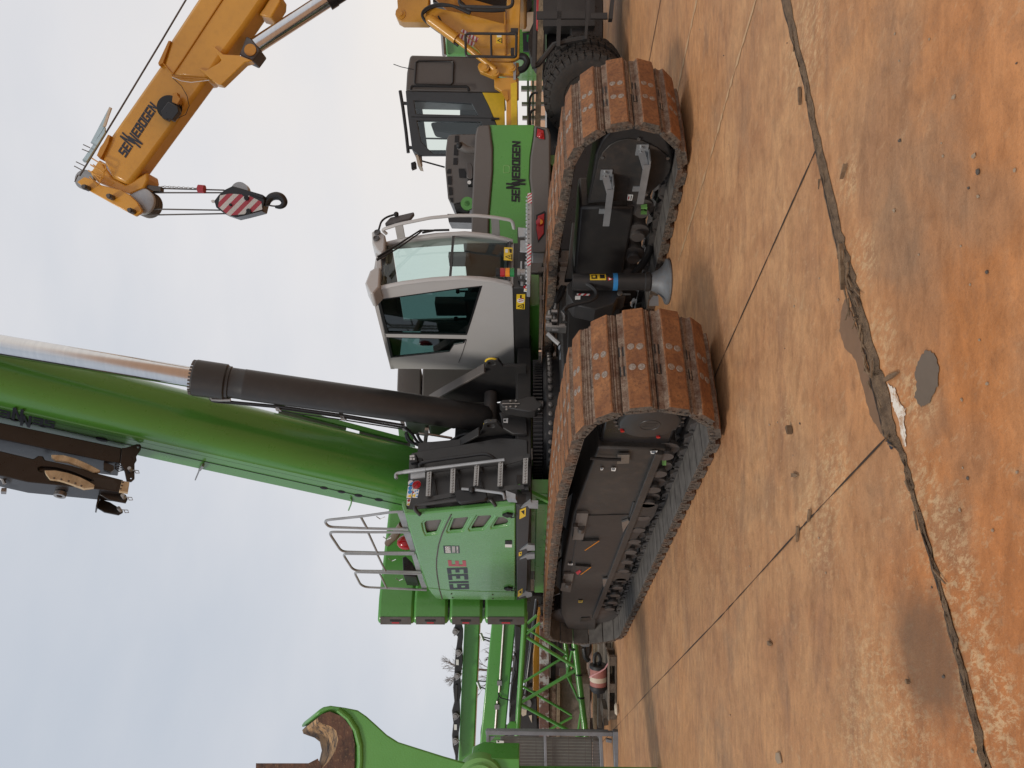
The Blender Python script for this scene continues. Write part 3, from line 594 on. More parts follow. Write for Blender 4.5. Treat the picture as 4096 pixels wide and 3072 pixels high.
def patch(b, a0, a1, z0, z1, r, t=.003):
    n = 6; A = [V((jx, jy, 0)) + (cdir*math.cos(a) + sdv*math.sin(a))*r for a in [a0 + (a1 - a0)*k/n for k in range(n + 1)]]
    for p, q in zip(A, A[1:]): b.prism([p + V((0, 0, z0)), q + V((0, 0, z0)), q + V((0, 0, z1)), p + V((0, 0, z1))], (cdir*t))
b = MB(W); b.use('sticker_yellow'); patch(b, .2, 1.1, .72, .90, .098); b.use('black'); patch(b, .35, .9, .82, .885, .1005); b.use('sticker_yellow'); patch(b, .5, .75, .84, .87, .103); b.use('black'); patch(b, .4, .95, .735, .79, .1005); b.build('warning_sticker', None, jack)
b = MB(W); b.use('lamp_red'); o = V((jx, jy, 0)) + cdir*.1; b.prism([o + sdv*.055 + V((0, 0, .70)), o + sdv*.01 + V((0, 0, .70)), o + sdv*.03 + V((0, 0, .64))], cdir*.004); b.use('white'); b.prism([o + sdv*.045 + V((0, 0, .69)) + cdir*.004, o + sdv*.02 + V((0, 0, .69)) + cdir*.004, o + sdv*.031 + V((0, 0, .66)) + cdir*.004], cdir*.002); b.build('hazard_mark', None, jack)
b = MB(W); P = hp(W, 1, jy + .12, 'L', [(565, 620), (625, 570), (860, 660), (1170, 690), (1180, 730), (1090, 760), (1060, 815), (860, 880), (640, 830), (565, 720)]); b.prism(P, (0, .25, 0)); br = b.build('stabiliser_bracket', 'anthracite', crane, bevel=.012)
b = MB(W); c = hit(W, 1, jy + .10, 'L', 1115, 718); b.cyl(c, c - V((0, .03, 0)), .03, n=12); b.bar(c, c + V((-.02, 0, .0)) + V((0, -.02, -.12)), .012, .012, (0, 1, 0)); b.build('pivot_pin', 'steel', br)
b = MB(W); b.prism(hp(W, 1, jy + .115, 'L', [(652, 740), (708, 738), (705, 775), (650, 778)]), (0, -.004, 0)); b.build('sticker', 'white', br)
stripes('stripe_white_red', (.78, .78, .76), (.55, .02, .04), 22, (.7, 0, .7)); b = MB(W); b.prism(hp(W, 1, jy + .115, 'L', [(670, 715), (805, 718), (805, 735), (672, 732)]), (0, -.004, 0)); b.build('stripe_sticker', 'stripe_white_red', br)
b = MB(W); P = hp(W, 1, jy - .02, 'L', [(640, 545), (640, 580), (690, 590)]); 
for x, y in ((660, 555), (660, 590), (700, 575), (705, 600)): 
    c = hit(W, 1, jy - .03, 'L', x, y); b.cyl(c - V((0, .0, -.02)), c + V((0, 0, -.02)), .014, n=8)
b.build('fitting', 'steel', jack)
b = MB(W); b.tube(hp(W, 1, jy - .05, 'L', [(735, 595), (800, 620), (870, 680), (880, 740), (820, 790), (700, 815), (560, 850), (530, 900)]), .024, 8, round_=.1); b.build('hydraulic_hose', 'hose', jack)
b = MB(W); pts = hp(W, 1, 7.05, 'L', [(1240, -60), (1330, 0), (1410, 90), (1440, 190), (1410, 320), (1330, 440), (1240, 540)]); b.tube(pts, .045, 12, round_=.2); b.build('hydraulic_hose', 'hose', cb)
for k, P in enumerate(([(520, 640), (470, 720), (445, 820)], [(545, 640), (500, 750), (400, 890)], [(390, 900), (380, 1000), (375, 1090)], [(450, 830), (440, 960), (440, 1110)], [(520, 900), (545, 960), (540, 1010)], [(370, 1130), (430, 1190), (490, 1240)])):
    b = MB(W); b.tube(hp(W, 1, 7.5, 'L', P), .026 if k < 2 else .03, 8, round_=.08); b.build('hydraulic_hose' if k < 2 else 'coupling', 'hose' if k < 2 else 'steel', cb)
b = MB(W); b.prism(hp(W, 1, 7.5, 'L', [(355, 1100), (555, 1110), (555, 1128), (355, 1120)]), (0, -.12, 0))
for x, y in ((380, 960), (380, 1040), (440, 900), (440, 1000), (520, 1050), (450, 1080)):
    c = hit(W, 1, 7.44, 'L', x, y); b.cyl(c + V((0, 0, -.03)), c + V((0, 0, .04)), .030, n=8)
b.build('coupling_bracket', 'steel', cb)
# ---- slewing ring
b = MB(W); b.lathe([(.80, 0), (.93, 0), (.95, .02), (.95, .20), (.90, .24), (.80, .24)], (4.75, 9.2, 1.17), (0, 0, 1), 64); sr = b.build('slewing_ring', 'black_paint', crane)
R = []
for k in range(110):
    for f, rr in ((.0, .865), (.18, .905), (.5, .905), (.68, .865)):
        a = 2*PI*(k + f)/110; R.append(V((4.75 + rr*math.cos(a), 9.2 + rr*math.sin(a), 1.42)))
b = MB(W); b.prism(R, (0, 0, .115)); b.build('tooth_ring', 'black_paint', sr)
for k in range(20):
    a = PI + .55 + k*.118
    b = MB(W); c = V((4.75 + .955*math.cos(a), 9.2 + .955*math.sin(a), 1.32)); d = V((math.cos(a), math.sin(a), 0)); b.cyl(c, c + d*.05, .032, n=8); b.cyl(c + d*.05, c + d*.062, .032, .015, n=8); b.build('ring_bolt', 'dark_steel', sr)
# ================================================================== upper carriage
b = MB(MU); b.box((-1.30, -.62, 1.56), (1.30, 3.3, 1.74)); b.box((-.72, -.60, 1.56), (.62, .2, 1.76)); deck = b.build('deck_frame', 'anthracite', crane, bevel=.01)
b = MB(MU); b.box((-1.0, .0, 1.36), (-.5, 2.6, 1.55)); b.box((-1.25, -.2, 1.30), (-.95, 3.0, 1.50)); b.box((1.08, -1.25, 1.45), (1.62, 2.5, 1.62)); b.build('lower_frame', 'green', crane, bevel=.01)
b = MB(MU); P = hp(MU, 1, -.68, 'D', [(1030, 620), (1060, 615), (1255, 640), (1265, 800), (1140, 795), (1055, 745), (1045, 660)]); b.prism(P, (0, .06, 0)); b.build('front_panel', 'anthracite', crane, bevel=.01)
b = MB(MU); P = hp(MU, 1, -.69, 'D', [(1065, 675), (1105, 670), (1103, 710), (1065, 708)]); b.prism(P, (0, -.004, 0)); b.use('black'); c = sum(P, V())/4; b.cyl(c - V((0, .004, -.01)), c - V((0, .007, -.01)), .014, n=10); b.build('sticker', 'white', crane)
# boom cheeks with lifting lugs
for p, P, T in ((.44, [(905, 265), (930, 195), (1020, 188), (1060, 240), (1255, 240), (1255, 500), (1000, 540), (700, 545), (480, 505), (820, 300)], .05),
                (-.44, [(890, 768), (905, 715), (930, 704), (1010, 702), (1060, 760), (1240, 790), (1240, 860), (900, 905), (670, 900), (880, 790)], .05)):
    hc_ = hit(MU, 0, p, 'D', *((970, 215) if p > 0 else (962, 735))); hr = .033
    hole = [hc_ + V((0, hr*math.cos(a)*1.2, hr*math.sin(a)*1.5)) for a in [2*PI*k/14 for k in range(14)]]
    b = MB(MU); b.prism(hp(MU, 0, p, 'D', P), (T, 0, 0), [hole]); ch = b.build('boom_cheek', 'anthracite', crane, bevel=.006)
    q = MB(MU); q.tube([hc_ + V((T/2 - .002, (hr + .045)*math.cos(a), (hr + .05)*math.sin(a))) for a in [PI*.55 + PI*.75*k/10 for k in range(11)]], .013, 8); q.build('lug_rim', 'sticker_yellow', ch)
b = MB(MU); A = hp(MU, 0, .44, 'D', [(930, 260), (470, 520)]); b.bar(A[0] + V((.0, -.02, .03)), A[1] + V((.0, -.02, .03)), .14, .03, (0, -.5, .8)); b.build('cheek_flange', 'taupe', crane, bevel=.004)
b = MB(MU); A = hp(MU, 0, -.44, 'D', [(880, 775), (660, 905)]); b.bar(A[0] + V((-.02, -.02, .02)), A[1] + V((-.02, -.02, .02)), .12, .03, (0, -.5, .8)); b.build('cheek_flange', 'anthracite', crane, bevel=.004)
b = MB(MU); b.box((-.40, .15, 1.74), (.48, .25, 2.6)); b.build('bulkhead', 'black_paint', crane)
b = MB(MU); b.tube(hp(MU, 1, .05, 'D', [(1045, 450), (1120, 470), (1190, 450)]), .03, 8); b.tube(hp(MU, 1, .05, 'D', [(1050, 480), (1120, 500), (1195, 480)]), .03, 8); b.build('hydraulic_hose', 'hose', crane)
# slew lock on the front edge
b = MB(MU); P = hp(MU, 1, -.95, 'D', [(1030, 540), (1060, 515), (1200, 508), (1270, 485), (1325, 485), (1345, 520), (1380, 540), (1385, 570), (1325, 610), (1270, 612), (1200, 600), (1060, 575)]); b.prism(P, (0, .16, 0)); sl = b.build('slew_lock', 'anthracite', crane, bevel=.012)
b = MB(MU); c = hit(MU, 1, -.90, 'D', 1395, 552); b.cyl(c + V((0, 0, .08)), c, .045, n=14); b.build('lock_pin', 'dark_steel', sl)
b = MB(MU); A = hp(MU, 1, -.96, 'D', [(1055, 550), (1200, 550)]); b.bar(A[0], A[1], .012, .012, (0, 1, 0))
for x, y in ((1123, 530), (1168, 530), (1123, 577), (1168, 577), (1090, 580), (1090, 600), (1360, 598)):
    c = hit(MU, 1, -.955, 'D', x, y); b.cyl(c, c - V((0, .015, 0)), .013, n=6)
b.build('lock_bolt', 'steel', sl)
# ---- cab
cab = MB(MU)
SIDE = [(-.13, 1.79), (-1.86, 1.79), (-1.95, 2.0), (-2.01, 2.38), (-1.98, 2.75), (-1.91, 3.15), (-1.81, 3.47), (-.16, 3.52)]
w1 = hp(MU, 0, .85, 'C', [(122, 930), (560, 868), (800, 835), (992, 815), (920, 1050), (865, 1222), (192, 1212)]); w2 = hp(MU, 0, .85, 'C', [(200, 1242), (860, 1257), (842, 1290), (757, 1305), (720, 1362), (236, 1412)])
cab.prism([V((.85, y, z)) for y, z in SIDE], (.03, 0, 0), [w1, w2])
cab.prism([V((1.60, y, z)) for y, z in SIDE], (.03, 0, 0), [[V((1.60, y, z)) for y, z in ((-1.75, 3.35), (-1.85, 2.3), (-.35, 2.3), (-.3, 3.4))]])
cab.box((.88, -.16, 1.79), (1.60, -.13, 2.35)); cab.box((.88, -.18, 3.42), (1.60, -.15, 3.52)); cab.box((.88, -.175, 2.35), (.95, -.145, 3.42)); cab.box((1.53, -.175, 2.35), (1.60, -.145, 3.42))
cab.box((.85, -1.80, 3.475), (1.63, -.15, 3.53)); cab.box((.88, -1.85, 1.78), (1.60, -.14, 1.82))
cabo = cab.build('cab', 'cab_grey', crane, bevel=.012)
def fprof(z):   # windscreen profile
    P = sorted(((z_, y_) for y_, z_ in SIDE[1:7]))
    for (z0, y0), (z1, y1) in zip(P, P[1:]):
        if z0 <= z <= z1: return y0 + (y1 - y0)*(z - z0)/(z1 - z0)
    return P[-1][1]
def scr(name, z0, z1, mat, p0=.90, p1=1.58):
    b = MB(MU); n = 8; R = [[V((p, fprof(z) + .035 - .03*math.sin(PI*(p - .85)/.78), z)) for p in [p0 + (p1 - p0)*k/8 for k in range(9)]] for z in [z0 + (z1 - z0)*i/n for i in range(n + 1)]]
    G = [b.vs(r) for r in R]
    for a, c in zip(G, G[1:]):
        for k in range(8): b.f([a[k], a[k+1], c[k+1], c[k]])
    return b.build(name, mat, cabo, smooth=60)
scr('windscreen', 2.56, 3.42, 'glass'); scr('lower_windscreen', 1.86, 2.52, 'glass')
b = MB(MU)
for zc, h in ((2.54, .02), (1.84, .03), (3.43, .05)): b.bar((.87, fprof(zc) + .012, zc), (1.61, fprof(zc) + .012, zc), .03, h*1.4)
b.build('window_trim', 'black_paint', cabo)
for p, nm in ((.865, 'pillar'), (1.615, 'pillar')):
    b = MB(MU); b.tube([V((p, fprof(z) - .004, z)) for z in [1.80 + 1.66*k/14 for k in range(15)]], .030, 10); b.build('pillar', 'cab_grey', cabo)
# outer rails in front of the pillars, with their brackets
rl = [hp(MU, 0, .88, 'C', [(150, 860), (95, 862), (90, 850), (250, 810), (450, 775), (650, 752), (850, 745), (1000, 752), (1130, 772), (1225, 790), (1235, 815)]), hp(MU, 0, 1.64, 'C', [(200, 385), (160, 350), (300, 305), (560, 252), (780, 232), (950, 232), (1100, 248), (1240, 272), (1258, 340)])]
for P, p in zip(rl, (.88, 1.64)):
    b = MB(MU); b.tube(P, .021, 8, round_=.05)
    for k in (len(P) - 3, 2 if p < 1 else 2, len(P)//2 + 2): c = P[k]; b.bar(c, V((p, fprof(min(c.z, 3.4)), c.z)), .03, .10, (0, 0, 1))
    b.build('guard_rail', 'cab_grey', cabo)
for P, t_ in ((w1, .01), (w2, .01)):
    b = MB(MU); c = sum(P, V())/len(P); b.sheet([V((.862, q.y, q.z)) for q in P]); b.build('side_window', 'glass_dark', cabo)
    b = MB(MU); b.prism([V((.853, (q.y - c.y)*1.005 + c.y, (q.z - c.z)*1.005 + c.z)) for q in P], (-.006, 0, 0), [[V((.853, (q.y - c.y)*.95 + c.y, (q.z - c.z)*.955 + c.z)) for q in P]]); b.build('window_seal', 'black', cabo)
b = MB(MU); b.sheet([V((1.615, y, z)) for y, z in ((-1.74, 3.34), (-1.84, 2.31), (-.36, 2.31), (-.31, 3.39))]); b.build('side_window', 'glass', cabo)
b = MB(MU); b.sheet([V((.95, -.16, 2.35)), V((1.53, -.16, 2.35)), V((1.53, -.16, 3.42)), V((.95, -.16, 3.42))]); b.build('rear_window', 'glass', cabo)
# seam of the side door skin
b = MB(MU); b.tube(hp(MU, 0, .847, 'C', [(862, 1262), (830, 1370), (797, 1452)]), .004, 5); b.build('door_seam', 'black', cabo)
# roof visors with work lights
for P, q0 in (([(20, 790), (60, 690), (95, 668), (150, 660), (140, 820), (85, 880), (60, 870)], -1.92), ([(75, 365), (130, 350), (190, 395), (185, 520), (150, 545), (110, 510), (80, 460)], -1.94)):
    b = MB(MU); b.prism(hp(MU, 1, q0, 'C', P), (0, .26, 0)); b.build('roof_visor', 'cab_grey', cabo, bevel=.02)
b = MB(MU); P = hp(MU, 1, -1.85, 'C', [(110, 520), (150, 540), (160, 670), (110, 670)]); b.prism(P, (0, .3, 0)); b.build('roof_edge', 'cab_grey', cabo, bevel=.01)
for c in hp(MU, 1, -1.945, 'C', [(124, 375), (116, 425)]):
    b = MB(MU); b.lathe([(.042, 0), (.042, -.018), (.034, -.022), (.03, -.012), (0, -.012)], c, (0, 1, 0), 18); b.build('work_light', 'interior', cabo)
b = MB(MU); P = hp(MU, 1, -2.02, 'C', [(120, 605), (300, 500), (470, 380), (490, 360)]); b.tube(P, .010, 6); P = hp(MU, 1, -2.02, 'C', [(125, 575), (300, 470), (480, 355), (720, 355)]); b.tube(P, .012, 6); P = hp(MU, 1, -2.03, 'C', [(495, 375), (600, 355), (720, 352)]); b.tube(P, .016, 6); P = hp(MU, 1, -2.0, 'C', [(120, 600), (250, 520)]); b.tube(P, .018, 6); b.build('wiper', 'black', cabo)
# mirror on its arm
b = MB(MU); b.tube(hp(MU, 1, -2.05, 'C', [(135, 350), (155, 280), (200, 245), (275, 222)]), .013, 8, round_=.05); c = hit(MU, 1, -2.05, 'C', 280, 222); b.ball(c, .035, 10); b.build('mirror_arm', 'black', cabo)
b = MB(MU); P = hp(MU, 1, -2.03, 'C', [(185, 292), (230, 245), (425, 200), (430, 215), (395, 260), (190, 308)]); b.prism(P, (0, .05, 0)); b.build('mirror_shell', 'interior', cabo, bevel=.015)
# cab interior
b = MB(MU); b.box((1.575, -1.86, 1.83), (1.592, -.2, 2.42)); b.box((.90, -.20, 1.83), (1.57, -.185, 2.40)); b.box((.88, -1.9, 1.825), (1.59, -.2, 1.84)); b.box((.885, -1.5, 3.44), (1.59, -.2, 3.47)); b.box((.886, -1.85, 1.83), (.90, -.2, 2.12)); b.build('lining', 'interior', cabo)
b = MB(MU); b.box((.98, -.85, 2.10), (1.50, -.35, 2.25)); b.box((1.00, -.45, 2.2), (1.48, -.30, 2.92)); b.box((1.10, -.44, 2.92), (1.38, -.34, 3.12)); b.box((.95, -1.0, 2.25), (1.02, -.5, 2.38)); b.box((1.46, -1.0, 2.25), (1.53, -.5, 2.38)); b.build('seat', 'seat', cabo, bevel=.04)
b = MB(MU); b.box((.92, -1.55, 1.82), (1.05, -.6, 2.40)); b.box((.90, -1.50, 2.38), (1.02, -1.25, 2.78)); b.box((1.48, -1.75, 2.35), (1.56, -1.55, 2.62)); b.tube([(1.35, -1.55, 1.9), (1.30, -1.35, 2.3), (1.26, -1.2, 2.42)], .03, 8); b.box((1.15, -1.75, 1.83), (1.45, -1.4, 1.90)); b.build('console', 'interior', cabo, bevel=.02)
b = MB(MU)
for x, y in ((1.02, -1.05), (1.5, -1.05)): b.cyl((x, y, 2.38), (x, y, 2.52), .014, n=8); b.ball((x, y, 2.55), .035, 8)
b.tube(hp(MU, 1, -1.6, 'C', [(310, 440), (330, 490), (430, 490), (440, 430)]), .012, 6, round_=.05); b.tube([(1.05, -1.7, 1.9), (1.03, -1.72, 2.6), (1.01, -1.7, 3.3)], .012, 6); b.build('control_lever', 'black', cabo)
b = MB(MU); P = hp(MU, 1, -1.97, 'C', [(1175, 497), (1247, 500), (1243, 607), (1172, 603)]); b.prism(P, (0, -.003, 0)); b.use('black'); tri = hp(MU, 1, -1.9735, 'C', [(1182, 575), (1240, 600), (1240, 553)]); b.prism(tri, (0, -.002, 0)); b.use('sticker_yellow'); c = sum(tri, V())/3; b.prism([c + (q - c)*.62 - V((0, .002, 0)) for q in tri], (0, -.002, 0)); b.use('black'); b.prism([c + (q - c)*.25 - V((0, .004, 0)) for q in tri], (0, -.002, 0)); b.prism(hp(MU, 1, -1.9735, 'C', [(1215, 510), (1238, 512), (1238, 545), (1222, 540)]), (0, -.002, 0)); b.use('white'); b.prism(hp(MU, 1, -1.9735, 'C', [(1184, 512), (1206, 512), (1206, 540), (1184, 540)]), (0, -.002, 0)); b.build('warning_sticker', 'sticker_yellow', cabo)
# dark skirt under the cab
b = MB(MU); b.box((.86, -1.84, 1.575), (1.62, -.10, 1.785)); sk = b.build('cab_skirt', 'anthracite', crane, bevel=.012)
def warn(P, M, k, v, z, sgn, par, circ=True):
    vec = V((0, 0, 0)); vec[k] = -sgn*.003
    b = MB(M); Q = hp(M, k, v, z, P); b.prism(Q, vec); b.use('black'); m0, m1 = Q[3].lerp(Q[2], .5), Q[0].lerp(Q[1], .5)
    def at(u, w): return Q[0].lerp(Q[1], u).lerp(Q[3].lerp(Q[2], u), w) + vec
    b.prism([at(.1, .80), at(.88, .97), at(.88, .63)], vec*.7); b.use('sticker_yellow'); b.prism([at(.32, .80) + vec*.7, at(.76, .90) + vec*.7, at(.76, .70) + vec*.7], vec*.6)
    b.use('black'); b.prism([at(.5, .82) + vec*1.4, at(.68, .84) + vec*1.4, at(.66, .76) + vec*1.4], vec*.5)
    if circ:
        b.use('white'); c = at(.5, .42); n = (Q[1] - Q[0]).length*.42; ax = vec.normalized(); b.cyl(c, c + vec*.8, n, n=16)
        b.use('lamp_red')
        for t_ in (-.3, .15): b.bar(at(.25, .42 + t_*.3) + vec, at(.8, .36 + t_*.3) + vec, .012, .004, (1, 0, 0) if k == 0 else (0, 1, 0))
        b.use('black'); b.bar(at(.5, .05), at(.5, .26), .02, .004, (1, 0, 0) if k == 0 else (0, 1, 0))
    else: b.use('black'); b.prism([at(.2, .1), at(.8, .1), at(.7, .5), at(.3, .45)], vec*.7)
    return b.build('warning_sticker', 'sticker_yellow', par)
warn([(1278, 884), (1350, 884), (1345, 1009), (1275, 1006)], MU, 0, .856, 'C', 1, sk)
b = MB(MU); b.prism(hp(MU, 0, .856, 'C', [(1342, 812), (1374, 815), (1370, 865), (1338, 862)]), (-.003, 0, 0)); b.use('lamp_red'); c = hit(MU, 0, .853, 'C', 1355, 826); b.lathe([(.022, 0), (.03, 0), (.03, -.002), (.022, -.002)], c, (1, 0, 0), 14); b.use('sticker_yellow'); b.prism(hp(MU, 0, .853, 'C', [(1346, 850), (1366, 862), (1366, 842)]), (-.002, 0, 0)); b.build('sticker', 'white', sk)
# galvanised catwalk beam in front of the cab, striped marks, signal light
stripes('stripe_beam', (.76, .76, .75), (.55, .02, .05), 26, (.72, .05, .72))
a0, a1 = hit(MU, 1, -2.35, 'C', 1385, 803), hit(MU, 1, -2.35, 'C', 1385, 45)
b = MB(MU); b.prism(hp(MU, 1, -2.35, 'C', [(1362, 800), (1392, 805), (1404, 470), (1405, 45), (1368, 48), (1362, 470)]), (0, .22, 0)); cw_ = b.build('catwalk', 'galvanised', crane, bevel=.004)
b = MB(MU)
for k in range(24):
    c = a0.lerp(a1, .03 + k*.041); c.z = hit(MU, 1, -2.35, 'C', 1362, 470).z
    for j in range(3): b.cyl((c.x, c.y + .03 + j*.07, c.z - .002), (c.x, c.y + .03 + j*.07, c.z + .012), .013, .006, n=5)
b.use('black')
for k in range(9):
    c = hit(MU, 1, -2.351, 'C', 1380, 145 + k*40); b.cyl(c, c - V((0, .002, 0)), .008, n=6)
b.build('tread', 'galvanised', cw_)
for P in ([(1370, 48), (1404, 46), (1404, 130), (1368, 132)], [(1367, 472), (1401, 472), (1399, 555), (1366, 557)], [(1366, 568), (1399, 566), (1396, 648), (1365, 648)]):
    b = MB(MU); b.prism(hp(MU, 1, -2.352, 'C', P), (0, -.003, 0)); b.build('stripe_sticker', 'stripe_beam', cw_)
b = MB(MU); b.prism(hp(MU, 1, -2.12, 'C', [(1290, 330), (1355, 335), (1355, 405), (1295, 405)]), (0, .02, 0)); b.prism(hp(MU, 1, -2.13, 'C', [(1310, 438), (1365, 437), (1365, 535), (1307, 530)]), (0, .02, 0)); b.prism(hp(MU, 1, -2.14, 'C', [(1310, 612), (1325, 610), (1322, 745), (1310, 745)]), (0, .03, 0)); b.box((.95, -2.15, 1.60), (1.0, -1.8, 1.64)); b.box((1.5, -2.15, 1.60), (1.55, -1.8, 1.64)); b.prism(hp(MU, 1, -2.0, 'C', [(1312, 778), (1337, 783), (1335, 810), (1312, 808)]), (0, .02, 0)); b.build('catwalk_bracket', 'galvanised', cw_, bevel=.003)
b = MB(MU); b.prism(hp(MU, 1, -1.9, 'C', [(1285, 330), (1375, 345), (1375, 800), (1290, 760)]), (0, .05, 0)); b.build('catwalk_support', 'anthracite', cw_)
lc = hp(MU, 1, -2.25, 'C', [(1107, 704), (1143, 704), (1186, 704), (1225, 704), (1263, 704), (1285, 704), (1350, 704)])
sl_ = MB(MU); sl_.cyl(lc[5], lc[6], .04, n=12); sl_.cyl(lc[4] + V((0, 0, -.03)), lc[4] + V((0, 0, -.06)), .05, n=12); slo = sl_.build('signal_light', 'steel', cw_)
for i, (m, nm) in enumerate((('black', 'cap'), ('lamp_red', 'red_lamp'), ('amber', 'amber_lamp'), ('lamp_green', 'green_lamp'))):
    b = MB(MU); b.cyl(lc[i], lc[i+1] + V((0, 0, .006)), .052, n=20); b.build('lamp_ring', m, slo)
# ---- engine housing: front panel leaning back, with ladder
TF = math.atan2(.27, 1.355)
MF = MU @ Matrix(((1, 0, 0, 0), (0, math.sin(TF), -math.cos(TF), -.62), (0, math.cos(TF), math.sin(TF), 1.745), (0, 0, 0, 1)))
FP = [(285, 990), (308, 958), (380, 942), (760, 882), (1030, 832), (1200, 838), (1262, 850), (1265, 960), (1292, 965), (1296, 1340), (1200, 1402), (1168, 1378), (372, 1460), (362, 1448), (255, 1452)]
b = MB(MF); b.prism(hp(MF, 2, 0, 'D', FP), (0, 0, -.06)); eh = b.build('engine_housing', 'anthracite', crane, bevel=.008)
b = MB(MU); b.prism([V((-1.42, q, z)) for q, z in ((-.50, 1.78), (-.28, 3.02), (2.6, 3.02), (2.7, 1.78))], (1.0, 0, 0)); b.build('housing_core', 'black_paint', eh)
b = MB(MF)
for k in range(3):
    P = hp(MF, 2, .002, 'D', [(480 + 195*k, 1185), (500 + 195*k, 1180), (520 + 195*k, 1310), (500 + 195*k, 1320)]); b.prism(P, (0, 0, .012))
b.build('pressed_rib', 'anthracite', eh, bevel=.005)
lad = None
def mf(v, *p): return hit(MF, 2, v, 'D', *p)
lad = []
for P, Q in (([(430, 1110), (640, 1085), (840, 1060), (1075, 1040), (1230, 1000)], ((430, 1115), (655, 1090), (850, 1068), (1040, 1045), (1245, 1010))), ([(410, 1350), (640, 1305), (840, 1280), (1040, 1255), (1240, 1240)], ((430, 1345), (650, 1320), (1035, 1255), (1240, 1245)))):
    b = MB(MF)
    for a, c in zip(P, P[1:]): b.bar(mf(.10, *a), mf(.10, *c), .012, .06, (1, 0, 0))
    for (x, y) in Q: c = mf(.09, x, y); b.box((c.x - .035, c.y - .05, .0), (c.x + .035, c.y + .045, .095))
    lad.append(b.build('ladder_rail', 'anthracite', eh))
lad = lad[0]
for a, c in (((452, 1118), (443, 1318)), ((650, 1090), (643, 1292)), ((848, 1062), (838, 1235)), ((1045, 1035), (1038, 1238)), ((1252, 1005), (1246, 1215))):
    b = MB(MF); p, q = mf(.14, *a), mf(.14, *c); b.bar(p, q, .058, .03, (0, 0, 1)); n_ = 9
    for k in range(n_):
        m_ = p.lerp(q, (k + .5)/n_); b.cyl(m_ + V((0, .0, .016)), m_ + V((0, 0, .026)), .016, .009, n=6)
    b.build('rung', 'steel', lad)
for P, m, r in (([(355, 1050), (370, 1040), (600, 1005), (900, 965), (955, 975), (1005, 1002)], 'anthracite', .021), ([(360, 1450), (325, 1420), (335, 1390), (500, 1370), (680, 1345)], 'anthracite', .024), ([(925, 1330), (960, 1340), (990, 1375)], 'anthracite', .022)):
    b = MB(MF); Q = [mf(.10, *p) for p in P]; Q[0].z = .02; Q[-1].z = .02 if r < .023 else Q[-1].z; b.tube(Q, r, 10, round_=.06); b.build('grab_handle', m, eh)
b = MB(MF); Q = [mf(.17, *p) for p in ((180, 1168), (170, 1150), (180, 1128), (245, 1115), (420, 1090))]; b.tube(Q, .022, 10, round_=.03); b.tube([mf(.17, 240, 1116), mf(.17, 420, 1092)], .026, 10); b.tube([mf(.17, 415, 1093), mf(.17, 1075, 1013)], .021, 10); b.prism([mf(.15, *p) for p in ((295, 1120), (415, 1105), (415, 1158), (295, 1170))], (0, 0, -.02)); b.build('telescopic_handrail', 'galvanised', eh)
b = MB(MF); Q = [mf(.22, *p) for p in ((1075, 1340), (1068, 1300), (1050, 1290), (820, 1262), (720, 1255))]; b.tube(Q, .017, 8, round_=.05); b.prism([mf(.10, *p) for p in ((1100, 1300), (1180, 1330), (1180, 1370), (1105, 1365))], (0, 0, .1)); ma = b.build('mirror_arm', 'galvanised', eh)
b = MB(MF); b.prism([mf(.20, *p) for p in ((655, 1275), (690, 1258), (880, 1238), (910, 1245), (930, 1330), (905, 1345), (700, 1370), (680, 1355))], (0, 0, -.06)); c = mf(.235, 803, 1262); b.ball(c, .04, 10); b.build('mirror_shell', 'black', ma, bevel=.012)
b = MB(MF); b.prism([mf(.13, *p) for p in ((285, 975), (340, 965), (352, 1030), (290, 1040))], (0, 0, -.07)); b.prism([mf(.08, *p) for p in ((340, 990), (390, 1000), (390, 1035), (345, 1030))], (0, 0, -.06)); wl = b.build('work_light', 'black', eh, bevel=.006)
b = MB(MF)
for (x, y) in ((298, 986), (318, 984), (298, 1008), (322, 1008)): b.prism([mf(.132, *p) for p in ((x - 9, y - 8), (x + 9, y - 9), (x + 9, y + 8), (x - 9, y + 9))], (0, 0, .004))
b.build('lamp_cell', 'cab_grey', wl)
def mfs(P, m, name='sticker', v=.001, t=.003):
    b = MB(MF); b.prism([mf(v, *p) for p in P], (0, 0, t)); return b, lambda x, y: mf(v + t, x, y)
b, g = mfs([(275, 1232), (318, 1238), (300, 1335), (262, 1330)], 'white')
b.use('white')
b.prism([mf(.001, *p) for p in ((318, 1258), (368, 1262), (352, 1332), (310, 1328))], (0, 0, .003)); b.prism([mf(.001, *p) for p in ((265, 1338), (298, 1342), (285, 1398), (262, 1395))], (0, 0, .003))
b.cyl(mf(.001, 298, 1208), mf(.004, 298, 1208), .036, n=20)
b.use('blue')
for x, y, r in ((298, 1208, .030), (292, 1250, .026), (290, 1282, .026), (335, 1275, .010), (352, 1270, .010), (350, 1295, .010), (348, 1318, .010)): c = mf(.0042, x, y); b.cyl(c, c + V((0, 0, .002)), r, n=16)
b.use('sticker_yellow')
for x, y, r in ((288, 1316, .030), (324, 1312, .028), (278, 1385, .022)):
    c = mf(.0042, x, y); b.prism([c + V((r*math.sin(a), r*math.cos(a), 0)) for a in (0, 2.094, 4.189)], (0, 0, .002))
b.use('white'); c = mf(.001, 345, 1222); b.cyl(c, c + V((0, 0, .003)), .058, n=24)
b.use('lamp_red')
for x, y, r in ((345, 1222, .056), (318, 1285, .012), (280, 1352, .018)): c = mf(.0045, x, y); b.lathe([(r*.78, 0), (r, 0), (r, .002), (r*.78, .002)], c, (0, 0, 1), 24)
b.use('black'); c = mf(.0045, 345, 1222)
b.cyl(c, c + V((0, 0, .0015)), .022, n=12)
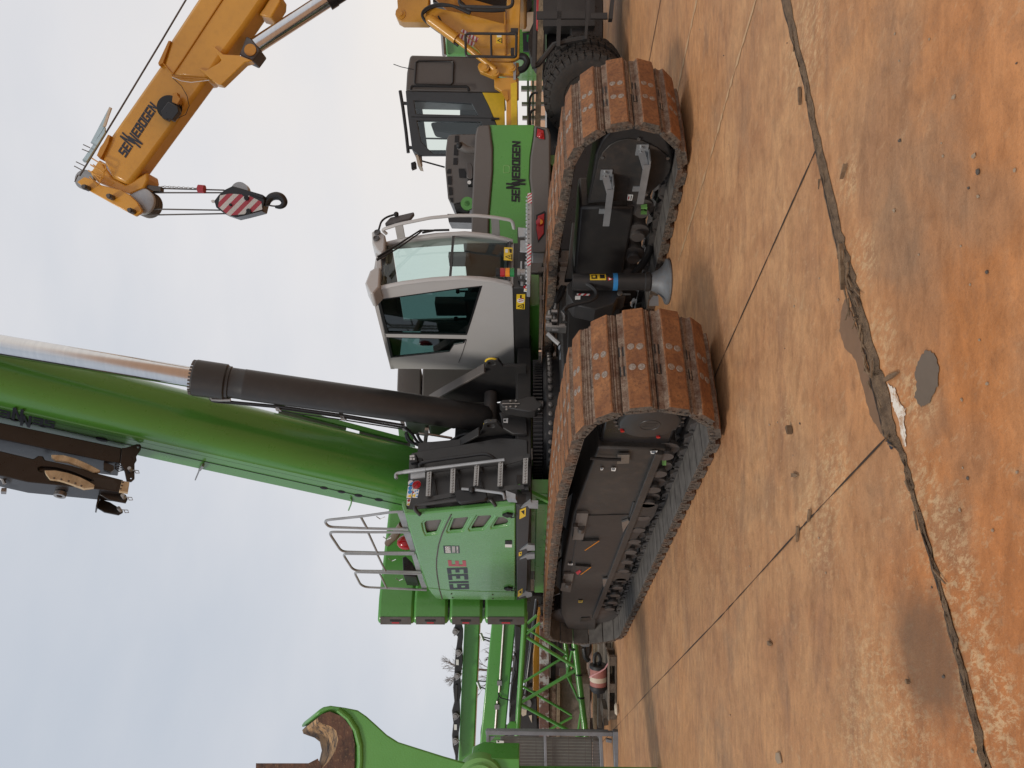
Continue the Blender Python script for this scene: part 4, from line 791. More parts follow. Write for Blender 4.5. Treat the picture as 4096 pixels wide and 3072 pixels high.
for a in (-.5, -.2, .1, .4): b.bar(c, c + V((.036*math.sin(a), .036*math.cos(a), .001)), .006, .002, (0, 0, 1))
b.bar(c + V((-.03, .03, .002)), c + V((.03, -.03, .002)), .008, .002, (0, 0, 1)); b.build('safety_sticker', 'white', eh)
# green bonnet
EP = [(785, 258), (868, 262), (1300, 225), (1876, 166), (1872, 1110), (1500, 1106), (1140, 1100), (1090, 1092), (1040, 1040), (1003, 985), (960, 850)]
VENT = [[(958, 352), (985, 325), (1155, 310), (1165, 325), (1110, 450), (1095, 460), (990, 474), (975, 440)], [(1255, 300), (1420, 283), (1430, 298), (1362, 425), (1345, 435), (1210, 446), (1203, 430)],
        [(1497, 274), (1650, 267), (1662, 285), (1570, 405), (1550, 418), (1425, 428), (1415, 410)], [(1700, 292), (1760, 292), (1805, 318), (1818, 350), (1795, 378), (1640, 405), (1638, 390)]]
EPX = -1.47
b = MB(MU); b.prism(hp(MU, 0, EPX, 'E', EP), (.07, 0, 0), [hp(MU, 0, EPX, 'E', v) for v in VENT]); bon = b.build('bonnet', 'hood_green', crane, bevel=.018)
for v in VENT:
    Q = hp(MU, 0, EPX, 'E', v); c = sum(Q, V())/len(Q)
    b = MB(MU); b.prism([V((EPX + .012, c.y + (q.y - c.y)*1.06, c.z + (q.z - c.z)*1.06)) for q in Q], (.0, 0, 0) if 0 else (.02, 0, 0), [[V((EPX + .012, c.y + (q.y - c.y)*.82, c.z + (q.z - c.z)*.80)) for q in Q]]); b.build('vent_rim', 'hood_green', bon, bevel=.006)
    b = MB(MU); b.prism([V((EPX + .045, q.y, q.z)) for q in Q], (.01, 0, 0)); b.build('vent_mesh', 'taupe', bon)
b = MB(MU); P = hp(MU, 0, EPX, 'E', [(785, 258), (1003, 985)]); Q = [P[0], P[1], P[1] + V((.16, -.05, .10)), P[0] + V((.16, .02, .06))]; b.prism(Q, (.02, 0, -.04)); b.build('bonnet_top', 'hood_green', bon, bevel=.01)
b = MB(MU); b.tube(hp(MU, 0, EPX, 'E', [(1242, 262), (1190, 365), (1150, 455), (1115, 570), (1097, 700), (1095, 780), (1102, 860), (1125, 1000), (1152, 1098)]), .009, 6); b.build('bonnet_seal', 'dark_steel', bon)
b = MB(MU); b.tube(hp(MU, 0, EPX, 'E', [(1003, 985), (1200, 1008), (1560, 1022), (1868, 1028)]), .006, 6); b.build('bonnet_edge', 'hood_green', bon)
e_ = lambda x, y, v=EPX: hit(MU, 0, v, 'E', x, y)
NL = V((-1, 0, 0))
b = MB(MU); write(b, '6133', e_(1418, 998), e_(1400, 786), e_(1228, 1003) - e_(1418, 998), NL, .003, .0, 5.6); b.build('model_number', 'navy', bon)
b = MB(MU); write(b, 'E', e_(1390, 776), e_(1385, 718), e_(1215, 772) - e_(1390, 776), NL, .003); b.build('model_letter', 'lamp_red', bon)
b = MB(MU); b.prism([e_(*p) for p in ((1162, 572), (1240, 570), (1242, 647), (1172, 648))], NL*.002); b.prism([e_(*p) for p in ((1244, 571), (1280, 571), (1284, 645), (1246, 646))], NL*.002); b.prism([e_(*p) for p in ((1283, 573), (1320, 572), (1325, 645), (1287, 647))], NL*.002)
b.use('white'); write(b, 'BRR', e_(1236, 642, EPX - .002), e_(1232, 580, EPX - .002), e_(1186, 641) - e_(1236, 642), NL, .002); write(b, 'MIETPARK', e_(1312, 642, EPX - .002), e_(1309, 578, EPX - .002), e_(1296, 642) - e_(1312, 642), NL, .002)
for x in (1255, 1266, 1276): b.bar(e_(x, 640, EPX - .003), e_(x - 2, 578, EPX - .003), .007, .002, (1, 0, 0))
b.build('company_sticker', 'navy', bon)
for P in ([(1742, 258), (1790, 240), (1848, 248), (1840, 270), (1790, 278)], [(1758, 982), (1800, 970), (1848, 978), (1842, 992), (1790, 1000)]):
    b = MB(MU); b.prism([e_(*p) for p in P], NL*.03); c = e_(P[3][0], P[3][1] + 15, EPX - .03); b.tube([c + V((0, .04, .02)), c + V((0, .02, -.03)), c + V((0, -.05, -.03))], .008, 6); b.build('bonnet_latch', 'black', bon, bevel=.005)
b = MB(MU); b.prism([e_(*p) for p in ((1770, 518), (1838, 517), (1838, 555), (1770, 553))], NL*.008); b.use('white'); b.prism([e_(*p) for p in ((1770, 558), (1838, 557), (1838, 587), (1770, 585))], NL*.003); b.build('access_flap', 'black', bon)
b = MB(MU)
for x, y in ((1244, 1043), (1255, 1080), (1648, 1052), (1650, 1090)): c = e_(x, y); b.cyl(c, c + NL*.012, .012, n=8)
b.build('bonnet_bolt', 'dark_steel', bon)
b = MB(MU); b.prism([e_(*p) for p in ((1880, 170), (2010, 175), (2020, 200), (2000, 560), (1985, 1085), (1885, 1112))], (.4, 0, 0)); ks = b.build('lower_skirt', 'anthracite', crane, bevel=.01)
for P in ([(1925, 205), (2020, 135), (2030, 150), (2095, 150), (2095, 210), (2010, 205), (1990, 180)], [(1915, 622), (1995, 562), (2060, 570), (2065, 620), (1990, 622), (1980, 600)], [(1915, 708), (1990, 660), (2060, 655), (2062, 700), (1990, 708), (1975, 690)], [(1905, 1085), (1975, 1022), (2035, 1035), (2035, 1070), (1985, 1085), (1970, 1062)]):
    b = MB(MU); b.prism([e_(*p, EPX - .02) for p in P], (.03, 0, 0)); b.build('hook_bracket', 'galvanised', ks)
for P in ([(1915, 220), (1975, 195), (1972, 280), (1912, 310)], [(1905, 640), (1935, 630), (1932, 665), (1905, 675)], [(1898, 1018), (1942, 990), (1940, 1055), (1895, 1075)]):
    b = MB(MU); Q = [e_(*p, EPX - .001) for p in P]; b.prism(Q, NL*.003); b.use('black'); c = sum(Q, V())/4 + NL*.003; b.prism([c + (q - c)*.6 for q in Q[:3]], NL*.002); b.build('warning_sticker', 'sticker_yellow', ks)
b = MB(MU); b.box((-1.2, -.4, 1.28), (-1.0, 2.2, 1.60)); b.bar((-1.3, -.35, 1.3), (-1.25, -.7, 1.72), .05, .05); b.build('lower_frame', 'green', crane, bevel=.01)
# roof railing
RP = -1.40
def rl_(P, r=.017, rd=.07):
    b = MB(MU); b.tube(hp(MU, 0, RP, 'E', P), r, 8, round_=rd); return b
for P, Mr, PL in (([(770, 238), (650, 242), (350, 285), (12, 320), (0, 345), (40, 388), (400, 402), (820, 412)], [(352, 290), (412, 398)], [(712, 252), (790, 246), (815, 402), (768, 402)]),
                  ([(835, 440), (400, 440), (55, 436), (50, 462), (150, 612), (190, 632), (500, 640), (880, 640)], [(425, 445), (512, 636)], [(768, 445), (838, 442), (890, 628), (845, 635)]),
                  ([(885, 655), (500, 655), (190, 652), (185, 670), (265, 795), (310, 818), (590, 822), (945, 832)], [(515, 660), (592, 818)], [(850, 658), (892, 655), (955, 825), (900, 828)]),
                  ([(955, 850), (600, 840), (300, 832), (295, 850), (350, 955), (400, 980), (620, 990), (1000, 1008)], [(540, 848), (606, 988)], [(905, 855), (955, 850), (1003, 990), (955, 1000)])):
    b = rl_(P); b.tube(hp(MU, 0, RP, 'E', Mr), .015, 8); b.prism(hp(MU, 0, RP + .02, 'E', PL), (.012, 0, 0)); ro = b.build('roof_railing', 'galvanised', crane)
    c = hit(MU, 0, RP - .02, 'E', P[0][0] - 230, P[0][1] + 24); b = MB(MU); b.bar(c + V((0, 0, -.03)), c + V((0, 0, .05)), .05, .05); b.tube([c + V((-.03, 0, .04)), c + V((-.04, .06, .0)), c + V((-.03, .02, -.06))], .006, 5); b.build('locking_pin', 'galvanised', ro)
b = MB(MU); b.tube(hp(MU, 0, -1.0, 'E', [(760, 360), (735, 400), (690, 470), (617, 548)]), [.05, .055, .058, .05], 12); b.build('exhaust_pipe', 'hot_pipe', crane)
b = MB(MU); c = hit(MU, 0, -.95, 'E', 800, 540); b.ball(c, .14, 16, (.8, .8, 1)); b.build('air_filter_cap', 'lamp_red', crane)
b = MB(MU); P = hp(MU, 1, 2.2, 'E', [(760, 690), (790, 672), (860, 740), (900, 820), (900, 880), (770, 870), (765, 760)]); b.prism(P, (0, .4, 0)); b.build('winch', 'black_paint', crane, bevel=.01)
# ---- counterweight slabs
QC = 3.05
for x0, x1, k in ((520, 880, 0), (868, 1212, 1), (1222, 1553, 2), (1570, 1990, 3)):
    z1, z0 = hit(MU, 1, QC, 'E', x0, 1130).z, hit(MU, 1, QC, 'E', x1, 1130).z
    pR = .95; P1 = hit(MU, 1, QC, 'E', x0 + 100, 1128).x; P2 = hit(MU, 1, QC + .06, 'E', x0 + 100, 1270).x
    b = MB(MU); b.prism([V((x, y, z0 + .006)) for x, y in ((pR, QC), (P1, QC), (P2, QC + .06), (P2 - .085, QC + .16), (P2 + .12, QC + .60), (P2 + .25, QC + 1.0), (pR, QC + 1.0))], (0, 0, z1 - z0 - .012)); sb = b.build('counterweight', 'green', crane, bevel=.06)
    b = MB(MU); A = V((P2, QC + .06, 0)); Bq = V((P2 - .085, QC + .16, 0)); n_ = V((-.762, -.648, 0)); hgt = z1 - z0
    b.prism([A + n_*.001 + V((0, 0, z0 + .05)), Bq + n_*.001 + V((0, 0, z0 + .05)), Bq + n_*.001 + V((0, 0, z1 - .05)), A + n_*.001 + V((0, 0, z1 - .05))], n_*.012); b.build('end_panel', 'dark_steel', sb)
    m_ = A.lerp(Bq, .45) + n_*.013; b = MB(MU); b.bar(m_ + V((0, 0, z0 + hgt*.35)), m_ + V((0, 0, z0 + hgt*.65)), .03, .012, n_); b.use('red_stripe'); b.bar(m_ + V((-.025, .03, z0 + hgt*.4)), m_ + V((-.025, .03, z0 + hgt*.6)), .022, .014, n_); b.build('lifting_pocket', 'black', sb)
b = MB(MU); b.box((-.7, 3.1, 1.5), (.7, 3.9, 1.72)); b.box((-1.2, 3.4, 1.72), (.8, 3.9, 4.0)); b.build('counterweight_base', 'anthracite', crane)
# ---- boom
b = MB(MBM); sec = [(.32, -.37), (.32, .045), (.33, .055), (.33, .14)] + [(-.08 + .40*math.cos(a), .15 + .31*math.sin(a)) for a in [PI*k/22 for k in range(23)]] + [(-.49, .14), (-.49, .055), (-.48, .045), (-.48, -.37)]
b.rings([[V((x, y, f)) for x, f in sec] for y in (-2.3, -1, 0, 1, 2, 3, 4, 5, 6, 7, 8, 11, 14)]); boom = b.build('boom', 'boom_green', crane, smooth=40)
b = MB(MBM)
for f in (.05, -.12): b.tube([V((-.486, -1.9, f)), V((-.486, 8, f))], .0045, 5)
b.build('weld_seam', 'black', boom)
for z, x, y, w in (('N', 1235, 1455, .045), ('N', 1380, 1487, .045), ('N', 1522, 1518, .05), ('N', 1690, 1553, .05), ('S', 1285, 495, .06), ('S', 540, 328, .035), ('S', 180, 250, .035)):
    c = hit(MBM, 0, -.481, z, x, y); b = MB(MBM); b.prism([c + V((0, w*1.25*math.cos(a), w*math.sin(a))) for a in [2*PI*k/16 for k in range(16)]], (-.003, 0, 0)); b.build('boom_hole_disc', 'black', boom)  # flat black disc on the flank, painting the shade inside an uncut hole
b = MB(MBM); P = hp(MBM, 0, -.52, 'N', [(235, 1265), (205, 1300), (170, 1382)]); b.bar(P[0], P[1], .03, .05, (1, 0, 0)); b.bar(P[1], P[2], .015, .04, (1, 0, 0)); b.build('bracket', 'steel', boom)
b = MB(MBM); b.tube(hp(MBM, 0, -.50, 'N', [(1455, 1540), (1465, 1560), (1460, 1590), (1440, 1640)]), .012, 6); b.build('hook_rod', 'green', boom)
b = MB(MBM); P = hp(MBM, 0, .34, 'N', [(860, 822), (1420, 965)]); b.bar(P[0], P[1], .02, .07, (1, 0, 0)); P = hp(MBM, 0, .34, 'N', [(1530, 990), (1950, 1100)]); b.bar(P[0], P[1], .02, .07, (1, 0, 0)); b.build('cable_cover', 'galvanised', boom)
b = MB(MBM); P = hp(MBM, 0, .37, 'N', [(840, 780), (1930, 1065)]); b.bar(P[0], P[1], .04, .07, (1, 0, 0)); b.build('side_rail', 'green', boom)
o = hit(MBM, 0, -.492, 'S', 700, 335); e2 = hit(MBM, 0, -.492, 'S', 200, 215); L = (e2 - o).y
b = MB(MBM); logo(b, V((-.492, o.y, .09)), V((-.492, o.y + L*2.85, .09)), V((0, 0, -.19)), NL, .003, .1); b.build('lettering', 'navy', boom)
# ---- luffing cylinder
cA, cB, cC = hit(MU, 0, 0, 'X', 1930, 1672), hit(MU, 0, 0, 'X', 775, 1510), hit(MU, 0, 0, 'X', 0, 1382)
cd_ = (cB - cA).normalized(); cC = cB + (cC - cB).normalized()*3.2
b = MB(MU); L = (cB - cA).length
b.lathe([(.10, -.12), (.16, -.06), (.175, .0), (.185, .02), (.185, .34), (.192, .36), (.192, L*.5), (.196, L - .62), (.196, L - .60), (.192, L - .59), (.192, L - .44), (.205, L - .43), (.205, L - .40), (.225, L - .38), (.228, L - .02), (.215, L)], cA, cd_, 40); cy = b.build('boom_cylinder', 'anthracite', crane)
b = MB(MU); b.cyl(cB, cC, .128, n=40); b.build('piston_rod', 'chrome', cy)
a_ = cd_.orthogonal().normalized(); c2_ = cd_.cross(a_)
b = MB(MU)
for k in range(30):
    d = a_*math.cos(2*PI*k/30) + c2_*math.sin(2*PI*k/30); b.cyl(cB + d*.208 - cd_*.01, cB + d*.208 + cd_*.025, .014, n=6)
b.build('gland_bolt', 'dark_steel', cy)
b = MB(MU); b.cyl(cA + V((-.35, .02, -.1)), cA + V((.4, .02, -.1)), .09, n=20); b.build('cylinder_pin', 'dark_steel', crane)
for P, r in (([(280, 690), (300, 735), (370, 745), (450, 750), (830, 785), (860, 795), (1390, 868), (1900, 955)], .014), ([(400, 705), (450, 740), (840, 775), (1390, 850), (1900, 935)], .016), ([(850, 815), (1390, 890), (1900, 970), (1960, 975)], .009)):
    b = MB(MU); b.tube(hp(MU, 0, -.19, 'N', P), r, 6, round_=.05); b.build('hydraulic_hose', 'hose', cy)
for x, y in ((848, 775), (1390, 855), (1905, 945)):
    b = MB(MU); c = hit(MU, 0, -.19, 'N', x, y); b.bar(c + cd_*.05 + V((.1, -.05, 0)), c + V((-.03, .06, 0)), .012, .05, cd_); b.bar(c + V((-.0, .03, -.0)), c + V((-.0, .10, -.02)), .04, .03, cd_); b.build('hose_clamp', 'galvanised', cy)
b = MB(MU); c = hit(MU, 0, -.18, 'N', 285, 690); b.cyl(c + V((.1, -.06, 0)), c, .035, n=10); b.tube([c, c + V((-.03, .04, -.03)), c + V((-.03, .05, -.12)), c + V((-.02, .06, -.25))], .022, 8); b.build('fitting', 'steel', cy)
for P in ([(245, 745), (310, 800), (350, 870), (410, 900), (560, 900), (700, 830), (840, 790)], [(260, 790), (290, 860), (400, 915), (600, 880), (720, 800), (830, 800)], [(350, 800), (370, 850), (430, 905)], [(255, 800), (265, 850), (320, 880), (395, 890)]):
    b = MB(MU); b.tube(hp(MU, 0, -.30, 'D', P), .020, 8, round_=.1); b.build('hydraulic_hose', 'hose', crane)
b = MB(MU); b.tube(hp(MU, 0, -.28, 'D', [(350, 815), (370, 795), (430, 800), (640, 835)]), .016, 8); P = hp(MU, 0, -.32, 'D', [(430, 760), (420, 860), (410, 925)]); b.bar(P[0], P[2], .05, .04, (1, 0, 0)); b.tube(hp(MU, 0, -.31, 'D', [(430, 880), (540, 880)]), .024, 8); b.build('valve_block', 'steel', crane)
b = MB(MU); b.prism(hp(MU, 1, 1.3, 'D', [(190, 745), (300, 740), (320, 860), (200, 835)]), (0, .3, 0)); b.build('boom_foot', 'green', crane, bevel=.01)
# ---- grey cover behind the cab
b = MB(MU); P = hp(MU, 1, .25, 'D', [(188, 250), (182, 430), (192, 462), (215, 474), (378, 500), (383, 250)]); b.prism(P, (0, 1.1, 0)); b.build('rear_cover', 'taupe', crane, bevel=.03)
b = MB(MU); P = hp(MU, 1, .25, 'D', [(394, 250), (388, 480), (402, 500), (470, 490), (640, 400), (900, 400), (900, 250)]); b.prism(P, (0, 1.1, 0)); b.build('rear_cover', 'taupe', crane, bevel=.02)
# ---- stowed fly jib on the boom's flank
JF = -.02
b = MB(MBM); j = lambda P, v=JF: hp(MBM, 2, v, 'S', P)
b.prism(j([(-1500, -48), (-80, 265), (1540, 604), (1520, 790), (1300, 762), (820, 665), (0, 492), (-1500, 163)]), (0, 0, -.42)); jib = b.build('fly_jib', 'black_paint', crane, bevel=.012)
b = MB(MBM); b.prism(j([(1538, 604), (1590, 600), (1728, 556), (1765, 556), (1788, 580), (1780, 625), (1722, 712), (1728, 760), (1702, 800), (1702, 960), (1702, 995), (1660, 1032), (1600, 1022), (1575, 900), (1560, 870), (1520, 790)], JF + .01), (0, 0, -.03), [j([(1725, 592), (1745, 582), (1762, 596), (1745, 610)], JF + .01), j([(1640, 985), (1658, 975), (1672, 988), (1655, 1000)], JF + .01)]); b.build('end_plate', 'black_paint', jib, bevel=.005)
b = MB(MBM); b.prism(j([(-1500, 262), (0, 640), (420, 742), (455, 720), (480, 702), (545, 708), (568, 755), (900, 825), (1200, 915), (1560, 1010), (1520, 1160), (1280, 1130), (350, 1035), (0, 955), (-1500, 600)]), (0, 0, -.34), [j([(480, 855), (520, 835), (700, 850), (900, 900), (1170, 1015), (1100, 1030), (850, 925), (640, 880), (530, 905), (485, 885)])]); b.build('jib_section', 'black_paint', jib, bevel=.012)
b = MB(MBM); b.prism(j([(470, 860), (700, 835), (1200, 990), (1150, 1050), (700, 940), (490, 910)], JF - .05), (0, 0, -.05)); b.prism(j([(1180, 980), (1440, 1010), (1490, 1060), (1460, 1140), (1200, 1095)], JF + .003), (0, 0, -.01)); b.build('sheave_slot', 'anthracite', jib)
b = MB(MBM); b.prism(j([(1262, 1195), (1380, 1262), (1590, 1300), (1616, 1250), (1590, 1195), (1500, 1160), (1280, 1130)], JF - .10), (0, 0, -.03)); b.prism(j([(1210, 1350), (1320, 1416), (1500, 1452), (1555, 1420), (1550, 1390), (1470, 1340), (1390, 1290), (1270, 1250)], JF - .32), (0, 0, -.03)); b.prism(j([(1240, 1200), (1270, 1195), (1230, 1350), (1210, 1345)], JF - .14), (0, 0, -.2)); b.build('fork_plate', 'black_paint', jib, bevel=.005)
for P, f in (([(648, 690), (800, 694), (950, 735), (1100, 800), (1200, 850), (1270, 890), (1255, 905), (1180, 910), (1000, 830), (850, 775), (705, 757), (650, 718)], .03), ([(565, 890), (700, 890), (850, 920), (1000, 970), (1120, 1030), (1195, 1075), (1190, 1100), (1062, 1115), (900, 1057), (750, 1012), (632, 997), (578, 930)], .05), ([(1540, 1020), (1638, 1036), (1618, 1165), (1508, 1150)], .04)):
    b = MB(MBM); b.prism(j(P, JF + f), (0, 0, -.06)); b.use('dark_steel')
    for (x, y) in (((685, 988), (775, 1003), (868, 1024), (953, 1052), (1028, 1085)) if P[0][0] == 565 else ((1553, 1040), (1540, 1082), (1525, 1122)) if P[0][0] == 1540 else ()): c = hit(MBM, 2, JF + f, 'S', x, y); b.cyl(c, c + V((0, 0, .004)), .012, n=10)
    b.build('guide_pad', 'wear_pad', jib, bevel=.006)
c = hit(MBM, 2, JF - .2, 'S', 770, 1170); b = MB(MBM); b.lathe([(.035, 0), (.07, 0), (.07, .05), (.035, .05), (.035, 0)], c, (-1, 0, 0), 24); b.build('pivot_bush', 'steel', jib)
for x, y, f in ((1650, 885, .03), (1565, 1225, -.07), (1515, 1385, -.28)):
    c = hit(MBM, 2, JF + f, 'S', x, y); b = MB(MBM); b.cyl(c + V((0, -.02, -.06)), c + V((0, .02, .05)), .022, n=10); b.tube([c, c + V((.0, -.09, .03)), c + V((-.03, -.11, .03)), c + V((-.04, -.07, .03)), c + V((-.01, -.05, .03))], .006, 5); b.build('locking_pin', 'galvanised', jib)
b = MB(MBM); P = j([(1310, 780), (1440, 830), (1440, 880), (1400, 910), (1310, 880)], JF - .05); b.prism(P, (0, 0, -.05)); b.build('latch', 'anthracite', jib)
b = MB(MBM)
for k in range(4): b.tube(j([(1450, 820 + 14*k), (1500, 812 + 30*k), (1560, 850 + 12*k), (1580, 890)], JF - .08), .008, 5)
b.build('cable', 'hose', jib)
b = MB(MBM); b.prism(j([(460, 592), (735, 655), (730, 680), (455, 625)], JF - .2), (0, 0, -.12)); b.prism(j([(820, 665), (1235, 755), (1230, 820), (830, 715)], JF - .2), (0, 0, -.1)); b.build('roller_block', 'black', jib)
b = MB(MBM); b.tube(j([(-60, 930), (0, 970), (40, 1010), (60, 1060)], JF - .1), .02, 8); P = j([(20, 1110), (85, 1110), (75, 1158), (10, 1155)], JF - .2); b.prism(P, (0, 0, -.08)); b.build('camera_mount', 'steel', jib)
# ================================================================== yellow mobile crane on the right
def vd(d, z, P): return hp(MV, 1, d, z, P)
def vb(): return MB(MV)
def plate(name, mat, par, d, z, P, t, holes=(), bevel=0.0):
    b = vb(); b.prism(vd(d, z, P), (0, t, 0), [vd(d, z, h) for h in holes]); return b.build(name, mat, par, bevel=bevel)
def vtube(name, mat, par, d, z, P, r, n=8, rd=0, closed=False):
    b = vb(); b.tube(vd(d, z, P), r, n, closed, rd); return b.build(name, mat, par)
g0 = MV @ V((6.2, 13.2, 0))
yc = thing('mobile_crane', 'yellow wheeled telescopic crane with a grey cab and raised yellow boom at the right', 'crane', g0)
DB = 11.3
plate('boom', 'yellow', yc, DB, 'G', [(700, 437), (745, 290), (975, -60), (1560, -960), (2020, -960), (1440, -60), (1262, 200), (1185, 300), (1012, 552), (765, 535)], .42, bevel=.06)
ib = plate('boom_section', 'yellow', yc, DB + .05, 'G', [(268, 1085), (300, 1000), (680, 455), (790, 300), (1110, 380), (1000, 565), (530, 1205), (485, 1262), (440, 1285), (345, 1240)], .32, bevel=.05)
vtube('boom_seam', 'dark_yellow', yc, DB - .01, 'G', [(768, 520), (830, 430), (1125, -20)], .012)
vtube('boom_seam', 'dark_yellow', yc, DB - .01, 'G', [(700, 437), (765, 512), (768, 535), (1012, 552)], .010)
plate('end_bracket', 'dark_yellow', yc, DB - .03, 'G', [(740, 285), (755, 285), (700, 440), (672, 455), (668, 440)], .45)
plate('lug', 'yellow', yc, DB + .1, 'G', [(1370, 100), (1400, 60), (1460, -40), (1525, -40), (1520, 20), (1460, 118), (1440, 120)], .3, bevel=.02)
plate('cylinder_bracket', 'yellow', yc, DB - .05, 'G', [(1050, 318), (1120, 378), (1230, 384), (1325, 422), (1272, 436), (1110, 592), (1072, 585), (945, 472), (1000, 492), (1090, 440), (1110, 420)], .14, bevel=.012)
cl = plate('cylinder_lug', 'dark_steel', yc, DB + .06, 'G', [(1283, 250), (1322, 272), (1382, 352), (1328, 425), (1232, 380), (1262, 305)], .3, bevel=.02)
c = hit(MV, 1, DB + .04, 'G', 1310, 347); b = vb(); b.lathe([(.05, .0), (.09, .0), (.09, .03), (.05, .03)], c, (0, 1, 0), 20); b.build('lug_ring', 'dark_yellow', cl); b = vb(); b.cyl(c + V((0, .005, 0)), c + V((0, .05, 0)), .052, n=18); b.build('pin', 'black', cl)
p0, p1 = hit(MV, 1, DB + .2, 'G', 1345, 322), hit(MV, 1, DB + .2, 'G', 1880, -25); dv = (p1 - p0)
b = vb(); b.cyl(p0 - dv*.03, p1 + dv*.05, .118, n=32); cyl_ = b.build('piston_rod', 'chrome', yc)
b = vb(); b.cyl(p0 + dv*.93, p0 + dv*1.02, .16, n=28); b.cyl(p0 + dv*1.02, p0 + dv*4.2, .15, n=28); b.build('boom_cylinder', 'black_paint', yc)
o, e_2, hv = hit(MV, 1, DB + .047, 'T', 838, 770), hit(MV, 1, DB + .047, 'T', 1268, 108), hit(MV, 1, DB + .047, 'T', 730, 690); b = vb(); logo(b, o, e_2, hv - o, (0, -1, 0), .004, .12); b.build('lettering', 'navy', ib)
c = hit(MV, 1, DB + .04, 'G', 757, 760); b = vb(); b.lathe([(.06, 0), (.172, 0), (.178, -.015), (.172, -.03), (.12, -.03), (.12, -.06), (.172, -.06), (.178, -.075), (.172, -.09), (.05, -.10)], c, (0, 1, 0), 28); rl2 = b.build('cable_reel', 'black', ib)
plate('reel_motor', 'black_paint', rl2, DB - .14, 'G', [(688, 775), (737, 708), (805, 742), (812, 775), (765, 838), (735, 828), (728, 836), (695, 825)], .1, bevel=.01); plate('reel_bracket', 'dark_yellow', rl2, DB - .10, 'G', [(772, 650), (800, 645), (802, 665), (822, 690), (800, 728), (765, 712)], .1)
vtube('cable', 'hose', ib, DB - .02, 'G', [(770, 545), (830, 600), (870, 670), (885, 740), (860, 800), (800, 828)], .005, 5); vtube('cable', 'white', ib, DB - .08, 'G', [(765, 538), (830, 565), (900, 575), (1025, 560)], .005, 5)
vtube('hoist_rope', 'dark_steel', yc, DB + .2, 'G', [(1450, -950), (950, -150), (700, 272), (400, 770), (120, 1228)], .013, 6)
plate('boom_head', 'yellow', yc, DB + .0, 'G', [(100, 1270), (150, 1235), (215, 1255), (262, 1290), (400, 1325), (470, 1362), (520, 1410), (555, 1470), (540, 1490), (508, 1510), (345, 1422), (280, 1385), (180, 1330)], .06, bevel=.01)
hd = plate('boom_head', 'yellow', yc, DB + .1, 'G', [(255, 1110), (350, 1240), (440, 1290), (590, 1200), (600, 1250), (570, 1310), (470, 1355), (360, 1320), (240, 1270), (190, 1210)], .36, bevel=.03)
for k in range(4):
    c = hit(MV, 1, DB + .12, 'G', 548, 1405) + V((0, .075*k, 0)); b = vb(); b.lathe([(.05, 0), (.185, .0), (.20, .008), (.17, .03), (.20, .055), (.185, .065), (.05, .065)], c, (0, 1, 0), 30); b.build('sheave', 'taupe' if k else 'galvanised', hd)
c = hit(MV, 1, DB + .2, 'G', 150, 1252); b = vb(); b.lathe([(.05, 0), (.14, .0), (.15, .01), (.13, .04), (.15, .07), (.14, .08), (.05, .08)], c, (0, 1, 0), 26); b.build('sheave', 'steel', hd)
for x, y in ((182, 1318), (352, 1382), (497, 1480)):
    c = hit(MV, 1, DB, 'G', x, y); b = vb(); b.cyl(c, c - V((0, .10, 0)), .042, n=8); b.cyl(c - V((0, .1, 0)), c - V((0, .14, 0)), .03, n=8); b.build('axle_nut', 'dark_steel', hd)
for k, (a, c2) in enumerate((((205, 1105), (305, 1185)), ((195, 1150), (285, 1240)), ((180, 1190), (262, 1275)))):
    b = vb(); b.tube(vd(DB - .05, 'G', [a, (a[0] + 40, a[1] + 25), (a[0] + 95, a[1] + 45), (c2[0], c2[1]), (c2[0] - 20, c2[1] + 20), (a[0] + 10, a[1] + 45)]), .010, 6); b.build('rope_guard', 'yellow', hd)
plate('head_bracket', 'dark_yellow', hd, DB + .0, 'G', [(240, 1085), (262, 1030), (285, 1000), (318, 940), (332, 945), (318, 1000), (280, 1080), (262, 1110)], .3)
for P in ([(195, 998), (328, 745), (340, 752), (290, 890), (215, 1010)], [(138, 1118), (268, 932), (295, 888), (296, 925), (165, 1132), (148, 1132)]): plate('warning_panel', 'pale_blue', hd, DB + .1, 'G', P, .03)
plate('panel_edge', 'cream', hd, DB + .08, 'G', [(325, 748), (340, 752), (300, 880), (280, 885)], .02)
for P in ([(145, 1010), (192, 1032)], [(137, 1042), (186, 1062)], [(95, 1130), (160, 1162)], [(82, 1160), (150, 1196)], [(85, 1270), (110, 1220)]): vtube('antenna', 'dark_steel', hd, DB + .05, 'G', P, .008, 5)
HD = DB + .20
for P in ([(590, 1346), (1140, 1346)], [(690, 1316), (1130, 1328)], [(612, 1460), (1110, 1468)], [(590, 1502), (1140, 1492)]): vtube('hoist_rope', 'dark_steel', yc, HD, 'G', P, .011, 6)
plate('rope_socket', 'dark_steel', yc, HD - .05, 'G', [(575, 1300), (600, 1290), (690, 1302), (688, 1335), (620, 1332)], .10, bevel=.01)
b = vb()
for k in range(16):
    a, c2 = hit(MV, 1, HD - .08, 'G', 692 + 16.2*k, 1302 + .9*k), hit(MV, 1, HD - .08, 'G', 706 + 16.2*k, 1303 + .9*k); m_ = a.lerp(c2, .5); w = V((.012, 0, 0)) if k % 2 else V((0, .012, 0)); b.tube([a + w*.6, m_ + w, c2 + w*.6, c2 - w*.6, m_ - w, a - w*.6], .0045, 5, True)
b.build('limit_chain', 'steel', yc)
p0, p1 = hit(MV, 1, HD - .05, 'G', 950, 1318), hit(MV, 1, HD - .05, 'G', 993, 1322); b = vb(); b.cyl(p0, p1, .062, n=16); b.build('limit_weight', 'red_stripe', yc)
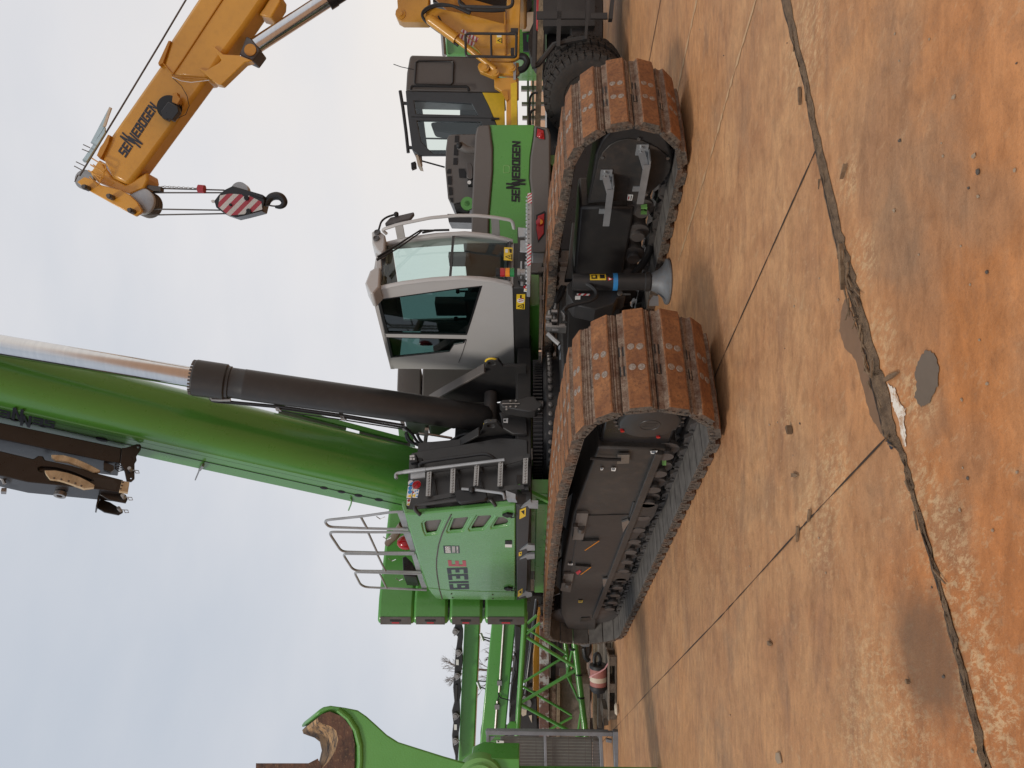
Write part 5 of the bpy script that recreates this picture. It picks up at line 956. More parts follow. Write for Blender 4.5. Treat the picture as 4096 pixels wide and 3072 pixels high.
# superstructure
DS = 12.6
plate('boom_pivot', 'yellow', yc, DS + .1, 'Q', [(240, -60), (600, -60), (590, 242), (300, 240), (250, 212), (224, 160), (230, 110), (250, 82)], .22, bevel=.03)
c = hit(MV, 1, DS + .1, 'Q', 285, 160); b = vb(); b.lathe([(.0, -.04), (.035, -.04), (.035, -.02), (.08, -.015), (.085, .0)], c, (0, 1, 0), 24); b.build('pivot_boss', 'yellow', yc)
sf = plate('side_frame', 'yellow', yc, DS, 'Q', [(560, 120), (600, 84), (660, 76), (790, 108), (1050, 158), (1300, 225), (1445, 265), (1465, -80), (1612, -80), (1600, 310), (1598, 640), (1540, 672), (1480, 690), (1230, 685), (1150, 560), (1000, 430), (800, 290), (700, 250), (600, 262), (550, 200)], .08, bevel=.012)
plate('frame_rib', 'dark_yellow', sf, DS - .05, 'Q', [(1425, 100), (1440, 100), (1452, 600), (1435, 600)], .06)
b = vb(); b.prism(vd(DS + .35, 'Q', [(600, -80), (900, -80), (1100, 0), (1445, 100), (1445, 300), (1050, 180), (800, 120)]), (0, .05, 0)); b.build('inner_frame', 'dark_yellow', yc)
plate('machinery', 'black_paint', yc, DS + .5, 'Q', [(640, -80), (1450, -80), (1450, 100), (900, 60), (640, 20)], .4)
b = vb(); A = vd(DS - .10, 'Q', [(610, 215), (900, 430), (1060, 580), (1330, 770)]); b.tube([A[0], A[1]], .085, 14); b.tube([A[1], A[3]], .048, 12); b.build('support_cylinder', 'yellow', yc)
for x, y in ((600, 212), (1220, 750), (1330, 803), (1515, 750)):
    c = hit(MV, 1, DS - .14, 'Q', x, y); b = vb(); b.lathe([(.0, -.03), (.03, -.03), (.03, -.01), (.06, -.01), (.06, .08)], c, (0, 1, 0), 20); b.build('pin_boss', 'yellow', yc)
plate('link_arm', 'yellow', yc, DS - .06, 'Q', [(1135, 735), (1150, 695), (1230, 684), (1590, 690), (1604, 800), (1565, 838), (1375, 815), (1310, 852), (1165, 792)], .12, bevel=.012)
plate('link_arm', 'yellow', yc, DS - .02, 'Q', [(1318, 860), (1500, 852), (1590, 860), (1590, 1090), (1480, 1110), (1462, 1125), (1400, 1010), (1320, 960)], .10, bevel=.012)
plate('link_arm', 'dark_yellow', yc, DS - .05, 'Q', [(1400, 1000), (1465, 1000), (1475, 1095), (1458, 1120)], .06)
plate('deck_edge', 'yellow', yc, DS - .02, 'Q', [(1452, 1090), (1575, 1090), (1580, 1420), (1452, 1420)], .5, bevel=.01)
b = vb(); P = vd(DS - .12, 'Q', [(1538, 920), (1542, 1400)])
for k in range(26): q = P[0].lerp(P[1], k/26); b.bar(q + V((.0, 0, -.045)), q + V((-.03, 0, .05)), .03, .03, (0, 1, 0))
b.build('catwalk_tread', 'sticker_yellow', yc); plate('catwalk', 'yellow', yc, DS - .10, 'Q', [(1524, 860), (1560, 862), (1558, 1420), (1522, 1420)], .3); plate('catwalk', 'galvanised', yc, DS - .12, 'Q', [(1530, 690), (1562, 690), (1556, 880), (1530, 880)], .2)
for P in ([(1000, 385), (1040, 370), (1555, 375), (1565, 395), (1560, 620), (1540, 632), (1020, 622), (1005, 600)],): vtube('guard_frame', 'anthracite', yc, DS - .25, 'Q', P, .022, 8, .03, True)
vtube('guard_frame', 'anthracite', yc, DS - .25, 'Q', [(1283, 372), (1288, 628)], .018)
vtube('guard_frame', 'anthracite', yc, DS - .25, 'Q', [(930, -80), (935, 40), (970, 72), (1470, 84), (1520, 60), (1528, -80)], .028, 8, .05)
plate('guard_bracket', 'anthracite', yc, DS - .22, 'Q', [(1500, 310), (1585, 310), (1580, 372), (1450, 370), (1500, 350)], .06); plate('guard_bracket', 'black_paint', yc, DS - .2, 'Q', [(1500, 530), (1540, 525), (1540, 625), (1500, 600)], .05)
for P, r in (([(1050, 150), (850, 60), (720, 42), (600, 70), (530, 120), (520, 180), (560, 240), (680, 330), (740, 370), (920, 505)], .024), ([(1060, 140), (900, 70), (700, 60), (590, 100), (535, 150)], .02), ([(700, 180), (735, 240), (730, 300), (700, 322), (640, 290)], .014), ([(940, 20), (1040, 110), (1300, 120), (1440, 110)], .03)): vtube('hydraulic_hose', 'hose', yc, DS - .05, 'Q', P, r, 8, .06)
vtube('hydraulic_hose', 'hose', yc, DS - .1, 'Q', [(1600, 620), (1660, 630), (1690, 690), (1650, 760), (1590, 780)], .055, 10, .1)
stripes('stripe_yc', (.72, .70, .68), (.42, .02, .05), 17, tuple(_u*.95 + _r*.25)); b = vb(); b.prism(vd(DS - .004, 'Q', [(945, 345), (970, 322), (1020, 350), (1145, 425), (1120, 470), (1040, 410)]), (0, -.003, 0)); b.prism(vd(DS - .004, 'Q', [(912, 395), (940, 370), (1040, 425), (1108, 480), (1080, 518), (960, 440)]), (0, -.003, 0)); b.build('stripe_sticker', 'stripe_yc', sf)
b = vb(); b.prism(vd(DS - .004, 'Q', [(1340, 385), (1408, 382), (1405, 482), (1340, 480)]), (0, -.003, 0)); b.use('black'); b.prism(vd(DS - .007, 'Q', [(1350, 447), (1405, 478), (1403, 420)]), (0, -.002, 0)); b.use('sticker_yellow'); b.prism(vd(DS - .009, 'Q', [(1368, 448), (1398, 466), (1397, 430)]), (0, -.002, 0)); b.use('white'); b.prism(vd(DS - .007, 'Q', [(1348, 388), (1400, 388), (1398, 412), (1350, 412)]), (0, -.002, 0)); b.build('warning_sticker', 'sticker_yellow', sf)
# cab
DC = 13.1; flat('cab_slate', (.050, .056, .062), .4)
cb2 = plate('cab', 'taupe', yc, DC, 'Q', [(383, 625), (412, 606), (1100, 622), (1320, 700), (1440, 1028), (1185, 1022), (340, 1006), (352, 800)], .9, bevel=.03)
dr = plate('door', 'cab_slate', cb2, DC - .02, 'Q', [(340, 1008), (1190, 1022), (1260, 1170), (1360, 1420), (1360, 1720), (500, 1720), (412, 1660), (360, 1250)], .06, [[(430, 1112), (1070, 1145), (1140, 1275), (452, 1258)], [(462, 1335), (1170, 1348), (1200, 1420), (1200, 1700), (640, 1700), (508, 1560)]], .01)
b = vb(); b.sheet(vd(DC + .01, 'Q', [(430, 1112), (1070, 1145), (1140, 1275), (452, 1258)])); b.build('pane', 'glass', dr); b = vb(); b.sheet(vd(DC + .01, 'Q', [(462, 1335), (1170, 1348), (1200, 1420), (1200, 1700), (640, 1700), (508, 1560)])); b.build('pane', 'glass', dr)
plate('far_side', 'cab_slate', cb2, DC + 1.0, 'Q', [(390, 1006), (1360, 1022), (1360, 1720), (500, 1720), (412, 1660)], .05, [[(500, 1040), (940, 1040), (940, 1660), (580, 1660)]])
b = vb(); b.prism(vd(DC, 'Q', [(338, 1000), (372, 1000), (392, 1250), (440, 1660), (412, 1665), (358, 1250)]), (0, 1.0, 0)); b.build('roof', 'cab_slate', cb2, bevel=.01)
plate('lower_panel', 'sticker_yellow', cb2, DC - .03, 'Q', [(1188, 1024), (1405, 1030), (1430, 1060), (1438, 1420), (1365, 1420), (1262, 1172)], .05)
plate('seat', 'seat', cb2, DC + .35, 'Q', [(860, 1320), (1150, 1330), (1160, 1660), (930, 1660), (900, 1480), (640, 1440), (610, 1350)], .4, bevel=.04); vtube('steering_column', 'black', cb2, DC + .2, 'Q', [(520, 1530), (800, 1535)], .015)
vtube('grille_frame', 'black_paint', cb2, DC - .02, 'Q', [(440, 915), (455, 690), (480, 674), (850, 678), (870, 700), (860, 915), (835, 940), (455, 932)], .014, 6, 0, True)
vtube('grab_bar', 'black', cb2, DC - .08, 'Q', [(400, 990), (402, 955), (440, 950), (1015, 958), (1035, 975), (1038, 1005)], .022, 8, .03)
vtube('roof_rail', 'anthracite', cb2, DC + .1, 'Q', [(278, 1005), (310, 1200), (345, 1470), (368, 1690)], .030, 10); vtube('roof_rail', 'anthracite', cb2, DC + .1, 'Q', [(308, 1140), (355, 1145)], .03); vtube('roof_rail', 'anthracite', cb2, DC + .1, 'Q', [(362, 1630), (420, 1635)], .03)
vtube('antenna', 'hose', cb2, DC, 'Q', [(205, 710), (290, 740), (430, 770)], .007, 5); plate('work_light', 'black', cb2, DC + .0, 'H', [(288, 1308), (325, 1295), (330, 1345), (292, 1360)], .12, bevel=.01); plate('visor', 'cream', cb2, DC + .0, 'H', [(325, 1245), (345, 1245), (372, 1340), (345, 1335)], .3); vtube('grab_bar', 'black', cb2, DC - .02, 'H', [(370, 1250), (378, 1295), (560, 1345)], .014)
b = vb(); b.prism(vd(DC + .8, 'Q', [(500, 1040), (500, 1060), (940, 1060), (940, 1040)]), (0, .03, 0)); b.build('window_bar', 'black', cb2)
vtube('door_seam', 'black', cb2, DC - .022, 'Q', [(400, 1292), (1180, 1305), (1430, 1312)], .006, 5); plate('door_handle', 'black', cb2, DC - .06, 'Q', [(1285, 1298), (1375, 1303), (1375, 1318), (1285, 1325)], .05)
# carrier: wheels, chassis, steps
wc = hit(MV, 1, 12.45, 'H', 1665, 745); wc.z = .665; axw = V((-math.sin(math.radians(40)), -math.cos(math.radians(40)), 0))
def wheel(c):
    R = .665; b = vb(); b.lathe([(.34, -.20), (.44, -.225), (.56, -.23), (.615, -.215), (.645, -.19), (.652, -.1), (.655, 0), (.652, .1), (.645, .19), (.615, .215), (.56, .23), (.44, .225), (.34, .20)], c, axw, 56); w_ = b.build('wheel', 'rubber', yc)
    a_ = V((0, 0, 1)); s_ = axw.cross(a_).normalized(); N = 34; b = vb()
    for k in range(N):
        for row, (o0, o1) in enumerate(((-.21, -.075), (-.065, .065), (.075, .21))):
            t0 = 2*PI*(k + (.5 if row == 1 else 0))/N; Q = []
            for (o_, dt, rr) in ((o0, .02, .0), ((o0 + o1)/2, -.012, 0), (o1, .02, 0), (o1, .155, 0), ((o0 + o1)/2, .172, 0), (o0, .155, 0)):
                t_ = t0 + dt; Q.append((o_, t_))
            P = [c + axw*o_ + (a_*math.cos(t_) + s_*math.sin(t_))*.645 for o_, t_ in Q]; out = (a_*math.cos(t0 + .08) + s_*math.sin(t0 + .08))*.042; b.prism(P, out)
    for sg in (-1, 1):
        for k in range(N):
            t0 = 2*PI*k/N; e1, e2 = (a_*math.cos(t0) + s_*math.sin(t0)), (a_*math.cos(t0 + .12) + s_*math.sin(t0 + .12)); b.prism([c + axw*sg*.205 + e1*.655, c + axw*sg*.232 + e1*.59, c + axw*sg*.232 + e2*.59, c + axw*sg*.205 + e2*.655], (e1 + e2)*.012)
    b.build('tread', 'rubber', w_); b = vb(); b.lathe([(.05, .02), (.20, .04), (.22, .08), (.33, .10), (.35, .205), (.36, .21), (.34, .05), (.05, -.1)], c, axw, 32); b.build('rim', 'black_paint', w_)
wheel(wc); wheel(wc - axw*.52 + V((.03, 0, 0)))
b = vb(); b.box((3.2, 13.0, .75), (7.5, 14.3, 1.28)); b.box((5.6, 12.7, .35), (7.5, 13.2, .9)); b.build('chassis', 'black_paint', yc, bevel=.02)
plate('mudguard', 'black_paint', yc, 12.2, 'H', [(1525, 815), (1585, 808), (1590, 900), (1540, 1000), (1515, 960)], .3, bevel=.01)
for P, t in (([(1278, -40), (1300, -40), (1290, 535), (1262, 535)], .1), ([(1470, -40), (1506, -40), (1490, 372), (1460, 372)], .12), ([(1705, -40), (1735, -40), (1705, 312), (1685, 312)], .12), ([(1900, -40), (1930, -40), (1912, 150), (1880, 148)], .12), ([(1300, 90), (1690, 88), (1690, 148), (1300, 150)], .04), ([(1735, 105), (1870, 100), (1872, 150), (1735, 148)], .04)): plate('access_step', 'anthracite', yc, 11.9, 'H', P, t)
vtube('mudguard_rail', 'anthracite', yc, 12.0, 'H', [(1280, 530), (1310, 520), (1440, 360), (1560, 330), (1700, 305)], .045)
for P in ([(1310, 745), (1265, 750), (1245, 790), (1240, 900), (1250, 1010)], [(1290, 880), (1258, 890), (1245, 930), (1240, 1040)]): vtube('grab_bar', 'anthracite', yc, 12.7, 'H', P, .020, 8, .04)
plate('deck_plank', 'timber', yc, 12.75, 'H', [(1318, -40), (1368, -40), (1330, 1040), (1285, 1040)], .5)
b = vb(); b.box((5.9, 12.6, .5), (7.6, 12.9, 1.35)); b.build('chassis', 'anthracite', yc)
b = vb(); b.box((6.75, 12.6, 1.62), (10.2, 14.6, 3.1)); b.build('machine_house', 'yellow', yc, bevel=.06); b = vb(); b.box((7.4, 13.0, .75), (11.5, 14.3, 1.5)); b.build('chassis', 'black_paint', yc, bevel=.02)
wheel(wc + V((4.2, 0, 0)))
# hook block hanging from the yellow boom
HB = HD - .10; base = MV @ hit(MV, 1, HB, 'G', 1555, 1420)
hk = thing('hook_block', 'black crane hook block with red and white striped cheek plate hanging from the yellow boom', 'hook block', base)
stripes('stripe_hook', (.74, .73, .70), (.50, .025, .06), 7.4, tuple((_r + _u)*.707), .5)
plate('cheek', 'black_paint', hk, HB, 'G', [(1058, 1402), (1090, 1360), (1130, 1325), (1185, 1298), (1250, 1316), (1400, 1360), (1412, 1400), (1395, 1472), (1280, 1502), (1210, 1518), (1130, 1492), (1072, 1448)], .22, bevel=.012)
plate('striped_plate', 'stripe_hook', hk, HB - .012, 'G', [(1100, 1365), (1170, 1352), (1250, 1358), (1282, 1385), (1300, 1365), (1388, 1408), (1395, 1462), (1325, 1482), (1300, 1462), (1272, 1495), (1160, 1505), (1118, 1470), (1086, 1442)], .01)
p0 = hit(MV, 1, HB + .05, 'G', 1235, 1330); b = vb(); b.cyl(p0, p0 + V((0, .12, 0)), .13, n=26); b.build('sheave', 'steel', hk)
plate('side_lug', 'black_paint', hk, HB - .03, 'G', [(1300, 1335), (1400, 1362), (1398, 1385), (1310, 1355)], .3); plate('eye', 'white', hk, HB + .1, 'G', [(1036, 1402), (1050, 1394), (1066, 1400), (1064, 1414), (1045, 1416)], .02)
for x, y in ((1288, 1385), (1303, 1475), (1177, 1432)): c = hit(MV, 1, HB - .012, 'G', x, y); b = vb(); b.cyl(c, c - V((0, .03, 0)), .035 if y != 1432 else .02, n=12); b.build('bolt', 'black', hk)
b = vb(); Q = vd(HB + .10, 'G', [(1395, 1418), (1425, 1418), (1437, 1398), (1460, 1376), (1495, 1368), (1528, 1378), (1548, 1405), (1544, 1430), (1520, 1445), (1487, 1444)]); b.tube(Q, [.05, .052, .055, .060, .062, .058, .052, .044, .034, .022], 12, sm=4); b.build('hook', 'black_paint', hk)
vtube('latch', 'dark_steel', hk, HB + .10, 'G', [(1425, 1430), (1462, 1438), (1488, 1440)], .012)
# ================================================================== green and grey machine seen from behind, between the two cranes
DH = 12.0
mh = thing('material_handler', 'green and grey machine with red tail lamps seen from behind between cab and yellow crane', 'excavator', MV @ V((3.0, 12.6, 0)))
tail = plate('counterweight', 'green', mh, DH, 'R', [(690, -2), (1290, -2), (1272, 150), (1230, 420), (1218, 700), (1243, 900), (1250, 1300), (1240, 1700), (690, 1700), (686, 1200), (735, 620), (738, 300)], .9, bevel=.015)
plate('upper_shell', 'taupe', mh, DH - .03, 'R', [(520, 40), (560, 2), (698, -6), (735, 300), (733, 620), (684, 1200), (680, 1700), (448, 1700), (452, 1150), (480, 500), (500, 150)], 1.0, bevel=.05)
plate('lower_shell', 'taupe', mh, DH - .03, 'R', [(1285, -2), (1470, 30), (1500, 120), (1502, 600), (1490, 1200), (1470, 1560), (1440, 1700), (1245, 1700), (1252, 1300), (1245, 900), (1222, 700), (1234, 420), (1276, 150)], 1.0, bevel=.03)
b = vb(); o, e_3, hv = hit(MV, 1, DH, 'R', 1090, 1022), hit(MV, 1, DH, 'R', 1100, 222), hit(MV, 1, DH, 'R', 980, 1022); logo(b, o, e_3, hv - o, (0, -1, 0), .01, .08); b.build('lettering', 'black', tail)
plate('pocket', 'pale_green', tail, DH - .004, 'R', [(870, 545), (885, 530), (945, 530), (965, 550), (962, 620), (945, 638), (885, 640), (870, 625)], .02, [[(884, 556), (892, 545), (938, 545), (950, 560), (948, 612), (938, 624), (892, 626), (884, 615)]], .004)
for P, Q, cx, cy, am in (([(1312, 30), (1420, 62), (1432, 195), (1300, 158)], [(1326, 42), (1408, 70), (1422, 188), (1388, 182), (1314, 150)], 1372, 140, 0), ([(1310, 1195), (1420, 1140), (1440, 1165), (1425, 1450), (1335, 1565), (1305, 1380)], [(1332, 1205), (1418, 1172), (1410, 1440), (1338, 1532), (1312, 1372)], 1362, 1290, 1)):
    lp = plate('tail_lamp', 'black', mh, DH - .035, 'R', P, .03); plate('lens', 'lamp_red', lp, DH - .05, 'R', Q, .03, bevel=.008)
    c = hit(MV, 1, DH - .05, 'R', cx, cy); r_ = .055 if am else .04; b = vb(); b.lathe([(0, -.02), (r_*.6, -.018), (r_, -.004), (r_ + .012, .0)], c, (0, 1, 0), 20)
    if am: b.use('amber'); b.prism([c + V((0, -.021, 0)) + V((r_*.75*math.cos(a), 0, r_*.75*math.sin(a))) for a in [PI + PI*k/8 for k in range(9)]], (0, -.004, 0))
    b.build('bulb_lens', 'lamp_red', lp)
hood = plate('engine_hood', 'taupe', mh, DH + .3, 'R', [(130, 170), (150, 138), (190, 124), (520, 120), (520, 1060), (215, 1042), (165, 1020), (138, 970), (102, 570), (112, 300)], 1.3, bevel=.05)
for P in ([(232, 140), (282, 140), (280, 228), (226, 226)], [(222, 262), (272, 258), (270, 402), (214, 398)], [(212, 436), (265, 436), (262, 525), (208, 522)], [(130, 590), (160, 580), (178, 585), (178, 640), (122, 640)], [(132, 682), (180, 674), (190, 692), (188, 792), (138, 785)], [(145, 825), (195, 825), (203, 925), (155, 930)], [(160, 966), (205, 966), (208, 1024), (180, 1020)], [(278, 580), (360, 580), (380, 640), (375, 700), (290, 695)]): plate('vent', 'black', hood, DH + .285, 'R', P, .02)
b = vb(); b.tube(vd(DH + .1, 'R', [(495, 335), (430, 335), (380, 325), (330, 295), (290, 270)]), [.055, .058, .062, .065, .068], 14); b.build('exhaust_pipe', 'taupe', mh)
c = hit(MV, 1, DH + .06, 'R', 290, 270); b = vb(); b.ball(c, .055, 12); b.build('exhaust_mouth', 'black', mh)
plate('bracket', 'dark_steel', mh, DH + .1, 'R', [(388, 500), (440, 498), (470, 560), (470, 700), (440, 730), (385, 690)], .1, bevel=.01); c = hit(MV, 1, DH + .12, 'R', 425, 775); b = vb(); b.cyl(c + V((0, 0, -.08)), c + V((0, 0, .02)), .06, n=14); b.use('white'); b.cyl(c - V((0, .06, 0)), c - V((0, .065, 0)), .03, n=12); b.build('rear_camera', 'black', mh)
b = vb(); hc2 = hit(MV, 1, DH + .1, 'R', 395, 1040); b.lathe([(.045, 0), (.105, 0), (.105, .06), (.045, .06), (.045, 0)], hc2, (0, 1, 0), 22); b.box((hc2.x - .08, hc2.y, hc2.z - .22), (hc2.x + .08, hc2.y + .06, hc2.z - .08)); b.build('lifting_eye', 'green', mh)
b = vb(); b.tube(vd(DH + .3, 'R', [(240, 1130), (300, 1110), (360, 1130), (420, 1140)]), .10, 12); b.build('air_intake', 'black', mh); plate('air_intake_box', 'black_paint', mh, DH + .2, 'R', [(130, 1180), (460, 1180), (460, 1300), (150, 1290)], .5); plate('belly', 'green', mh, DH + .3, 'R', [(1500, 400), (1560, 400), (1560, 560), (1500, 520)], .5)
b = vb(); b.box((2.2, 12.6, .3), (4.0, 13.8, 1.15)); b.build('undercarriage', 'black_paint', mh, bevel=.02)
# ================================================================== far machines, racks and trees behind
gm = thing('harvester', 'green machine with a dark cab window half hidden behind the yellow crane', 'machine', MV @ V((9.0, 17.5, 0)))
plate('body', 'hood_green', gm, 17, 'H', [(565, 270), (760, 270), (1180, 100), (1180, -60), (1400, -60), (1400, 440), (572, 446)], 1.5, bevel=.05); plate('tarp', 'cream', gm, 16.9, 'H', [(1178, 100), (1278, 95), (1266, 245), (1184, 248)], .05); plate('window', 'navy', gm, 16.9, 'H', [(1188, 262), (1330, 275), (1328, 412), (1192, 410)], .06); plate('window', 'lamp_green', gm, 16.85, 'H', [(1220, 280), (1265, 278), (1262, 335), (1222, 330)], .04)
vtube('roof_rail', 'steel', gm, 16.9, 'H', [(545, 270), (552, 360), (558, 445)], .05); plate('wheel_arch', 'black_paint', gm, 16.8, 'H', [(1180, -60), (1260, -60), (1262, 60), (1200, 100), (1178, 90)], .2); b = vb(); c = hit(MV, 1, 16.6, 'H', 1400, 300); b.cyl(V((c.x, 16.8, .8)), V((c.x, 17.3, .8)), .8, n=26); b.build('wheel', 'rubber', gm); vtube('hydraulic_hose', 'red', gm, 16.5, 'H', [(1325, -60), (1332, 120), (1335, 240)], .10)
rk = thing('steel_rack', 'grey steel rack standing behind the yellow crane beneath its deck', 'rack', MV @ V((5.2, 19, 0)))
for x0, x1, y0, y1 in ((1175, 1290, 540, 562), (1175, 1300, 690, 722), (1180, 1290, 820, 840), (1185, 1300, 930, 955), (1222, 1240, 530, 1000), (1262, 1280, 520, 1000), (1300, 1320, 520, 1000)):
    b = vb(); q = vd(19, 'H', [(x0, y0), (x1, y1)]); lo = V((min(q[0].x, q[1].x), 19, min(q[0].z, q[1].z))); hi = V((max(q[0].x, q[1].x), 19.12, max(q[0].z, q[1].z))); 
    if y1 - y0 < 100: lo.z = 0
    b.box(lo, hi); b.build('post' if y1 - y0 < 100 else 'shelf_beam', 'steel', rk)
# ---- attachments stored on the left
def log(name, mat, d, z, P, t, label, cat, bevel=.01, kind=None, group=None):
    o = plate(name, mat, None, d, z, P, t, bevel=bevel); o['label'] = label; o['category'] = cat
    if group: o['group'] = group
    return o
DT = 15.0
tr = thing('lattice_boom', 'green tubular lattice boom section lying behind the near track', 'crane part', MV @ V((-5.5, DT + .5, 0)))
for P, r, d in (([(985, 120), (900, 1420)], .056, DT), ([(1450, 250), (1592, 1420)], .062, DT), ([(1360, 250), (1498, 1420)], .05, DT + .9)):
    vtube('chord', 'green', tr, d, 'K', P, r, 14)
for P, r, d in (([(1000, 365), (1478, 660)], .034, DT), ([(1480, 692), (952, 1002)], .034, DT), ([(950, 1030), (1560, 1365)], .034, DT), ([(1130, 225), (995, 335)], .03, DT), ([(1000, 280), (1382, 522)], .026, DT + .6), ([(1388, 548), (968, 808)], .026, DT + .6), ([(965, 850), (1442, 1132)], .026, DT + .6), ([(1446, 1150), (1180, 1300)], .026, DT + .6), ([(1450, 480), (1395, 740), (1440, 830), (1510, 985)], .026, DT + .4), ([(1530, 1120), (1505, 1300)], .024, DT + .4), ([(1100, 150), (1010, 230)], .03, DT + .5)): vtube('brace', 'green', tr, d, 'K', P, r, 10)
c = hit(MV, 1, DT - .05, 'K', 865, 1262); b = vb(); b.cyl(c, c + V((0, .05, 0)), .12, n=18); b.build('end_lug', 'green', tr)
for x, y in ((1515, 740), (1535, 965), (1575, 1278), (1450, 490)): c = hit(MV, 1, DT - .02, 'K', x, y); b = vb(); b.lathe([(.063, 0), (.070, .005), (.070, .02), (.063, .025)], c, (1, 0, 0), 14); b.build('cable_tie', 'black', tr)
b1 = log('box_beam', 'green', 17, 'K', [(392, 100), (545, 100), (478, 1620), (325, 1620)], .45, 'upper green box beam with black link plates along its top', 'beam', .03)
b2 = log('box_beam', 'green', 16.2, 'K', [(668, 100), (905, 100), (760, 1620), (520, 1620)], .5, 'deep green box beam with a grey pipe along its side', 'beam', .03)
for P in ([(780, 150), (730, 905)], [(712, 990), (690, 1290)]): vtube('pipe', 'steel', b2, 16.16, 'K', P, .028)
vtube('cable', 'hose', b2, 16.15, 'K', [(720, 905), (735, 960), (830, 985)], .012, 6, .05); vtube('cable', 'hose', b2, 16.15, 'K', [(720, 905), (725, 950), (712, 990)], .012, 6)
for x, y in ((732, 815), (708, 1050)): c = hit(MV, 1, 16.13, 'K', x, y); b = vb(); b.box((c.x - .05, c.y - .02, c.z - .05), (c.x + .05, c.y + .03, c.z + .05)); b.build('pipe_clamp', 'steel', b2)
lk_ = plate('link_plate', 'black_paint', b1, 16.8, 'K', [(325, 100), (372, 300), (372, 380), (362, 470), (372, 600), (345, 780), (355, 900), (338, 1000), (345, 1200), (328, 1330), (330, 1450), (318, 1620), (300, 1620), (295, 1530), (272, 1440), (264, 1330), (278, 1210), (264, 1090), (288, 1000), (275, 860), (288, 720), (292, 640), (300, 500), (312, 440), (320, 360), (300, 340), (278, 320), (275, 290), (290, 270)], .12, bevel=.01)
for x, y in ((330, 510), (318, 738), (302, 1130), (300, 1375), (300, 305)):
    c = hit(MV, 1, 16.8, 'K', x, y); b = vb(); b.cyl(c, c - V((0, .06, 0)), .066, n=18); b.cyl(c - V((0, .06, 0)), c - V((0, .09, 0)), .04, n=12); b.tube([c + V((-.09, -.05, .03)), c + V((-.05, -.07, -.03)), c + V((.03, -.08, -.09))], .012, 5); b.build('link_pin', 'steel', b1)
for x, y in ((318, 612), (300, 1250)): c = hit(MV, 1, 16.79, 'K', x, y); b = vb(); b.box((c.x - .06, c.y - .006, c.z - .03), (c.x + .06, c.y, c.z + .03)); b.build('plate_tag', 'white', b1)
plate('link_block', 'anthracite', b1, 16.75, 'K', [(300, 838), (320, 838), (312, 1010), (290, 1010), (295, 900)], .05)
for P in ([(540, 350), (580, 365), (650, 382)], [(545, 355), (590, 390), (650, 410)], [(520, 795), (610, 802)], [(520, 840), (560, 860), (605, 880)]): vtube('cable', 'hose', b1, 16.7, 'K', P, .014, 6)
for x, y in ((560, 365), (528, 840)): c = hit(MV, 1, 16.68, 'K', x, y); b = vb(); b.cyl(c + V((.08, 0, .03)), c + V((-.08, 0, -.03)), .035, n=8); b.build('plug', 'galvanised', b1)
log('support_stand', 'anthracite', 16.9, 'K', [(545, 1300), (2150, 1300), (2150, 1400), (545, 1400)], .4, 'dark stand carrying the green box beams behind the mesh crate', 'stand')
log('steel_pipe', 'black_paint', 15.9, 'K', [(1085, 0), (1120, 20), (1010, 950), (965, 940)], .2, 'long black hydraulic cylinder lying behind the lattice boom', 'cylinder', .05)
hy = thing('hydraulic_arm', 'black hydraulic arm with round grey bush behind the lattice boom', 'machine arm', MV @ V((-7.3, 16.2, 0)))
plate('arm', 'anthracite', hy, 16.0, 'K', [(880, 240), (940, 260), (940, 600), (905, 880), (905, 940), (1100, 970), (1110, 1400), (820, 1400), (830, 1000), (850, 780), (880, 520)], .4, bevel=.02); c = hit(MV, 1, 15.98, 'K', 985, 1012); b = vb(); b.lathe([(.06, -.03), (.13, -.03), (.13, .05), (.06, .05), (.06, -.03)], c, (0, 1, 0), 20); b.build('bush', 'steel', hy); plate('cover', 'cream', hy, 15.97, 'K', [(945, 1060), (1000, 1080), (995, 1130), (960, 1145), (940, 1110)], .02); plate('cover', 'cream', hy, 15.97, 'K', [(1020, 1140), (1050, 1130), (1050, 1210)], .02); plate('leg', 'anthracite', hy, 16.1, 'K', [(1090, 1200), (2150, 1200), (2150, 1300), (1090, 1300)], .2)
for P in ([(880, 520), (905, 600), (900, 740), (860, 820), (840, 1010)], [(890, 700), (870, 760), (860, 800)], [(850, 1050), (835, 1100), (835, 1150)]): vtube('hydraulic_hose', 'hose', hy, 15.95, 'K', P, .02, 6, .1)
log('plate_stack', 'yellow', 17.5, 'K', [(1108, 120), (1135, 120), (1128, 1400), (1060, 1400), (1062, 600)], .4, 'yellow painted beam glimpsed behind the black arm', 'beam')
log('steel_beam', 'rusty_beam', 15.7, 'K', [(1130, 200), (1222, 250), (1222, 1400), (1122, 1400)], .4, 'grey steel beam with flaking rust lying behind the lattice', 'beam', .015)
log('steel_rail', 'rust_ledge', 15.75, 'K', [(1224, 820), (1290, 830), (1288, 1400), (1222, 1400)], .3, 'brown rusted rail under the flaking grey beam', 'rail')
log('perforated_bar', 'black_paint', 15.9, 'K', [(1236, 350), (1285, 350), (1285, 815), (1236, 800)], .2, 'black perforated bar behind the green braces', 'bar')
log('perforated_bar', 'black_paint', 15.9, 'K', [(1310, 330), (1345, 330), (1345, 480), (1310, 480)], .2, 'short black perforated bar next to the track end', 'bar')
log('plank', 'timber', 15.6, 'K', [(1298, 815), (1332, 815), (1328, 1400), (1294, 1400)], .4, 'pale plank on top of the wooden crate', 'plank')
log('wooden_crate', 'crate_board', 15.8, 'K', [(1335, 812), (1625, 820), (1622, 1400), (1330, 1400)], .8, 'weathered wooden crate behind the green lattice', 'crate')
log('wooden_post', 'crate_board', 16.3, 'K', [(1450, 440), (1590, 450), (1590, 812), (1450, 812)], .3, 'upright wooden board behind the lattice beside the crate', 'board')
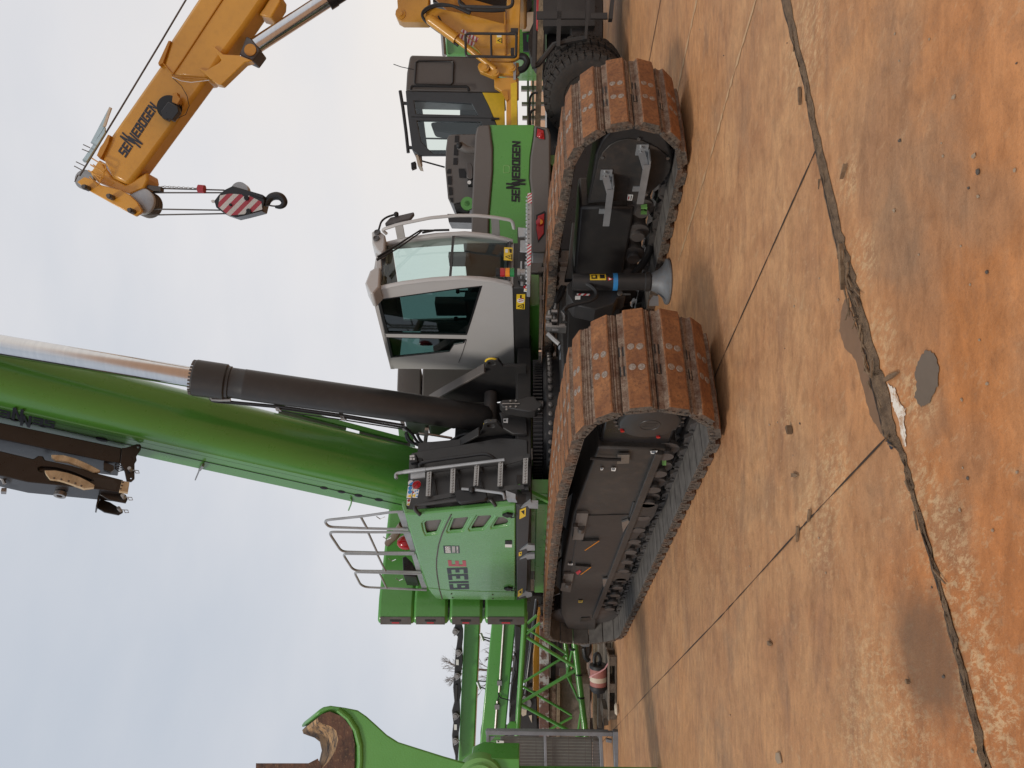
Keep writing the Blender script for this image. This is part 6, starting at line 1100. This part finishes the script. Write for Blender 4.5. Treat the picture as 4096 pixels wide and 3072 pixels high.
for k, (P, d, lb) in enumerate((([(1665, 380), (1700, 380), (1690, 1280), (1660, 1280)], 14.9, 'topmost long timber of the stack behind the pallet'), ([(1705, 380), (1760, 380), (1740, 1260), (1700, 1260)], 14.7, 'grey weathered timber in the middle of the stack behind the pallet'), ([(1842, 360), (1905, 360), (1870, 900), (1835, 880)], 14.3, 'splintered orange timber lying on the ground at the track end'), ([(1760, 380), (1840, 380), (1815, 1230), (1755, 1240)], 15.2, 'dark timber at the bottom of the stack'))):
    log('timber', ('timber', 'crate_board', 'timber', 'old_timber')[k], d, 'K', P, .3, lb, 'timber', .008)
log('shackle_bar', 'steel', 15.0, 'K', [(1520, 420), (1625, 420), (1622, 460), (1560, 470), (1520, 440)], .1, 'bright steel bar end beside the near track', 'bar')
vtubes = vtube('black_lever', 'black_paint', None, 15.0, 'K', [(1560, 470), (1575, 560), (1610, 600)], .05); vtubes['label'] = 'black bent lever hanging beside the track end'; vtubes['category'] = 'lever'
tl = thing('flatbed_trailer', 'long dark flatbed trailer standing behind the stored green booms', 'trailer', MV @ V((-6, 19.4, 0)))
b = vb(); b.box((-13.5, 19, .95), (4.5, 20.6, 1.22)); b.build('deck', 'old_timber', tl); b = vb(); b.box((-13.5, 19.1, .55), (4.5, 19.4, .94)); b.build('side_beam', 'dark_steel', tl, bevel=.01)
for k in range(26): b = vb(); b.box((-13.3 + .7*k, 18.96, .6), (-13.2 + .7*k, 19.09, 1.35)); b.build('stake', 'dark_steel', tl)
for k, (a_0, a_1, h_) in enumerate(((-13.4, -11.2, 1.75), (-11.1, -9.0, 2.0), (-8.9, -7.6, 1.65), (-7.5, -5.3, 1.9), (-5.2, -3.6, 1.7), (-3.5, -1.2, 1.85), (-1.1, .8, 1.7), (.9, 2.7, 1.8), (2.8, 4.4, 1.65))):
    b = vb(); b.box((a_0, 19.15, 1.225), (a_1, 20.4, h_)); b.build('load', ('anthracite', 'old_timber', 'dark_steel')[k % 3], tl, bevel=.03)
for k in range(5): b = vb(); b.lathe([(.2, .0), (.45, .0), (.5, .04), (.5, .24), (.45, .28), (.2, .28)], (-9 + 1.2*k + (4 if k > 2 else 0), 19.15, .5), (0, 1, 0), 24); b.build('wheel', 'rubber', tl)
# pallet with a hook weight on it
PX = hit(MV, 2, 0.0, 'K', 1885, 860); pd = 13.75; x0, x1 = hit(MV, 1, pd, 'K', 1800, 1175).x, hit(MV, 1, pd, 'K', 1800, 560).x
pl = thing('pallet', 'dark worn wooden pallet carrying the striped hook weight', 'pallet', MV @ V(((x0 + x1)/2, pd + .4, 0)))
for k in range(3): b = vb(); b.box((x0, pd + .37*k, .01), (x1, pd + .12 + .37*k, .035)); b.build('bottom_board', 'old_timber', pl)
for k in range(3):
    for j_ in range(3): xx = x0 + (x1 - x0 - .16)*j_/2; b = vb(); b.box((xx, pd + .37*k, .036), (xx + .16, pd + .12 + .37*k, .135)); b.build('block', 'old_timber', pl)
for k in range(5): b = vb(); b.box((x0 - .02, pd - .01 + .18*k, .137), (x1 + .02, pd + .12 + .18*k, .162)); b.build('top_board', 'old_timber' if k % 2 else 'crate_board', pl)
b = vb(); b.box((x0 + .0, pd + .05, .164), (x0 + .16, pd + .5, .25), Matrix.Rotation(.12, 3, 'Y')); q_ = b.build('wood_block', 'old_timber'); q_['label'] = 'chunky wood block at the left end of the pallet'; q_['category'] = 'wood block'
za, zb_ = hit(MV, 1, pd + .2, 'K', 1672, 640), hit(MV, 1, pd + .2, 'K', 1682, 850); wz = .164 + .155
hwt = thing('hook_weight', 'drum shaped hook weight with faded red bands and a black chain eye on the pallet', 'hook weight', MV @ V(((za.x + zb_.x)/2, pd + .2, .164)))
A, B9 = V((za.x, pd + .2, wz)), V((zb_.x, pd + .2, wz)); dv = B9 - A
for k, m in enumerate(('red_stripe', 'red_stripe', 'cream', 'red_stripe')):
    b = vb(); b.cyl(A + dv*(.06 + .22*k), A + dv*(.28 + .22*k), .152, n=28); b.build('band', ('faded_red', 'faded_red', 'cream', 'faded_red')[k], hwt)
b = vb(); b.lathe([(.10, 0), (.155, .0), (.16, .03), (.155, .06)], A - dv*.02, dv, 26); b.build('end_ring', 'black', hwt)
b = vb(); b.lathe([(.16, 0), (.162, .05), (.12, .12), (.05, .14)], A + dv*.93, dv, 24); b.bar(B9 + dv.normalized()*.05, B9 + dv.normalized()*.20, .06, .05); b.build('hook_end', 'black', hwt)
b = vb(); cc = A - dv*.24 + V((0, 0, .02)); b.tube([cc + V((.12*math.cos(t), .0, .055*math.sin(t))) for t in [2*PI*k/20 for k in range(20)]], .032, 8, True); b.build('chain_eye', 'black', hwt)
b = vb(); b.tube([A + dv*.55 + V((0, -.02, .157)), A + dv*.35 + V((0, -.12, .10)), A + dv*.15 + V((0, -.157, -.02)), A + dv*.02 + V((0, -.16, -.10)), A - dv*.1 + V((.03, -.15, -.154)), A - dv*.30 + V((.03, -.17, -.20))], .014, 6); b.build('strap', 'plastic_pink', hwt)
# mesh crate
DG = 13.65; g_ = lambda x, y, d=DG: hit(MV, 1, d, 'K', x, y)
mc = thing('mesh_crate', 'grey steel mesh crate with a white sign at the left edge', 'crate', MV @ V((g_(1850, 1500).x, DG + .5, 0)))
def fbar(p, q, w=.05, name='frame_bar', mat='galv_dark', dd=0): b = vb(); b.bar(g_(*p, DG + dd), g_(*q, DG + dd), w, w, (0, 1, 0)); return b.build(name, mat, mc, bevel=.006)
paint('galv_dark', (.20, .21, .23), .5, .3, var=.2, dirt=.3, dirtcol=(.10, .08, .07), scale=2)
for p, q, w in (((600, 1298), (1845, 1312), .075), ((618, 1300), (600, 2000), .05), ((1180, 1315), (1200, 2000), .05), ((1725, 1318), (1760, 2000), .06), ((1880, 1282), (1905, 2000), .12), ((600, 2000), (1845, 2000), .07)): fbar(p, q, w)
fbar((608, 1278), (1800, 1290), .05, dd=.9); fbar((608, 1278), (612, 1310), .05, dd=.4); fbar((1780, 1375), (1835, 1385), .06)
b = vb(); b.prism([g_(*p) for p in ((632, 1345), (690, 1342), (632, 1405))], (0, .02, 0)); b.prism([g_(*p) for p in ((1668, 1320), (1722, 1318), (1722, 1372))], (0, .02, 0)); b.build('gusset', 'galv_dark', mc)
b = vb()
y = 1330
while y < 2000:
    for dy in (0, 10): b.tube([g_(625, y + dy + 6, DG + .03), g_(1720, y + dy + 22, DG + .03)], .0045, 4)
    y += 31
b.build('mesh_wires', 'dark_steel', mc); b = vb()
for x in (775, 932, 1090, 1252, 1412, 1575, 1640): b.tube([g_(x, 1325, DG + .02), g_(x + 6, 2000, DG + .02)], .0045, 4)
b.build('mesh_wires', 'dark_steel', mc)
b = vb(); b.prism([g_(*p, DG + .12) for p in ((740, 1352), (1640, 1362), (1655, 2000), (740, 2000))], (0, .08, 0))
flat('liner', (.22, .22, .20), .6); b.build('liner', 'liner', mc, bevel=.02)
b = vb(); b.prism([g_(*p, DG + .06) for p in ((1655, 1385), (1720, 1390), (1725, 2000), (1660, 2000))], (0, .2, 0)); b.build('bottom_load', 'steel', mc)
b = vb(); b.prism([g_(*p, DG - .01) for p in ((702, 1378), (775, 1384), (778, 1552), (704, 1545))], (0, -.008, 0)); b.use('black'); write(b, 'LHAUSER', g_(751, 1546, DG - .018), g_(746, 1441, DG - .018), g_(728, 1545, DG - .018) - g_(751, 1546, DG - .018), (0, -1, 0), .003); b.bar(g_(766, 1545, DG - .019), g_(764, 1425, DG - .019), .03, .003, (0, 1, 0)); b.bar(g_(715, 1545, DG - .019), g_(714, 1530, DG - .019), .05, .003, (0, 1, 0)); b.prism([g_(*p, DG - .018) for p in ((722, 1432), (735, 1420), (735, 1436), (726, 1440))], (0, -.003, 0)); b.prism([g_(*p, DG - .018) for p in ((708, 1385), (722, 1400), (732, 1392), (722, 1382))], (0, -.003, 0)); b.build('sign', 'white', mc)
# foreground cradle with timber-lined claw
DK = 9.0; kj = lambda P, d=DK: hp(MV, 1, d, 'J', P)
ck = thing('boom_cradle', 'green cast claw with worn brown lining in its open jaw at the left edge', 'cradle', MV @ V((-4.9, 9.3, 0)))
EX = V((-.37, .50, .33))
OUTL = [(383, 392), (402, 354), (438, 333), (480, 325), (560, 336), (640, 352), (692, 388), (750, 440), (812, 497), (880, 540), (1000, 578), (1150, 625), (1275, 660), (1320, 690), (1360, 1000), (600, 1000)]
INL = [(618, 700), (620, 560), (602, 462), (545, 392), (470, 362), (420, 380)]
b = vb(); b.prism(kj(OUTL + INL), EX); cg = b.build('claw', 'cast_green', ck, bevel=.03)
LO = [(398, 402), (420, 380), (470, 363), (545, 393), (601, 463), (619, 560), (616, 690), (598, 1000)]; LI = [(430, 1000), (425, 700), (470, 650), (505, 590), (520, 530), (508, 475), (475, 450), (440, 438), (405, 425)]
b = vb(); b.use('worn_lining'); b.prism(kj(LO + LI, DK - .03), EX); n_ = len(LO + LI); b.bm.faces.ensure_lookup_table(); b.use('lining_inner')
for k, fc in enumerate(list(b.bm.faces)[-n_:]):
    if k >= len(LO) - 1: fc.material_index = b.i
b.build('lining', None, ck)
b = vb(); b.prism(kj([(35, 668), (345, 668), (400, 640), (425, 700), (425, 1000), (30, 1000)], DK + .02), (-.26, .45, .14)); b.build('lining', 'worn_lining', ck)
b = vb(); b.tube(kj([(625, 1000), (640, 760), (650, 650), (648, 560), (625, 470), (580, 400), (520, 350)], DK - .01), .035, 10); b.build('rim', 'cast_green', ck)
c = hit(MV, 1, DK - .02, 'J', 1355, 772); b = vb(); b.lathe([(.05, -.01), (.16, -.01), (.175, -.03), (.20, -.03), (.215, .0), (.265, .01), (.27, .03), (.27, .15)], c, (0, 1, 0), 40); b.build('hub', 'pale_green', ck)
b = vb(); b.prism(kj([(1300, 665), (1370, 632), (1450, 640), (1588, 640), (1590, 1000), (1300, 1000)], DK + .05), (0, .4, 0)); b.build('base_plate', 'green', ck, bevel=.01)
b = vb(); b.box((-5.4, 9.0, 0), (-4.75, 9.5, 1.9)); b.build('stand', 'green', ck)
# bare trees
def bare_tree(x, d, top, label, seed):
    rr = random.Random(seed); t = thing('bare_tree', label, 'tree', MV @ V((x, d, 0))); b = vb(); c_ = vb(); h = top
    b.tube([V((x, d, 0)), V((x + .1, d, h*.3)), V((x, d, h*.6)), V((x + .05, d, h*.97))], [.14, .10, .05, .012], 8); b.build('trunk', 'old_timber', t)
    def br(p, dr, L, r, n):
        q = p + dr*L; m = p.lerp(q, .5) + V((rr.uniform(-.05, .05), rr.uniform(-.05, .05), rr.uniform(0, .06)))*L; c_.tube([p, m, q], [r, r*.75, r*.5], 4)
        if n:
            for k in range(4):
                f = rr.uniform(.35, 1); e = (dr + V((rr.uniform(-.8, .8), rr.uniform(-.8, .8), rr.uniform(-.1, .6)))).normalized(); br(p.lerp(q, f), e, L*rr.uniform(.45, .7), r*.55, n - 1)
    for k in range(16):
        z_ = h*rr.uniform(.25, .9); a = rr.uniform(0, 2*PI); br(V((x, d, z_)), V((math.cos(a), math.sin(a), rr.uniform(.5, 1.3))).normalized(), h*.26*(1.25 - z_/h), .022, 3)
    c_.build('crown', 'old_timber', t)
ty = lambda y: -(2400 + y/2.458 - 1536)/F
bare_tree(ty(690)*42, 42, 6.5, 'tall bare tree whose twigs rise above the black link plates', 5); bare_tree(ty(575)*44, 44, 4.1, 'shorter bare tree seen between the two green beams', 9)
# ================================================================== small things: rag, splinters, pebbles
flat('cloth', (.20, .22, .25), .85)
b = MB(W); rr = random.Random(4); OUTR = [(1530, 70), (1560, 48), (1575, 75), (1580, 120), (1600, 150), (1595, 190), (1585, 235), (1575, 280), (1562, 255), (1550, 200), (1530, 150), (1520, 100)]
G = []
for i in range(9):
    f = i/8; row = []
    L_, R_ = V((1528 + 44*f*f, 60 + 215*f, 0)), V((1572 + 10*math.sin(f*5) + 12*(f > .3), 52 + 226*f, 0))
    for k in range(7):
        q = L_.lerp(R_, k/6); p = hit(W, 1, 7.95, 'D', q.x, q.y); row.append(p + V((rr.uniform(-.008, .008), rr.uniform(-.06, .05), rr.uniform(-.008, .008))))
    G.append(b.vs(row))
for a, c2 in zip(G, G[1:]):
    for k in range(6): b.f([a[k], a[k+1], c2[k+1], c2[k]])
rg = b.build('rag', 'cloth', smooth=70); rg['label'] = 'crumpled grey rag lying on the carbody between the tracks'; rg['category'] = 'rag'; sol = rg.modifiers.new('thick', 'SOLIDIFY'); sol.thickness = .01
b = MB(W); b.prism(hp(W, 1, jy + .02, 'L', [(1428, 790), (1462, 735), (1518, 740), (1522, 830), (1425, 835)]), (0, .02, 0)); b.build('foot_bracket', 'galvanised', jack)
def splinter(z, p, q, w, label, group=None, h=.012):
    a, c2 = hit(W, 2, 0, z, *p), hit(W, 2, 0, z, *q); b = MB(); d = (c2 - a).normalized(); s_ = V((-d.y, d.x, 0)); P = [a + s_*w*.4, a - s_*w*.5, a.lerp(c2, .6) - s_*w*.45, c2 - s_*w*.1, c2 + s_*w*.2, a.lerp(c2, .4) + s_*w*.5]
    b.prism([V((v.x, v.y, .006)) for v in P], (0, 0, h)); o = b.build('wood_splinter', 'splinter'); o['label'] = label; o['category'] = 'wood splinter'
    if group: o['group'] = group
wood('splinter', (.10, .058, .030), (.27, .17, .095), (20, 20, 8))
splinter('P', (802, 1012), (812, 1202), .028, 'longest flat wood splinter in the dirt joint, broad and straight', None, .02)
splinter('P', (822, 680), (806, 742), 0.011, 'dark stick lying alone on the near slab beside the joint', None, .018)
splinter('P', (628, 362), (630, 435), .02, 'thin splintered stick at the far part of the joint', None, .014)
splinter('O', (683, 570), (676, 620), .018, 'short stick pointing across the slab joint nearest the track'); splinter('O', (632, 640), (628, 705), 0.024, 'bundle of bark strips stuck in the slab joint'); splinter('O', (598, 215), (604, 250), 0.03, 'dark curled wood chip near the track front', None, .03); splinter('O', (608, 422), (632, 424), .025, 'small dark chip in the middle of the left slab'); splinter('P', (985, 1575), (1040, 1545), .02, 'twig lying across the pale edge of the joint'); splinter('O', (505, 1130), (520, 1138), .03, 'round dark chip on the slab far from the joint'); splinter('O', (1095, 1285), (1102, 1305), .015, 'tiny stick on the brown stain left of the joint')
rr = random.Random(12)
for k in range(46):
    f = rr.choice([rr.uniform(.31, .45), rr.uniform(.31, .45), rr.uniform(.1, .9)]); i = int(f*(len(A_) - 1)); p = A_[i].lerp(B_[i], rr.uniform(.15, .9)) if k % 6 else A_[i]; d = (A_[min(i + 2, len(A_) - 1)] - A_[max(i - 2, 0)]).normalized(); ang = rr.gauss(0, .35); L_ = rr.uniform(.03, .10)
    d = V((d.x*math.cos(ang) - d.y*math.sin(ang), d.x*math.sin(ang) + d.y*math.cos(ang), 0)); s_ = V((-d.y, d.x, 0))*rr.uniform(.003, .007); b = MB(); z0 = rr.uniform(.008, .02); up = V((0, 0, rr.uniform(-.008, .014)))
    b.prism([V((v.x, v.y, z0)) for v in (p - s_, p + s_)] + [V((p.x, p.y, z0)) + d*L_ + up + s_*.5, V((p.x, p.y, z0)) + d*L_ + up - s_*.6], (0, 0, .006)); o = b.build('wood_splinter', 'splinter'); o['label'] = 'small brown splinter among the loose bark in the dirt joint'; o['category'] = 'wood splinter'; o['group'] = 'bark splinters in the dirt joint'
flat('stone', (.34, .25, .17), .9); flat('dark_stone', (.10, .08, .065), .85)
SP = [('P', 1040, 583), ('P', 1018, 872), ('P', 1265, 403), ('P', 1348, 645), ('P', 1365, 712), ('P', 1218, 648), ('P', 1161, 163), ('P', 1036, 252), ('P', 1325, 780), ('P', 1365, 815), ('P', 1370, 1410), ('P', 1403, 1590), ('P', 1402, 1128), ('P', 1118, 1056), ('P', 1292, 1020), ('P', 1211, 593), ('P', 1523, 262), ('P', 1517, 706), ('P', 1330, 1180), ('P', 1018, 140), ('P', 570, 178), ('P', 208, 122), ('P', 201, 582), ('P', 326, 600), ('P', 307, 230), ('P', 784, 1243), ('P', 704, 1154), ('P', 600, 1270), ('P', 560, 1445), ('O', 1425, 38), ('O', 1320, 105), ('O', 1323, 392), ('O', 1345, 435), ('O', 1312, 570), ('O', 1452, 656), ('O', 1555, 410), ('O', 1192, 896), ('O', 715, 688), ('O', 540, 200), ('O', 507, 210), ('O', 635, 205), ('O', 605, 340), ('O', 340, 1437), ('O', 1365, 1587), ('O', 1243, 1273), ('O', 423, 808), ('O', 62, 1490), ('O', 745, 835)]
for k, (z, x, y) in enumerate(SP):
    c = hit(W, 2, 0, z, x, y); r_ = rr.uniform(.004, .007) if k > 4 else .009; b = MB(); b.ball(c + V((0, 0, r_*.6)), r_, 8, (rr.uniform(.8, 1.3), rr.uniform(.8, 1.3), .7))
    for v in b.bm.verts: v.co += V((rr.uniform(-.2, .2), rr.uniform(-.2, .2), rr.uniform(-.15, .15)))*r_
    o = b.build('pebble', 'stone' if k % 4 else 'dark_stone'); o['category'] = 'pebble'; o['group'] = 'loose pebbles on the concrete'; o['label'] = 'tiny pale pebble lying loose on the rust stained concrete' if k % 4 else 'tiny dark pebble lying loose on the rust stained concrete'
c = hit(W, 2, 0, 'O', 549, 1618); b = MB(); b.prism([c + V(p)*1.0 for p in ((-.03, -.05, .003), (.03, -.04, .003), (.035, .03, .003), (.0, .06, .003), (-.03, .03, .003))], (0, 0, .012)); o = b.build('stone_chip', 'stone', bevel=.003); o['label'] = 'pale flat stone chip near the bottom left of the slab'; o['category'] = 'stone'
c = hit(W, 2, 0, 'K', 1905, 1072); b = MB(); b.ball(c + V((0, 0, .04)), .09, 8, (1.2, .8, .5)); o = b.build('paper_scrap', 'cream'); o['label'] = 'pale crumpled paper scrap beside the mesh crate'; o['category'] = 'litter'
